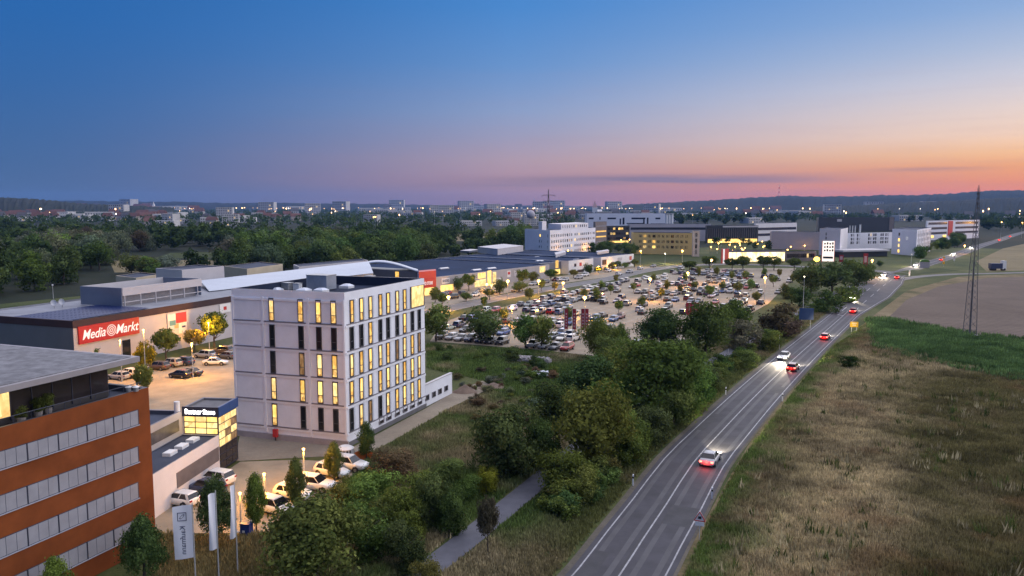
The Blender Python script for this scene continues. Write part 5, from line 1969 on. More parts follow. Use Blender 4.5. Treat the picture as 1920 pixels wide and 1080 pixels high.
for k_, x in enumerate((1249, 1254, 1259)):
    pg = G(x, 446)
    c = thing('chimney', ['leftmost', 'middle', 'rightmost'][k_] + ' of three white chimneys beside the huge pale hall', 'chimney', (pg.x, pg.y, 0))
    mb = MB()
    mb.cyl((0, 0, 0), (0, 0, ZZ(pg, 402)), 1.3, seg=10)
    mb.build('stack', M_WHITE, c)
    mb = MB()
    mb.cyl((0, 0, ZZ(pg, 402)), (0, 0, ZZ(pg, 402) + .8), 1.5, seg=10)
    mb.build('rim', M_STEEL, c)
t, z, OA, d1, w1, d2, w2 = corner_block('grey_hall', 'long flat grey hall behind the yellow building', (1176, 451), (1180, 452), (1332, 452), 420, M_GREYH)
wall_box('dark_band', M_DARKH, t, ZERO, d2, 1, w2 - 1, 0, .1, z - 5, z - 3)
# yellow building
t, z, OA, d1, w1, d2, w2 = corner_block('yellow_building', 'yellow three-storey office with square dark windows', (1183, 474), (1187, 476), (1300, 478), 436, M_YEL)
zf = [z * .28, z * .53, z * .78]
grid(t, ZERO, d2, w2 * .08, w2 * .92, 11, zf, 1.9, 1.7, .16, seed=4)
tt, z2, OA2, e1_, v1_, e2_, v2_ = corner_block('stair_tower', 'pale stair tower at the right end of the yellow building', (1297, 480), (1298.5, 481), (1311, 481), 433, mat('tower_cream', (.6, .5, .4), .8, .06))
grid(tt, ZERO, e2_, v2_ * .2, v2_ * .8, 1, [1.5, 5, 8.5, 12], 1.3, 2.4, 0)
# dark striped hall
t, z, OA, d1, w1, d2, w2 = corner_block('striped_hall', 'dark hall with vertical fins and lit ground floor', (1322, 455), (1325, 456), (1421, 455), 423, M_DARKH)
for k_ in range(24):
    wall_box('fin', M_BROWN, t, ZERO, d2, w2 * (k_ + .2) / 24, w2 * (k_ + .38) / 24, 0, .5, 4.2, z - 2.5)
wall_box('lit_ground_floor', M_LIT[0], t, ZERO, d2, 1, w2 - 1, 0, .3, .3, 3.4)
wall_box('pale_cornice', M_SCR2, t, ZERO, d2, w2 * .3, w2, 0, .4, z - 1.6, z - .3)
t, z, OA, d1, w1, d2, w2 = corner_block('white_wing', 'white two-storey wing behind the grey hall', (1413, 452), (1416, 453), (1493, 450), 419, M_OFFP)
for k_ in (0.3, .62):
    wall_box('window_band', M_SLIT, t, ZERO, d2, 1, w2 - 1, 0, .15, z * k_, z * k_ + 2.2)
t, z, OA, d1, w1, d2, w2 = corner_block('grey_shed', 'plain grey windowless hall left of the white tower', (1443, 466), (1446, 467), (1536, 469), 434, M_GREYH)
wt = t
t, z, OA, d1, w1, d2, w2 = corner_block('white_tower', 'plain white five-storey tower block beside the pylon sign', (1535, 478), (1574, 481), (1588, 474), 430, M_OFFP)
grid(t, OA, d1, w1 * .25, w1 * .4, 1, [z * .6, z * .75], 1.3, 1.8, .5)
t, z, OA, d1, w1, d2, w2 = corner_block('white_link', 'long white block with paired windows between two towers', (1582, 468), (1584, 469), (1676, 466), 437, M_OFFW)
for k_ in (.1, .22, .45, .55, .7, .8):
    grid(t, ZERO, d2, w2 * k_, w2 * (k_ + .08), 2, [z * .34, z * .56, z * .78], 1.4, 1.9, .02, seed=int(k_ * 100))
cp = thing('canopy_hall', 'low flat canopy before the long white block', 'building', (*G(1580, 483), 0))
q0_, q1_ = G(1580, 483), G(1668, 481)
cd_, cn2 = facade_dir(q0_, q1_)
cw = (q1_ - q0_).length
mb = MB()
mb.prism([ZERO, cd_ * cw, cd_ * cw - cn2 * 14, -cn2 * 14], 3.3, 4.3, bottom=True)
mb.build('roof', M_SCR2, cp)
mb = MB()
mb.prism([-cn2 * 2, cd_ * cw - cn2 * 2, cd_ * cw - cn2 * 13, -cn2 * 13], 0, 3.3, top=False)
mb.build('wall', M_DARKH, cp)
for k_, x in enumerate((1592, 1597, 1602, 1611)):
    pg = G(x, 464)
    c = thing('chimney', ['first', 'second', 'third', 'fourth and tallest'][k_] + ' thin white flue from the left on the long white block', 'chimney', (pg.x, pg.y, 0))
    mb = MB()
    mb.cyl((0, 0, 0), (0, 0, ZZ(pg, 424 - (2 if k_ == 3 else 0))), .4 + .3 * (k_ == 3), seg=8)
    mb.build('flue', M_WHITE, c)
    mb = MB()
    mb.cyl((0, 0, ZZ(pg, 424 - (2 if k_ == 3 else 0))), (0, 0, ZZ(pg, 422.5 - (2 if k_ == 3 else 0))), .55 + .3 * (k_ == 3), seg=8)
    mb.build('cap', M_STEEL, c)
t, z, OA, d1, w1, d2, w2 = corner_block('white_tower', 'white tower block with round wall light near the junction', (1671, 476), (1717, 480), (1744, 471), 431, M_OFFW)
for k_, zz in enumerate((.08, .3, .52, .74)):
    window(t, OA, d1, w1 * .26, z * zz, 1.6, 2.0, M_DWIN if k_ == 3 else M_LIT[k_ % 2], None)
mb = MB()
for i in range(16):
    a0, a1 = 2 * math.pi * i / 16, 2 * math.pi * (i + 1) / 16
    mb.add([(math.cos(a) * r_, 0, math.sin(a) * r_) for a, r_ in ((a0, 1.0), (a1, 1.0), (a1, .6), (a0, .6))], [(0, 1, 2, 3)])
o = mb.build('round_light', M_SW, t)
n1_ = Vector((d1.y, -d1.x))
pr = OA + d1 * w1 * .62 + n1_ * .1
o.location = (pr.x, pr.y, z * .66)
o.rotation_euler = (0, 0, math.atan2(d1.y, d1.x))
grid(t, ZERO, d2, 1, w2 - 1, 9, [z * .12, z * .32, z * .52, z * .72], 1.6, 1.9, 0, seed=9)
for k_ in range(9):
    wall_box('fin', M_OFFP, t, ZERO, d2, w2 * (k_ + .95) / 9.5, w2 * (k_ + 1.1) / 9.5, 0, .3, 1, z - .6)
t, z, OA, d1, w1, d2, w2 = corner_block('modern_office', 'white modern office with dark bands and a red panel', (1734, 450), (1737, 451), (1835, 446), 414, M_OFFW)
for k_ in (.3, .55, .8):
    wall_box('window_band', M_SLIT, t, ZERO, d2, w2 * .02, w2 * .36, 0, .15, z * k_, z * k_ + 2.0)
    wall_box('window_band', M_SLIT, t, ZERO, d2, w2 * .52, w2 * .97, 0, .15, z * k_, z * k_ + 2.0)
wall_box('red_panel', M_RED, t, ZERO, d2, w2 * .38, w2 * .46, 0, .6, z * .2, z - .6)
wall_box('lit_window', M_LIT[0], t, ZERO, d2, w2 * .05, w2 * .12, 0, .3, z * .12, z * .25)
wall_box('lit_window', M_LIT[0], t, ZERO, d2, w2 * .29, w2 * .35, 0, .3, z * .12, z * .25)
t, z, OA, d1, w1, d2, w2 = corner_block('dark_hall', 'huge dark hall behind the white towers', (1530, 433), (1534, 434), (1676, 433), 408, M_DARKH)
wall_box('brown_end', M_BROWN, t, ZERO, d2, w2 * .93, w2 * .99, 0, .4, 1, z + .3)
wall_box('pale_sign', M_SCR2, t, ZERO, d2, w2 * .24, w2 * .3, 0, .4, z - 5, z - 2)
# lit glass showroom
M_SHOW = lit_mat('showroom_light', (1.0, .78, .42), 4.0, .45, .25, 3.0)
t, z, OA, d1, w1, d2, w2 = corner_block('glass_showroom', 'brightly lit low glass showroom behind round trees', (1362, 491), (1366, 492), (1471, 491), 470, M_SILL)
for k_ in range(14):
    wall_box('pane', M_SHOW, t, ZERO, d2, w2 * k_ / 14 + .1, w2 * (k_ + 1) / 14 - .12, 0, .1, .4, z - 1.0)
tr_, zr_, OAr, f1_, g1_, f2_, g2_ = corner_block('red_gable', 'red lit gable box at the left end of the showroom', (1352, 493), (1355, 494), (1366, 493), 467, M_RED)
wall_box('lit_edge', M_SW, tr_, ZERO, f2_, 0, g2_ * .25, 0, .2, 0, zr_)
t, z, OA, d1, w1, d2, w2 = corner_block('low_office', 'low brown office right of the lit showroom', (1470, 489), (1472, 490), (1530, 489), 472, M_BROWN)
grid(t, ZERO, d2, 1, w2 - 1, 14, [z * .35], 1.2, 2.2, .05, seed=21)


# ================================================================== cars
def car_parts(L, W, H, style):
    hl_, hw = L / 2, W / 2
    body = MB()
    if style == 'suv':
        st = [(-1.0, .42, .95, .80), (-.96, .32, 1.06, .93), (-.62, .28, 1.06, .98), (0, .26, 1.04, 1.0), (.36, .28, 1.03, .99), (.6, .28, 1.0, .98), (.86, .32, .92, .94), (.96, .36, .8, .84), (1.0, .44, .68, .7)]
        gl = [(-.93, .47), (-.80, .16)]
    elif style == 'saloon':
        st = [(-1.0, .40, .78, .80), (-.96, .28, .9, .92), (-.62, .22, .93, .98), (0, .2, .90, 1.0), (.36, .22, .89, .99), (.6, .22, .84, .98), (.86, .26, .74, .94), (.96, .3, .66, .84), (1.0, .38, .56, .7)]
        gl = [(-.72, .45), (-.42, .08)]
    else:
        st = [(-1.0, .40, .86, .80), (-.96, .28, .96, .93), (-.62, .22, .96, .98), (0, .2, .93, 1.0), (.36, .22, .92, .99), (.6, .22, .88, .98), (.86, .26, .78, .94), (.96, .3, .68, .84), (1.0, .38, .58, .7)]
        gl = [(-.95, .5), (-.78, .1)]
    ring = []
    for x, zl, zb, w in st:
        y = hw * w
        half = [(y * .80, zl), (y * .97, zl + .14), (y, zl + (zb - zl) * .55), (y * .97, zb - .07), (y * .88, zb)]
        ring.append([(x * hl_, -a, z) for a, z in half][::1] + [(x * hl_, a, z) for a, z in half[::-1]])
    n = len(ring[0])
    vs_ = [p for r_ in ring for p in r_]
    fs = []
    for i in range(len(ring) - 1):
        for j in range(n):
            a, b_ = i * n + j, i * n + (j + 1) % n
            fs.append((a, b_, b_ + n, a + n))
    fs.append(tuple(range(n - 1, -1, -1)))
    fs.append(tuple(range((len(ring) - 1) * n, len(ring) * n)))
    body.add(vs_, [tuple(reversed(f)) for f in fs])
    zb = st[3][2]
    (x0, x1), (x2, x3) = gl
    x0, x1, x2, x3 = x0 * hl_, x1 * hl_, x2 * hl_, x3 * hl_
    yb, yt = hw * .9, hw * .70
    zt = H - .05
    glass = MB()
    gv = [(x0, -yb, zb - .06), (x1, -yb, zb - .06), (x1, yb, zb - .06), (x0, yb, zb - .06), (x2, -yt, zt), (x3, -yt, zt), (x3, yt, zt), (x2, yt, zt)]
    glass.add(gv, [(0, 1, 5, 4), (1, 2, 6, 5), (2, 3, 7, 6), (3, 0, 4, 7), (4, 5, 6, 7)])
    roof = MB()
    e = .05
    rv = [(x2 - .1, -yt - .02, zt - .03), (x3 + .06, -yt - .02, zt - .03), (x3 + .06, yt + .02, zt - .03), (x2 - .1, yt + .02, zt - .03), (x2 + .05, -yt + .12, H), (x3 - .15, -yt + .12, H), (x3 - .15, yt - .12, H), (x2 + .05, yt - .12, H)]
    roof.add(rv, [(0, 1, 5, 4), (1, 2, 6, 5), (2, 3, 7, 6), (3, 0, 4, 7), (4, 5, 6, 7), (3, 2, 1, 0)])

    def pillar(a, b_, w_, sgn):
        a, b_ = Vector(a), Vector(b_)
        o_ = Vector((0, sgn * .015, .005))
        roof.add([a + o_ + Vector((-w_, 0, 0)), a + o_ + Vector((w_, 0, 0)), b_ + o_ + Vector((w_, 0, 0)), b_ + o_ + Vector((-w_, 0, 0))], [(0, 1, 2, 3) if sgn < 0 else (3, 2, 1, 0)])
    for s in (-1, 1):
        pillar((x1 - .05, s * yb, zb - .05), (x3 - .03, s * yt, zt), .05, s)
        xm = (x0 + x1) * .5 - .05
        pillar((xm, s * yb, zb - .05), ((x2 + x3) * .5 - .08, s * yt, zt), .05, s)
        pillar((x0 + .16, s * yb, zb - .05), (x2 + .14, s * yt, zt), .16, s)
    wheel, rim = MB(), MB()
    wheel.cyl((0, -.1, 0), (0, .1, 0), .325, seg=14)
    rim.cyl((0, -.115, 0), (0, .115, 0), .2, seg=12)
    arch = MB()
    for sx in (-.6, .62):
        for s in (-1, 1):
            arch.cyl((sx * hl_, s * (hw - .25), .33), (sx * hl_, s * (hw + .005), .35), .40, seg=14)
    head = MB()
    head.box(-.06, .06, -.17, .17, -.07, .07)
    tail = MB()
    tail.box(-.05, .05, -.15, .15, -.09, .09)
    info = dict(head=[(hl_ * .965, s * hw * .68, st[-2][2] - .04) for s in (-1, 1)], tail=[(-hl_ * .985, s * hw * .70, st[0][2] - .05) for s in (-1, 1)],
                wheel=[(sx * hl_, s * (hw - .07), .325) for sx in (-.6, .62) for s in (-1, 1)], plate=[(-hl_ - .01, 0, .62)])
    return body, glass, roof, wheel, rim, arch, head, tail, info


STY = {}
for nm, (L_, W_, H_) in {'hatch': (4.1, 1.78, 1.48), 'suv': (4.4, 1.86, 1.66), 'saloon': (4.65, 1.82, 1.44)}.items():
    body, glass, roof, wheel, rim, arch, head, tail, info = car_parts(L_, W_, H_, nm)
    STY[nm] = dict(body=body.mesh('body', M_PAINT, True), glass=glass.mesh('windows', M_GLASS), roof=roof.mesh('roof', M_PAINT), wheel=wheel.mesh('wheel', M_TYRE), rim=rim.mesh('rim', M_RIM), arch=arch.mesh('wheel_arches', M_PLAST),
                   head=head.mesh('headlight', M_HEAD), tail=tail.mesh('taillight', M_TAIL), head_on=head.mesh('headlight', M_HEAD_ON), tail_on=tail.mesh('taillight', M_TAIL_ON), info=info)
    # one-piece car for the far rows
    far = MB()
    far.add(body.v, body.f, 0)
    far.add(roof.v, roof.f, 0)
    far.add(glass.v, glass.f, 1)
    far.add(arch.v, arch.f, 2)
    for p in info['wheel']:
        far.cyl((p[0], p[1] - .1, p[2]), (p[0], p[1] + .1, p[2]), .32, seg=10, mi=2)
    for p in info['head']:
        far.box(p[0] - .05, p[0] + .06, p[1] - .17, p[1] + .17, p[2] - .06, p[2] + .07, 3)
    for p in info['tail']:
        far.box(p[0] - .05, p[0] + .05, p[1] - .15, p[1] + .15, p[2] - .09, p[2] + .09, 4)
    STY[nm]['far'] = far.mesh('car', [M_PAINT, M_GLASS, M_PLAST, M_HEAD, M_TAIL])

PAINT = {'white': (.72, .72, .71), 'silver': (.36, .37, .38), 'grey': (.13, .135, .14), 'black': (.014, .014, .016), 'dark blue': (.02, .035, .09), 'blue': (.04, .10, .28), 'red': (.36, .014, .014), 'dark red': (.14, .012, .014), 'beige': (.42, .38, .3), 'brown': (.09, .06, .045)}


def car(style, colr, loc, ang, label, group=None, lights=None, dimmed=False):
    S_ = STY[style]
    c = thing('car', label, 'car', (loc[0], loc[1], 0.02), ang, group)
    for part, nm in (('body', 'body'), ('glass', 'windows'), ('roof', 'roof'), ('arch', 'wheel_arches')):
        o = put(nm, S_[part], c)
        if part in ('body', 'roof'):
            o.color = (*PAINT[colr], 1)
    for p in S_['info']['wheel']:
        put('rim', S_['rim'], put('wheel', S_['wheel'], c, p))
    for p in S_['info']['head']:
        put('headlight', S_['head_on'] if lights else S_['head'], c, p)
    for p in S_['info']['tail']:
        put('taillight', S_['tail_on'] if lights else S_['tail'], c, p)
    if lights:
        x = S_['info']['head'][0][0] + .15
        ld_ = bpy.data.lights.new('headlight_beam', 'SPOT')
        ld_.energy = lights * 14
        ld_.spot_size = R(62)
        ld_.spot_blend = .8
        ld_.shadow_soft_size = .12
        ld_.color = (1, .86, .62)
        lo = bpy.data.objects.new('headlight_beam', ld_)
        col.objects.link(lo)
        lo.parent = c
        lo.location = (x, 0, .72)
        lo.rotation_euler = (math.pi / 2 - R(5), 0, -math.pi / 2)
        lt = bpy.data.lights.new('taillight_glow', 'POINT')
        lt.energy = 40
        lt.shadow_soft_size = .3
        lt.color = (1, .05, .03)
        to = bpy.data.objects.new('taillight_glow', lt)
        col.objects.link(to)
        to.parent = c
        to.location = (S_['info']['tail'][0][0] - .35, 0, .7)
    return c


hn = math.atan2(dr_.y, dr_.x)                       # along the white block's right wall
out = hn - math.pi / 2                              # pointing away from it, towards the road
# dealer forecourt
car('hatch', 'white', G(338, 946), out + math.pi, 'white hatchback alone on the forecourt near the orange building')
car('suv', 'dark blue', G(386, 925), out + math.pi, 'dark blue car behind the lone white hatchback')
car('suv', 'white', G(404, 907), out + math.pi, 'white car nearest the low white building, behind the columnar tree')
for i, (px, py) in enumerate([(517, 962), (550, 934), (590, 918), (622, 892), (655, 880)]):
    car('hatch' if i % 2 else 'suv', 'white', G(px, py), out + .1 * (i % 3 - 1), ['nearest', 'second', 'third', 'fourth', 'farthest'][i] + ' of five white cars parked below the white block', 'white cars below the white block')
# yard beside the store
sidew = out + math.pi
for px, py, st_, cl_, lb in [(222, 711, 'hatch', 'silver', 'silver car at the left end of the store yard'), (243, 707, 'suv', 'white', 'white estate beside the small green tree in the store yard'), (297, 693, 'suv', 'brown', 'dark brown car in the middle row of the store yard'),
                             (321, 687, 'suv', 'beige', 'cream car in the middle row of the store yard'), (344, 684, 'suv', 'dark blue', 'dark car at the end of the middle row by the lamp'), (384, 671, 'suv', 'silver', 'silver estate by the far kerb of the store yard'),
                             (418, 663, 'suv', 'brown', 'dark car at the far kerb next to the white block'), (425, 672, 'hatch', 'grey', 'grey car half hidden by the white block'), (262, 702, 'hatch', 'beige', 'pale car behind the small green tree'), (338, 708, 'hatch', 'black', 'black hatchback facing out on its own in the store yard')]:
    car(st_, cl_, G(px, py), sidew + rng.uniform(-.08, .08), lb)
car('saloon', 'black', G(356, 704), sidew + .1, 'black saloon parked beside the black hatchback')
car('saloon', 'white', G(404, 684), sidew + math.pi + .4, 'white saloon driving across the store yard')

# front row of the big car park
fr0, fr1 = G(822, 634), G(1112, 661)
frd = (fr1 - fr0).normalized()
fang = math.atan2(frd.y, frd.x)
nslot = int((fr1 - fr0).length / 2.6)
clrs = ['grey', 'silver', 'silver', 'dark blue', 'dark blue', 'black', 'black', None, None, 'silver', 'silver', 'grey', 'red', None, 'black', 'beige', None, 'white', 'black', 'blue', 'silver', 'grey', 'black', 'white']
ordn = lambda k: ['first', 'second', 'third', 'fourth', 'fifth', 'sixth', 'seventh', 'eighth', 'ninth', 'tenth', 'eleventh', 'twelfth', 'thirteenth', 'fourteenth', 'fifteenth', 'sixteenth', 'seventeenth', 'eighteenth', 'nineteenth', 'twentieth', 'twenty-first', 'twenty-second', 'twenty-third', 'twenty-fourth', 'twenty-fifth', 'twenty-sixth', 'twenty-seventh', 'twenty-eighth', 'twenty-ninth', 'thirtieth'][min(k, 29)]
cnt = 0
for i in range(nslot):
    cl_ = clrs[i % len(clrs)]
    if cl_ is None:
        continue
    p = fr0 + frd * (i * 2.6 + 1)
    car(['suv', 'hatch', 'saloon'][i % 3], cl_, p, fang - math.pi / 2 + rng.uniform(-.05, .05), cl_ + ' car, ' + ordn(cnt) + ' from the left in the front row of the big car park', 'front row of the big car park')
    cnt += 1

# the other rows: frd across, stacking away from the viewer
perp = Vector((-frd.y, frd.x))
lotpoly = [tuple(G(*q)) for q in LOT_PX]
palette = ['white'] * 4 + ['silver'] * 4 + ['grey'] * 7 + ['black'] * 8 + ['dark blue'] * 5 + ['blue'] * 3 + ['red'] * 2 + ['dark red', 'beige', 'brown']
cars_n = 0
row_i = 0
dist_ = 11.0
bay = MB()
while dist_ < 215 and cars_n < 285:
    org = fr0 + perp * dist_
    cnt = 0
    row_i += 1
    flip = math.pi if row_i % 2 else 0
    s = -40.0
    while s < 150 and cars_n < 285:
        p = org + frd * s
        s += 2.55
        ok = bool(inside(np.array([(p.x, p.y)]), lotpoly)[0])
        if not ok:
            continue
        pxx, pyy = PX(p)
        # painted bay line
        q = p - frd * 1.27
        a, b_ = q - perp * 2.4, q + perp * 2.4
        w_ = frd * .06
        bay.add([(a.x - w_.x, a.y - w_.y, .02), (a.x + w_.x, a.y + w_.y, .02), (b_.x + w_.x, b_.y + w_.y, .02), (b_.x - w_.x, b_.y - w_.y, .02)], [(0, 1, 2, 3)])
        dens = .47
        if pxx > 1400:
            dens = .18
        elif pxx > 1330:
            dens = .5
        if pyy > 600 and pxx > 1190:
            dens = .3
        if fbm(np.array([p.x]), np.array([p.y]), .08, 5)[0] > .66:
            dens *= .3
        if rng.random() > dens:
            continue
        clr = rng.choice(palette)
        st_ = rng.choice(['hatch', 'suv', 'saloon', 'suv'])
        o = put('car', STY[st_]['far'], None, (p.x, p.y, .02), math.atan2(perp.y, perp.x) + flip + rng.uniform(-.04, .04) + (math.pi if rng.random() < .3 else 0))
        o.color = (*(v * rng.uniform(.85, 1.1) for v in PAINT[clr]), 1)
        tag(o, clr + ' car, ' + ordn(cnt) + ' from the left in the ' + ordn(row_i) + ' row behind the front row', 'car', 'cars in the big car park')
        cnt += 1
        cars_n += 1
    dist_ += 5.3 if row_i % 2 else 11.2
bay.build('bay_line', M_MARK, lot)

# cars parked and driving by the shops
k = 0
for px, py, cl_ in [(838, 553, 'red'), (868, 553, 'grey'), (850, 560, 'black'), (931, 549, 'silver'), (900, 548, 'grey'), (967, 546, 'beige'), (972, 547, 'white'), (1000, 535, 'silver'), (1022, 531, 'grey'), (1043, 527, 'dark red'), (1085, 523, 'silver'), (1097, 518, 'white'), (1060, 527, 'silver'),
                    (1140, 510, 'white'), (1200, 505, 'white'), (1225, 501, 'grey'), (1277, 506, 'white'), (1180, 512, 'silver'), (832, 556, 'grey'), (890, 556, 'white'), (1050, 527, 'white'), (1160, 516, 'white')]:
    p = G(px, py)
    o = put('car', STY[rng.choice(['hatch', 'suv'])]['far'], None, (p.x, p.y, .03), math.atan2(sd.y, sd.x) + rng.choice([0, math.pi]) + rng.uniform(-.1, .1))
    o.color = (*PAINT[cl_], 1)
    tag(o, cl_ + ' car, ' + ordn(k) + ' listed from the red shop along the shop fronts', 'car', 'cars along the shop fronts')
    o['label'] = cl_ + ' car standing along the lit shop fronts'
    k += 1

# traffic on the country road
def road_dir(p):
    i = min(range(len(ROAD)), key=lambda j: (ROAD[j] - p).length)
    a, b_ = ROAD[max(0, i - 1)], ROAD[min(len(ROAD) - 1, i + 1)]
    t_ = (b_ - a).normalized()
    return ROAD[i] + t_ * (p - ROAD[i]).dot(t_), t_


def lane_car(style, clr, px, py, away, label, w=340, side=1.75):
    c_, t_ = road_dir(G(px, py))
    r_ = Vector((t_.y, -t_.x))
    pos = c_ + r_ * (side if away else -side)
    car(style, clr, pos, math.atan2(t_.y, t_.x) + (0 if away else math.pi), label, 'traffic on the country road', lights=w)


lane_car('saloon', 'silver', 1338, 868, True, 'nearest silver car driving away on the road')
lane_car('saloon', 'white', 1462, 672, False, 'white oncoming car with headlights beside a red-lit car', 420)
lane_car('hatch', 'dark red', 1484, 694, True, 'dark car with bright tail lights passing a white oncoming car', 420)
lane_car('hatch', 'red', 1546, 636, True, 'red car with lit tail lights below the yellow sign', 420)
lane_car('hatch', 'red', 1604, 587, True, 'red car braking beside the painted turn arrow', 420)
lane_car('hatch', 'white', 1618, 562, False, 'white oncoming car throwing bright light onto the road', 900, 2.4)
lane_car('hatch', 'white', 1658, 518, False, 'pale oncoming car turning at the junction', 500, 3.5)
lane_car('hatch', 'red', 1708, 524, True, 'red tail-lit car waiting at the junction', 300, 3.0)
lane_car('suv', 'red', 1774, 501, True, 'red tail-lit car just beyond the junction', 200)
lane_car('hatch', 'red', 1794, 490, True, 'second red tail-lit car beyond the junction', 200)
lane_car('hatch', 'white', 1808, 478, False, 'oncoming car with glaring headlights beyond the junction', 500)
lane_car('hatch', 'white', 1846, 466, False, 'white oncoming car farther up the road behind the mast', 500)
lane_car('hatch', 'silver', 1748, 500, False, 'silver car leaving the junction', 200)
lane_car('suv', 'red', 1884, 452, True, 'far red tail-lit car near the right edge', 200)
lane_car('suv', 'red', 1915, 445, True, 'farthest red tail-lit car at the right edge', 200)

# ================================================================== lamps
def lamp_parts(h, arm, m, big=False):
    pole, head = MB(), MB()
    pole.cyl((0, 0, 0), (0, 0, h), .09, .05, 7)
    pole.cyl((0, 0, 0), (0, 0, .5), .13, .13, 7)
    if arm:
        pole.cyl((0, 0, h), (arm, 0, h + .12), .045, .04, 6)
        head.add([(arm - .35, -.13, h + .03), (arm + .35, -.13, h + .06), (arm + .35, .13, h + .06), (arm - .35, .13, h + .03), (arm - .3, -.09, h + .18), (arm + .3, -.09, h + .2), (arm + .3, .09, h + .2), (arm - .3, .09, h + .18)],
                 [(3, 2, 1, 0), (4, 5, 6, 7), (0, 1, 5, 4), (1, 2, 6, 5), (2, 3, 7, 6), (3, 0, 4, 7)])
    elif big:
        head.ball((0, 0, h + .3), .5, 0, 10, 6, .8)
    else:
        head.cyl((0, 0, h), (0, 0, h + .18), .09, .15, 10)
        head.cyl((0, 0, h + .18), (0, 0, h + .25), .17, .06, 10)
    return pole.mesh('pole', M_POLE), head.mesh('lamp_head', m)


LP = {}


def lamp(px, pb, pt, label, energy=260, warm=True, arm=.0, ang=0.0, group=None, glow=True, hmax=None, zbase=None):
    p = G(px, pb)
    h = max(2.0, round(ZZ(p, pt) * 2) / 2)
    big = p.length > 190 and warm
    key = (h, arm, warm, big)
    if key not in LP:
        LP[key] = lamp_parts(h, arm, M_WARM if warm else M_COOL, big)
    t = thing('street_lamp', label, 'lamp', (p.x, p.y, 0), ang, group)
    put('pole', LP[key][0], t)
    put('lamp_head', LP[key][1], t)
    if energy:
        ld_ = bpy.data.lights.new('lamp_light', 'POINT')
        ld_.energy = energy * 2.6
        ld_.color = (1, .43, .05) if warm else (1, .82, .55)
        ld_.shadow_soft_size = .3
        lo = bpy.data.objects.new('lamp_light', ld_)
        col.objects.link(lo)
        lo.parent = t
        lo.location = (arm, 0, h - .15)
    return t


lamp(275, 742, 618, 'tall lamp before the bright yellow tree', 500)
lamp(229, 715, 640, 'lamp over the store doorway behind the gravel roof', 550)
lamp(393, 660, 605, 'orange-glowing lamp beside the dark tree at the store wall', 1150)
lamp(362, 708, 647, 'lamp in the middle of the store yard', 1150)
lamp(497, 945, 895, 'low lamp among the white cars by the slim columnar tree', 230)
lamp(571, 912, 842, 'lamp post at the back of the forecourt', 330)
lamp(452, 985, 932, 'thin dark lamp post beside the blue bin', 110)
lamp(300, 905, 880, 'small wall-side lamp by the low white building', 50)
lamp(1010, 556, 529, 'big orange lamp on the street before the shops', 1500)
lamp(1056, 548, 532, 'second orange lamp on the street before the shops', 1200)
lamp(952, 560, 530, 'pinkish lamp on the street near the banner', 900)
lamp(841, 585, 560, 'lamp at the near end of the street', 1200)
lamp(913, 548, 536, 'left of a lamp pair at the lit shop entrance', 500)
lamp(922, 549, 537, 'right of a lamp pair at the lit shop entrance', 500)
lamp(1122, 512, 501, 'yellow lamp between the two white shops', 600)
lamp(1153, 506, 500, 'lamp before the far white shop', 600)
lamp(1201, 497, 472, 'lamp at the far corner of the shop row', 900)
lamp(1247, 495, 475, 'pale lamp on the lawn before the yellow building', 900, False)
lamp(1279, 494, 471, 'orange lamp at the right end of the lawn', 1200)
lamp(1333, 532, 489, 'tall unlit pole with added light in the middle of the big car park', 1500)  # the pole itself is unlit; glowing head and light are added
lamp(1218, 566, 526, 'tall pale pole in the near half of the big car park', 1300)  # unlit pole, its lamp light is added
lamp(1289, 541, 512, 'tall pale pole left of the middle pole in the car park', 1100)  # unlit as well, head glow and light added
lamp(1433, 567, 522, 'tall pale pole in the empty part of the car park', 1300)  # another unlit pole with an added light
lamp(1096, 598, 560, 'pale pole behind the red banners', 1100)
lamp(960, 612, 580, 'lamp pole over the left rows of the car park', 900)
lamp(1505, 600, 520, 'tall dark unlit pole left of the blue sign', 0, False)
lamp(1634, 520, 489, 'yellow lamp at the junction', 1500)
lamp(1708, 500, 477, 'pale lamp left of the green-topped kiosk', 900, False)
lamp(1808, 476, 462, 'orange lamp beside the road beyond the junction', 900)
lamp(1876, 448, 417, 'upper orange traffic lamp far up the road', 900)
lamp(1915, 446, 418, 'bright lamp at the right edge far up the road', 900)
for i in range(26):
    px, py = rng.uniform(1330, 1535), rng.uniform(456, 480)
    lamp(px, py, py - rng.uniform(5, 9), 'small warm lamp in the lit yard behind the showroom', 120 if i % 3 == 0 else 0, group='lamps in the lit yard')
for i in range(10):
    px, py = rng.uniform(1125, 1185), rng.uniform(456, 466)
    lamp(px, py, py - rng.uniform(5, 8), 'small warm lamp beside the dark block', 200 if i % 3 == 0 else 0, group='lamps beside the dark block')
for px, py in ((1183, 468), (1105, 473), (1065, 480), (1180, 484), (1347, 466)):
    lamp(px, py, py - 9, 'warm lamp among the trees by the offices', 400, group='lamps by the offices')

# far lamps of the town: pole and bulb in one small piece
def bulb_mesh(m, r_, h):
    mb = MB()
    mb.cyl((0, 0, 0), (0, 0, h), .12, .08, 5, 0)
    mb.ball((0, 0, h + r_ * .6), r_, 1, 8, 5)
    return mb.mesh('street_lamp', [M_POLE, m])


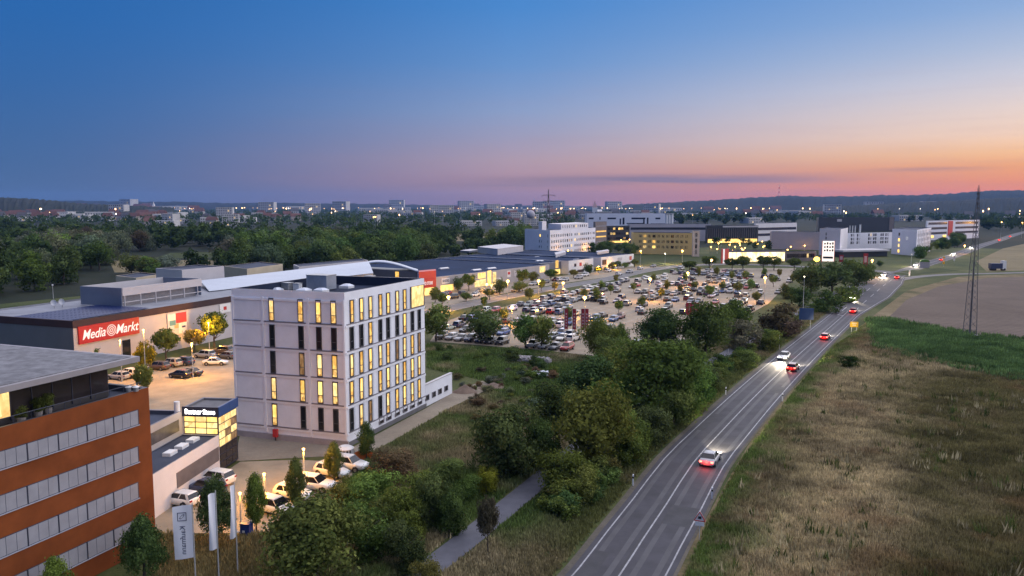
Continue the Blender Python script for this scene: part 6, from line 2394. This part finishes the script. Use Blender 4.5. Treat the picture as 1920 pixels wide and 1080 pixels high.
M_FW = mat('far_warm_bulb', (1, .7, .4), .5, 0, emit=(1, .55, .2), es=5)
M_FC = mat('far_white_bulb', (1, .9, .8), .5, 0, emit=(1, .86, .7), es=5)
BUL = [(bulb_mesh(m, r_, 9)) for m in (M_FW, M_FC) for r_ in (.35, .55, .8)]
n_far = 0
for i in range(230):
    px = rng.uniform(-10, 1930)
    py = 388.5 + rng.choice([rng.uniform(7, 15), rng.uniform(8, 34), rng.uniform(7, 20)])
    p = G(px, py)
    if 1090 < px < 1840 and p.y < 1300:
        continue
    s = p.length / 900.0
    k_ = rng.choice([0, 0, 0, 0, 1, 1, 3, 4, 2])
    o = put('street_lamp', BUL[k_], None, (p.x, p.y, 0), 0, (max(.7, s * .62),) * 2 + (max(.7, 1.2 * min(2.2, s)),))
    tag(o, 'tiny distant lamp glowing in the far town', 'lamp', 'distant lamps of the town')

# ================================================================== the far town
def house_mesh(w, d, h, rh, wall, roofm, lit):
    mb = MB()
    mb.box(-w / 2, w / 2, -d / 2, d / 2, 0, h, 0)
    if rh:
        mb.add([(-w / 2 - .4, -d / 2 - .4, h), (w / 2 + .4, -d / 2 - .4, h), (w / 2 + .4, d / 2 + .4, h), (-w / 2 - .4, d / 2 + .4, h), (-w / 2 - .4, 0, h + rh), (w / 2 + .4, 0, h + rh)],
               [(0, 1, 5, 4), (2, 3, 4, 5), (0, 4, 3), (1, 2, 5)], 1)
    for k_ in range(int(w // 3)):
        for f_ in range(int(h // 3)):
            x = -w / 2 + 1.5 + k_ * 3
            mb.box(x - .6, x + .6, -d / 2 - .06, -d / 2, 1 + f_ * 3, 2.4 + f_ * 3, 3 if (k_ * 13 + f_ * 29 + k_ * f_ * 7) % 11 == 4 else 2)
    return mb.mesh('house', [wall, roofm, M_DWIN, lit])


M_TILE = mat('roof_tile', (.13, .055, .04), .8, .2, .2)
M_TILE2 = mat('roof_slate', (.08, .075, .08), .8, .2, .2)
M_PLAS = mat('house_plaster', (.5, .48, .46), .85, .1, .1)
M_PLAS2 = mat('house_plaster_warm', (.42, .36, .3), .85, .1, .1)
HM = [house_mesh(11, 9, 5.5, 4.5, M_PLAS, M_TILE, M_LIT[0]), house_mesh(14, 9, 5.5, 4.2, M_PLAS2, M_TILE, M_LIT[1]), house_mesh(10, 8, 6, 4, M_PLAS, M_TILE2, M_LIT[0]), house_mesh(34, 18, 7, 0, M_PLAS, M_PLAS, M_LIT[1]), house_mesh(22, 12, 15, 0, M_PLAS, M_PLAS, M_LIT[0])]
for i in range(430):
    if i < 150:
        px, py = rng.uniform(-40, 300), 388.5 + rng.uniform(7, 26)
    else:
        px, py = rng.uniform(200, 1930), 388.5 + rng.uniform(7, 36)
    p = G(px, py)
    if 1090 < px < 1850 and p.y < 1400:
        continue
    if fbm(np.array([p.x]), np.array([p.y]), .003, 31)[0] < .4:
        continue
    k_ = rng.choice([0, 0, 1, 1, 2, 3]) if i < 150 else rng.choice([0, 1, 2, 3, 3, 4])
    n_far += 1
    if n_far > 290:
        break
    s = max(1.0, p.length / 1150)
    o = put('house', HM[k_], None, (p.x, p.y, 0), rng.uniform(-.5, .5), (s, s, s * 1.1))
    tag(o, ['small far house with red tiled roof', 'longer far house with red tiled roof', 'far white house with dark slate roof', 'far flat white commercial building', 'far white apartment slab'][k_] + ' in the town on the horizon', 'house', ['far small tiled houses', 'far longer tiled houses', 'far slate-roofed houses', 'far flat commercial buildings', 'far apartment slabs'][k_])
M_PUREW = mat('plain_white', (.7, .68, .66), .8, .05)  # one even white for churches, chimney rims and mast bands
for px, py, pt, w, lb, cat in [(289, 402, 378, 14, 'slender church with white spire on the left horizon', 'church'), (1115, 405, 376, 20, 'white church tower on the middle horizon', 'church')]:
    p = G(px, py)
    t = thing('church', lb, cat, (p.x, p.y, 0))
    H_ = ZZ(p, pt)
    s = p.length / 1450 * 1.0
    mb = MB()
    w2_ = s * (2.2 if px < 400 else 4.5)
    mb.box(-w2_, w2_, -w2_, w2_, 0, H_ * .55)
    mb.build('tower', M_PUREW, t)
    mb = MB()
    mb.add([(-w2_, -w2_, H_ * .55), (w2_, -w2_, H_ * .55), (w2_, w2_, H_ * .55), (-w2_, w2_, H_ * .55), (0, 0, H_)], [(0, 1, 4), (1, 2, 4), (2, 3, 4), (3, 0, 4)])
    mb.build('spire', M_PUREW if px < 400 else mat('pink_roof', (.45, .3, .28), .8, .1), t)
    mb = MB()
    mb.box(w2_, w2_ + s * 9, -w2_, w2_, 0, H_ * .3)
    mb.add([(w2_, -w2_, H_ * .3), (w2_ + s * 9, -w2_, H_ * .3), (w2_ + s * 9, w2_, H_ * .3), (w2_, w2_, H_ * .3), (w2_, 0, H_ * .42), (w2_ + s * 9, 0, H_ * .42)], [(0, 1, 5, 4), (2, 3, 4, 5), (1, 2, 5)])
    mb.build('nave', M_TILE if px < 400 else M_PUREW, t)
p = G(995, 424)
t = thing('gas_sphere', 'round pale storage sphere left of the power pylon', 'tank', (p.x, p.y, 0))
zc_ = ZZ(p, 402)
rad = 8 / FPX * p.length
mb = MB()
mb.ball((0, 0, zc_), rad, 0, 20, 12)
mb.build('sphere', M_GREYH, t, True)
for k_ in range(6):
    a = k_ * math.pi / 3
    mb = MB()
    mb.cyl((rad * .9 * math.cos(a), rad * .9 * math.sin(a), 0), (rad * .9 * math.cos(a), rad * .9 * math.sin(a), zc_), .35, seg=6)
    mb.build('leg', M_STEEL, t)
for px, pb, pt, r_, lb in [(1002, 396, 374, 5, 'tall thin chimney beside the storage sphere'), (1143, 397, 384, 6, 'dark chimney on the middle horizon'), (903, 395, 377, 3.4, 'thin mast on the horizon left of the sphere'), (855, 396, 381, 3, 'short thin tower on the left part of the horizon')]:
    p = G(px, pb)
    t = thing('chimney', lb, 'chimney', (p.x, p.y, 0))
    H_ = ZZ(p, pt)
    mb = MB()
    mb.cyl((0, 0, 0), (0, 0, H_ * .9), r_, r_ * .7, 10)
    mb.build('shaft', M_GREYH, t)
    mb = MB()
    mb.cyl((0, 0, H_ * .9), (0, 0, H_), r_ * .9, r_ * .8, 10)
    mb.build('crown_ring', M_PUREW, t)
p = G(1457, 394)
t = thing('radio_mast', 'thin red and white radio mast on the wooded ridge', 'mast', (p.x, 4400, 0))
t.location = ((1457 - 960) / FPX * 4400, 4400, 70)
for k_ in range(7):
    mb = MB()
    mb.cyl((0, 0, k_ * 12), (0, 0, k_ * 12 + 12), 1.5, seg=6)
    mb.build('mast_section', M_RED if k_ % 2 else M_PUREW, t)

# ================================================================== lattice mast, pylon
M_LAT = mat('mast_steel', (.085, .088, .1), .6, .1)
p = G(1818, 629)
t = thing('lattice_mast', 'tall slim steel lattice mast in the ploughed field', 'mast', (p.x, p.y, 0), .35)
H_ = ZZ(p, 352)
bw, tw_ = 1.0, .14
wdt = lambda z: bw + (tw_ - bw) * min(1, z / H_)
for sx, sy in ((-1, -1), (1, -1), (1, 1), (-1, 1)):
    mb = MB()
    mb.cyl((sx * bw, sy * bw, 0), (sx * tw_, sy * tw_, H_), .075, .045, 5)
    mb.build('leg', M_LAT, t)
z = 0.0
i = 0
while z < H_ - 1.2:
    dz = max(1.1, 2.0 * wdt(z) * .9)
    z2 = min(H_, z + dz)
    a, c = wdt(z), wdt(z2)
    for (x0, y0), (x1, y1) in (((-1, -1), (1, -1)), ((1, -1), (1, 1)), ((1, 1), (-1, 1)), ((-1, 1), (-1, -1))):
        mb = MB()
        if i % 2:
            x0, y0, x1, y1 = x1, y1, x0, y0
        mb.cyl((x0 * a, y0 * a, z), (x1 * c, y1 * c, z2), .038, seg=4)
        mb.build('brace', M_LAT, t)
    z = z2
    i += 1
mb = MB()
mb.cyl((0, 0, 0), (0, 0, H_ * .5), .09, seg=6)
mb.build('cable_duct', M_LAT, t)
mb = MB()
mb.box(-1.4, 1.4, -1.4, 1.4, -.1, .25)
mb.build('footing', M_CONC, t)
mb = MB()
mb.cyl((0, 0, H_ - 5), (0, 0, H_ + .6), .13, .08, 6)
mb.build('tip', M_LAT, t)

p = G(1028, 440)
t = thing('power_pylon', 'steel power pylon with two crossarms against the sunset sky', 'pylon', (p.x, p.y, 0), .15)
H_ = ZZ(p, 355)
for sx, sy in ((-1, -1), (1, -1), (1, 1), (-1, 1)):
    mb = MB()
    mb.cyl((sx * 3.2, sy * 3.2, 0), (sx * .9, sy * .9, H_ * .6), .28, .22, 5)
    mb.cyl((sx * .9, sy * .9, H_ * .6), (sx * .2, sy * .2, H_), .22, .15, 5)
    mb.build('leg', M_LAT, t)
for k_ in range(9):
    z0, z1 = H_ * k_ / 9, H_ * (k_ + 1) / 9
    f = lambda z: (3.2 - 2.3 * z / (H_ * .6)) if z < H_ * .6 else .9 - .7 * (z - H_ * .6) / (H_ * .4)
    for s in (-1, 1):
        mb = MB()
        mb.cyl((-f(z0) * s, -f(z0), z0), (f(z1) * s, -f(z1), z1), .12, seg=4)
        mb.cyl((-f(z0) * s, f(z0), z0), (f(z1) * s, f(z1), z1), .12, seg=4)
        mb.build('brace', M_LAT, t)
for zz, hw_ in ((H_ * .86, 7.2), (H_ * .73, 6.0)):
    mb = MB()
    for s in (-1, 1):
        mb.cyl((0, 0, zz + 1.3), (s * hw_, 0, zz + .5), .16, seg=5)
        mb.cyl((0, 0, zz), (s * hw_, 0, zz + .4), .16, seg=5)
        mb.cyl((s * hw_, 0, zz + .5), (s * hw_, 0, zz - 1.6), .16, seg=5)
    mb.build('crossarm', M_LAT, t)
for px, pb, pt, lb in [(702, 466, 408, 'left thin floodlight pole in the wood'), (705, 466, 408, 'right thin floodlight pole in the wood'), (815, 452, 398, 'slender pale lamp pole behind the trees')]:
    lamp(px, pb, pt, lb, 0, px < 800)

# ================================================================== signs, flags, small things
def posted_sign(name, label, cat, px, pb, w, h, zb, m, face_ang, posts=2, extra=None, thick=.08, back=None):
    p = G(px, pb)
    t = thing(name, label, cat, (p.x, p.y, 0), face_ang)
    mb = MB()
    mb.box(-w / 2, w / 2, -thick / 2, thick / 2, zb, zb + h)
    mb.build('board', m, t)
    for k_ in range(posts):
        x = 0 if posts == 1 else (-w * .3 + w * .6 * k_)
        mb = MB()
        mb.cyl((x, .09, 0), (x, .09, zb + h), .05, seg=6)
        mb.build('post', M_POLE, t)
    return t


t = posted_sign('town_sign', 'yellow place-name sign at the roadside', 'sign', 1601, 622, 1.9, 1.35, 1.1, mat('sign_yellow', (.62, .34, .012), .5, .05), R(-14))
mb = MB()
for zz, w_ in ((2.08, .55), (1.62, .38)):
    mb.box(-w_, w_, -.055, -.042, zz - .09, zz + .09)
mb.build('lettering', mat('faded_letters', (.7, .62, .45), .6, .1), t)
mb = MB()
for x0, x1, z0, z1 in ((-.92, .92, 1.13, 1.17), (-.92, .92, 2.38, 2.42), (-.92, -.88, 1.17, 2.38), (.88, .92, 1.17, 2.38)):
    mb.box(x0, x1, -.05, -.042, z0, z1)
mb.build('border', M_PLAST, t)
t = posted_sign('direction_sign', 'large blue direction sign left of the road', 'sign', 1511, 616, 3.4, 2.9, 2.2, mat('sign_blue', (.02, .055, .15), .45, .1), R(-8))
t = thing('warning_sign', 'white triangular warning sign with red border by the road', 'sign', (*G(1311, 1012), 0), R(-20))
mb = MB()
mb.cyl((0, .04, 0), (0, .04, 1.9), .035, seg=6)
mb.build('post', M_POLE, t)
mb = MB()
mb.add([(-.55, 0, 1.75), (.55, 0, 1.75), (0, 0, 2.7), (-.55, .03, 1.75), (.55, .03, 1.75), (0, .03, 2.7)], [(0, 1, 2), (5, 4, 3), (0, 3, 4, 1), (1, 4, 5, 2), (2, 5, 3, 0)])
mb.build('triangle', M_WHITE, t)
mb = MB()
for a, c in (((-.5, 1.78), (.5, 1.78)), ((.5, 1.78), (0, 2.62)), ((0, 2.62), (-.5, 1.78))):
    mb.cyl((a[0], -.01, a[1]), (c[0], -.01, c[1]), .045, seg=4)
mb.build('red_border', mat('signal_red', (.5, .03, .03), .5, .05), t)
mb = MB()
mb.box(-.14, .14, -.02, -.005, 1.95, 2.2)
mb.build('symbol', M_PLAST, t)
mb = MB()
mb.box(-.4, .4, 0, .03, 1.3, 1.68)
mb.build('supplementary_plate', M_WHITE, t)
# white delineator posts
dm1, dm2 = MB(), MB()
dm1.add([(-.06, -.05, 0), (.06, -.05, 0), (.04, .06, 0), (-.04, .06, 0), (-.06, -.05, 1.0), (.06, -.05, 1.0), (.04, .06, 1.08), (-.04, .06, 1.08)], [(0, 1, 5, 4), (1, 2, 6, 5), (2, 3, 7, 6), (3, 0, 4, 7), (4, 5, 6, 7)])
dm2.box(-.064, .064, -.056, .064, .68, .86)
dpm, dbm = dm1.mesh('post', M_WHITE), dm2.mesh('black_band', M_PLAST)
for px, py, lb in [(1187, 910, 'white marker post left of the road beside the nearest hedge'), (1335, 935, 'white marker post right of the road near the warning sign'), (1361, 740, 'white marker post left of the road below the oncoming car'), (1467, 752, 'white marker post right of the road opposite the hedge')]:
    p = G(px, py)
    t = thing('marker_post', lb, 'post', (p.x, p.y, 0), R(-25))
    t.scale = (1.4, 1.4, 1.15)
    put('post', dpm, t)
    put('black_band', dbm, t)
for px, pb, pt, lb in [(1461, 655, 628, 'thin steel post left of the road near the top of the hedge'), (1414, 686, 665, 'thin steel post beside the oncoming white car'), (1365, 682, 655, 'thin steel post beside the cycle path')]:
    p = G(px, pb)
    t = thing('steel_post', lb, 'post', (p.x, p.y, 0))
    H_ = ZZ(p, pt)
    mb = MB()
    mb.cyl((0, 0, 0), (0, 0, H_), .06, seg=6)
    mb.build('pole', M_POLE, t)
    mb = MB()
    mb.cyl((0, 0, H_), (0, 0, H_ + .06), .08, seg=6)
    mb.build('cap', M_STEEL, t)

# flags by the forecourt
M_FLAG = mat('flag_cloth', (.8, .8, .84), .8, .05, .6)
M_FLAG.node_tree.nodes['Principled BSDF'].inputs['Subsurface Weight'].default_value = 0.0


def flag(px, pb, pt, label, fw, fh, ang, wave, writing=False, drop=.15):
    p = G(px, pb)
    H_ = ZZ(p, pt)
    t = thing('flagpole', label, 'flag', (p.x, p.y, 0), ang)
    mb = MB()
    mb.cyl((0, 0, 0), (0, 0, H_), .06, .04, 8)
    mb.build('pole', M_POLE, t)
    n, m_ = 8, 12
    vs_ = []
    for i in range(m_ + 1):
        for j in range(n + 1):
            x = -.06 - fw * j / n
            z = H_ - drop - fh * i / m_ - .10 * fw * (j / n)
            y = wave * math.sin(j / n * 4.0 + i * .25) * (j / n) * .35
            vs_.append((x, y, z))
    mb = MB()
    w_ = n + 1
    mb.add(vs_, [(i * w_ + j, i * w_ + j + 1, (i + 1) * w_ + j + 1, (i + 1) * w_ + j) for i in range(m_) for j in range(n)])
    fo = mb.build('cloth', M_FLAG, t, True)
    if writing:
        ink = mat('flag_ink', (.03, .04, .10), .7, 0)
        me = text_mesh('Kaufmann', ink, fh * .135, .0)
        o = put('lettering', me, fo)
        # the cloth is seen from behind: the word runs upward in mirror writing
        o.location = (-.06 - fw * .5, -.06, H_ - drop - fh * .66)
        o.rotation_euler = (math.pi / 2, R(90), 0)
        o.scale = (1, -1, 1)
        mb = MB()
        s = fw * .24
        c_ = (-.06 - fw * .52, H_ - drop - fh * .22)
        for x0, x1, z0, z1 in ((-s, s, s - .05, s), (-s, s, -s, -s + .05), (-s, -s + .05, -s + .05, s - .05), (s - .05, s, -s + .05, s - .05)):
            mb.box(c_[0] + x0, c_[0] + x1, -.07, -.06, c_[1] + z0, c_[1] + z1)
        for i in range(14):
            a0, a1 = 2 * math.pi * i / 14, 2 * math.pi * (i + 1) / 14
            def ell(a, k_):
                x, z = math.cos(a) * s * .75 * k_, math.sin(a) * s * .28 * k_
                return (c_[0] + x * .7 - z * .7, -.066, c_[1] + x * .7 + z * .7)
            mb.add([ell(a0, 1), ell(a1, 1), ell(a1, .72), ell(a0, .72)], [(0, 1, 2, 3)])
        mb.build('leaf_emblem', ink, fo)
    return t


flag(367, 1092, 942, 'white flag with dark lettering at the bottom left', 1.45, 4.4, R(8), .25, True)
flag(411, 1095, 920, 'furled white flag in front of the broad dark columnar tree', .55, 4.6, R(35), .6)
flag(446, 1076, 905, 'narrow white flag right of the broad columnar tree', .5, 4.4, R(60), .5)
# blue bin on its slab
p = G(463, 1004)
t = thing('blue_bin', 'blue vacuum station on a pale slab beside the flagpoles', 'bin', (p.x, p.y, 0), -.2)
mb = MB()
mb.box(-.45, .45, -.35, .35, .1, 1.15)
mb.build('casing', mat('bin_blue', (.012, .04, .2), .45, .05), t)
mb = MB()
mb.box(-.25, .0, -.365, -.35, .35, .6)
mb.build('panel', M_WHITE, t)
mb = MB()
mb.box(-.5, .5, -.4, .4, 1.15, 1.22)
mb.build('lid', mat('bin_blue', (.012, .04, .2)), t)
mb = MB()
mb.box(-1.6, .8, -.7, .6, 0, .1)
mb.build('slab', M_CONC, t)
# red box on the white block, barrier net, container
p = G(517, 826)
t = thing('red_cabinet', 'small red cabinet at the foot of the white block', 'cabinet', (p.x, p.y, 0), math.atan2(dl.y, dl.x))
mb = MB()
mb.box(-.3, .3, -.2, .2, .5, 1.5)
mb.build('box', mat('signal_red', (.5, .03, .03)), t)
mb = MB()
mb.cyl((0, 0, 0), (0, 0, .5), .07, seg=6)
mb.build('post', M_PLAST, t)
p = G(648, 866)
t = thing('waste_container', 'white rounded container with dark slats behind the white cars', 'container', (p.x, p.y, 0), math.atan2(dl.y, dl.x))
mb = MB()
mb.cyl((0, 0, 0), (0, 0, 1.7), 1.0, 1.0, 16)
mb.build('drum', M_CONC, t, False)
mb = MB()
mb.cyl((0, 0, 1.7), (0, 0, 1.95), 1.05, .6, 16)
mb.build('lid', M_WHITE, t)
for k_ in range(7):
    a = -math.pi * .85 + k_ * math.pi * .7 / 6
    mb = MB()
    mb.box(-.09, .09, -.02, .02, .1, 1.6)
    o = mb.build('slat', M_PLAST, t)
    o.location = (1.02 * math.cos(a), 1.02 * math.sin(a), 0)
    o.rotation_euler = (0, 0, a + math.pi / 2)
p = G(681, 862)
t = thing('orange_net', 'crumpled orange barrier net below the dark columnar tree', 'net', (p.x, p.y, 0))
mb = MB()
r_ = random.Random(3)
n = 7
mb.add([(-1.1 + 2.2 * i / n, r_.uniform(-.25, .25), j * .45 + r_.uniform(-.12, .2)) for i in range(n + 1) for j in range(3)], [(i * 3 + j, i * 3 + 3 + j, i * 3 + 4 + j, i * 3 + 1 + j) for i in range(n) for j in range(2)])
mb.build('mesh_sheet', mat('barrier_orange', (.6, .13, .015), .7, .1), t, True)
for x in (-1.0, 1.0):
    mb = MB()
    mb.cyl((x, 0, 0), (x, 0, 1.1), .03, seg=5)
    mb.build('stake', M_STEEL, t)
# white sheet and pale boulders on the waste ground
p = G(1012, 706)
t = thing('white_sheet', 'crumpled white sheet lying on the rough ground', 'sheet', (p.x, p.y, .1), .1)
n = 8
vs_ = [(-1.7 + 3.4 * i / n, -1.0 + 2.0 * j / n + .2 * (i / n), .15 + .9 * (j / n) * .6 + r_.uniform(-.08, .1)) for i in range(n + 1) for j in range(n + 1)]
mb = MB()
mb.add(vs_, [(i * (n + 1) + j, (i + 1) * (n + 1) + j, (i + 1) * (n + 1) + j + 1, i * (n + 1) + j + 1) for i in range(n) for j in range(n)])
mb.build('cloth', mat('sheet_white', (.6, .64, .7), .7, .05), t, True)


def rock_mesh(seed):
    mb = MB()
    mb.ball((0, 0, .35), .7, 0, 9, 6, .8)
    r = random.Random(seed)
    mb.v = [(x * r.uniform(.8, 1.2), y * r.uniform(.8, 1.2), max(-.05, z * r.uniform(.85, 1.15))) for x, y, z in mb.v]
    return mb.mesh('boulder', mat('pale_stone', (.3, .28, .28), .9, .15, 1.0))


RK = [rock_mesh(i) for i in range(3)]
for i, (px, py) in enumerate([(968, 678), (975, 678), (983, 678), (992, 679), (1000, 680), (1008, 680), (1017, 681), (1026, 682)]):
    p = G(px, py)
    o = put('boulder', RK[i % 3], None, (p.x, p.y, 0), i * 1.3, (1.5, 1.3, 1.4))
    tag(o, ordn(i) + ' pale boulder from the left in the row behind the white sheet', 'boulder', 'pale boulders on the rough ground')
M_DIRT = mat('dug_earth', (.17, .125, .095), .95, .25, .5, bump_=.5)
for i, (px, py, w_, h_, lb) in enumerate([(872, 735, 4.5, 1.3, 'heap of sandy earth at the end of the gravel walk'), (925, 728, 5.5, 1.0, 'brown earth heap right of the gravel walk'), (1000, 762, 5.0, .7, 'bare earth patch before the dark trees')]):
    p = G(px, py)
    mb = MB()
    seg, rg = 14, 5
    vs_ = [(0, 0, h_)]
    for j in range(1, rg + 1):
        for a in range(seg):
            t_ = j / rg
            rr_ = w_ / 2 * t_ * r_.uniform(.88, 1.12)
            vs_.append((rr_ * math.cos(2 * math.pi * a / seg), rr_ * .7 * math.sin(2 * math.pi * a / seg), h_ * (1 - t_) * r_.uniform(.8, 1.15) - .05))
    fs = [(0, 1 + a, 1 + (a + 1) % seg) for a in range(seg)]
    for j in range(rg - 1):
        fs += [(1 + j * seg + a, 1 + (j + 1) * seg + a, 1 + (j + 1) * seg + (a + 1) % seg, 1 + j * seg + (a + 1) % seg) for a in range(seg)]
    mb.add(vs_, fs)
    o = mb.build('earth_heap', M_DIRT, None, True)
    o.location = (p.x, p.y, 0)
    tag(o, lb, 'earth heap')
# red banners in the car park
M_BAN = mat('banner_red', (.32, .02, .03), .6, .1, .5)
M_BANP = mat('banner_print', (.6, .42, .45), .6, 0)
for i, (px, pb) in enumerate([(1058, 640), (1073, 642), (1089, 644), (1096, 645)]):
    p = G(px, pb)
    t = thing('banner', ['leftmost', 'second', 'third', 'rightmost'][i] + ' of four tall red banners in the car park', 'banner', (p.x, p.y, 0), R(-25))
    H_ = ZZ(p, 578)
    mb = MB()
    mb.cyl((0, 0, 0), (0, 0, H_), .06, seg=6)
    mb.build('pole', M_POLE, t)
    mb = MB()
    mb.box(.07, .85, -.02, .02, H_ * .38, H_ - .1)
    mb.build('cloth', M_BAN, t)
    mb = MB()
    for k_ in range(5):
        z0 = H_ * (.45 + .09 * k_)
        mb.box(.3, .62, -.03, -.021, z0, z0 + H_ * .05)
    mb.build('print', M_BANP, t)
t = posted_sign('red_board', 'red advertising board among the dark trees', 'sign', 1298, 606, 3.4, 3.2, 2.2, M_BAN, R(-10))
mb = MB()
for x in (-.9, 0, .8):
    mb.box(x, x + .1, -.06, -.045, 2.6, 4.9)
mb.build('stripes', M_BANP, t)
# pylon signs by the junction
p = G(1552, 492)
t = thing('pylon_sign', 'tall white pylon sign with dark symbols beside the white tower', 'sign', (p.x, p.y, 0), R(-20))
H_ = ZZ(p, 452)
w_ = 10 / FPX * p.length
mb = MB()
mb.box(-w_, w_, -.4, .4, .6, H_)
mb.build('panel', mat('pylon_white', (.7, .66, .6), .5, .05, emit=(1, .85, .75), es=.55), t)
for s in (-1, 1):
    mb = MB()
    mb.box(s * w_ - .15, s * w_ + .15, -.42, .42, 0, H_ + .2)
    mb.build('side_post', M_RED, t)
for k_, zz in enumerate((.84, .68, .52)):
    for j in range(4):
        mb = MB()
        x = -w_ * .7 + j * w_ * .42
        mb.box(x, x + w_ * .26, -.46, -.41, H_ * zz, H_ * zz + .9 + .3 * (j % 2))
        mb.build('symbol', M_PLAST, t)
mb = MB()
mb.box(-w_ * .8, w_ * .8, -.46, -.41, H_ * .18, H_ * .28)
mb.build('symbol', M_PLAST, t)
p = G(1531, 496)
t = thing('globe_sign', 'glowing yellow round sign beside the pylon sign', 'sign', (p.x, p.y, 0), R(-20))
zc_ = ZZ(p, 486)
mb = MB()
mb.ball((0, 0, zc_), 1.5, 0, 16, 9, .85)
mb.build('globe', mat('yellow_globe', (.8, .5, .1), .5, 0, emit=(1, .6, .08), es=2.2), t, True)
mb = MB()
mb.cyl((0, 0, 0), (0, 0, zc_ - 1.5), .2, seg=8)
mb.build('post', M_POLE, t)
for px, pb, pt, w_, lb, m in [(1577, 496, 478, 2.2, 'small red board right of the pylon sign', M_BAN), (1622, 510, 475, 1.9, 'tall red and white banner sign at the junction', M_BAN), (1769, 500, 481, .9, 'yellow traffic sign beyond the junction', mat('sign_yellow', (.62, .34, .012))), (1789, 492, 478, .8, 'pale traffic sign beyond the junction', M_WHITE), (1705, 520, 507, .6, 'pale keep-right sign on the traffic island', M_WHITE)]:
    H_ = ZZ(G(px, pb), pt)
    t = posted_sign('road_sign', lb, 'sign', px, pb, w_, H_ * .75, H_ * .25, m, R(-25), 1)
    mb = MB()
    mb.box(-w_ * .3, w_ * .3, -.06, -.045, H_ * .5, H_ * .85)
    mb.build('print', M_BANP, t)
p = G(1733, 502)
t = thing('kiosk', 'pale kiosk sign with green curved top at the junction', 'kiosk', (p.x, p.y, 0), R(-20))
H_ = ZZ(p, 482)
mb = MB()
mb.box(-2.2, 2.2, -.6, .6, 0, H_ * .55)
mb.build('body', mat('kiosk_grey', (.35, .34, .36), .6, .05), t)
mb = MB()
mb.cyl((0, -.7, H_ * .6), (0, .7, H_ * .6), 2.2, 2.2, 18)
mb.v = [(x, y, H_ * .55 + max(0, (z - H_ * .6)) * .55) for x, y, z in mb.v]
mb.build('curved_top', mat('kiosk_green', (.08, .2, .03), .5, .05), t)
p = G(1868, 507)
t = thing('trailer', 'dark blue trailer with white cab standing on the field edge', 'trailer', (p.x, p.y, 0))
mb = MB()
mb.box(-3.2, 2.2, -1.2, 1.2, .9, 3.4)
mb.build('box', mat('trailer_blue', (.02, .03, .08), .5, .1), t)
mb = MB()
mb.box(2.3, 4.0, -1.1, 1.1, .6, 4.6)
mb.build('cab', M_WHITE, t)
for x in (-2.2, -1.2, 3.2):
    mb = MB()
    mb.cyl((x, -1.25, .5), (x, 1.25, .5), .5, seg=12)
    mb.build('wheel', M_TYRE, t)

# ================================================================== air
hz_ = MB()
hz_.box(-9000, 9000, -300, 7600, -1.2, 165)
M_HAZE = bpy.data.materials.new('haze_air')
M_HAZE.use_nodes = True
tt_ = M_HAZE.node_tree
tt_.nodes.remove(tt_.nodes['Principled BSDF'])
pv = N(tt_, 'ShaderNodeVolumePrincipled')
pv.inputs['Color'].default_value = (.2, .42, .95, 1)
pv.inputs['Density'].default_value = HAZE_DENSITY
pv.inputs['Anisotropy'].default_value = 0.2
tt_.links.new(pv.outputs[0], tt_.nodes['Material Output'].inputs['Volume'])
if HAZE_DENSITY > 0:
    ho = hz_.build('haze', M_HAZE)
    tag(ho, 'thin bluish evening haze over the plain', kind='stuff')
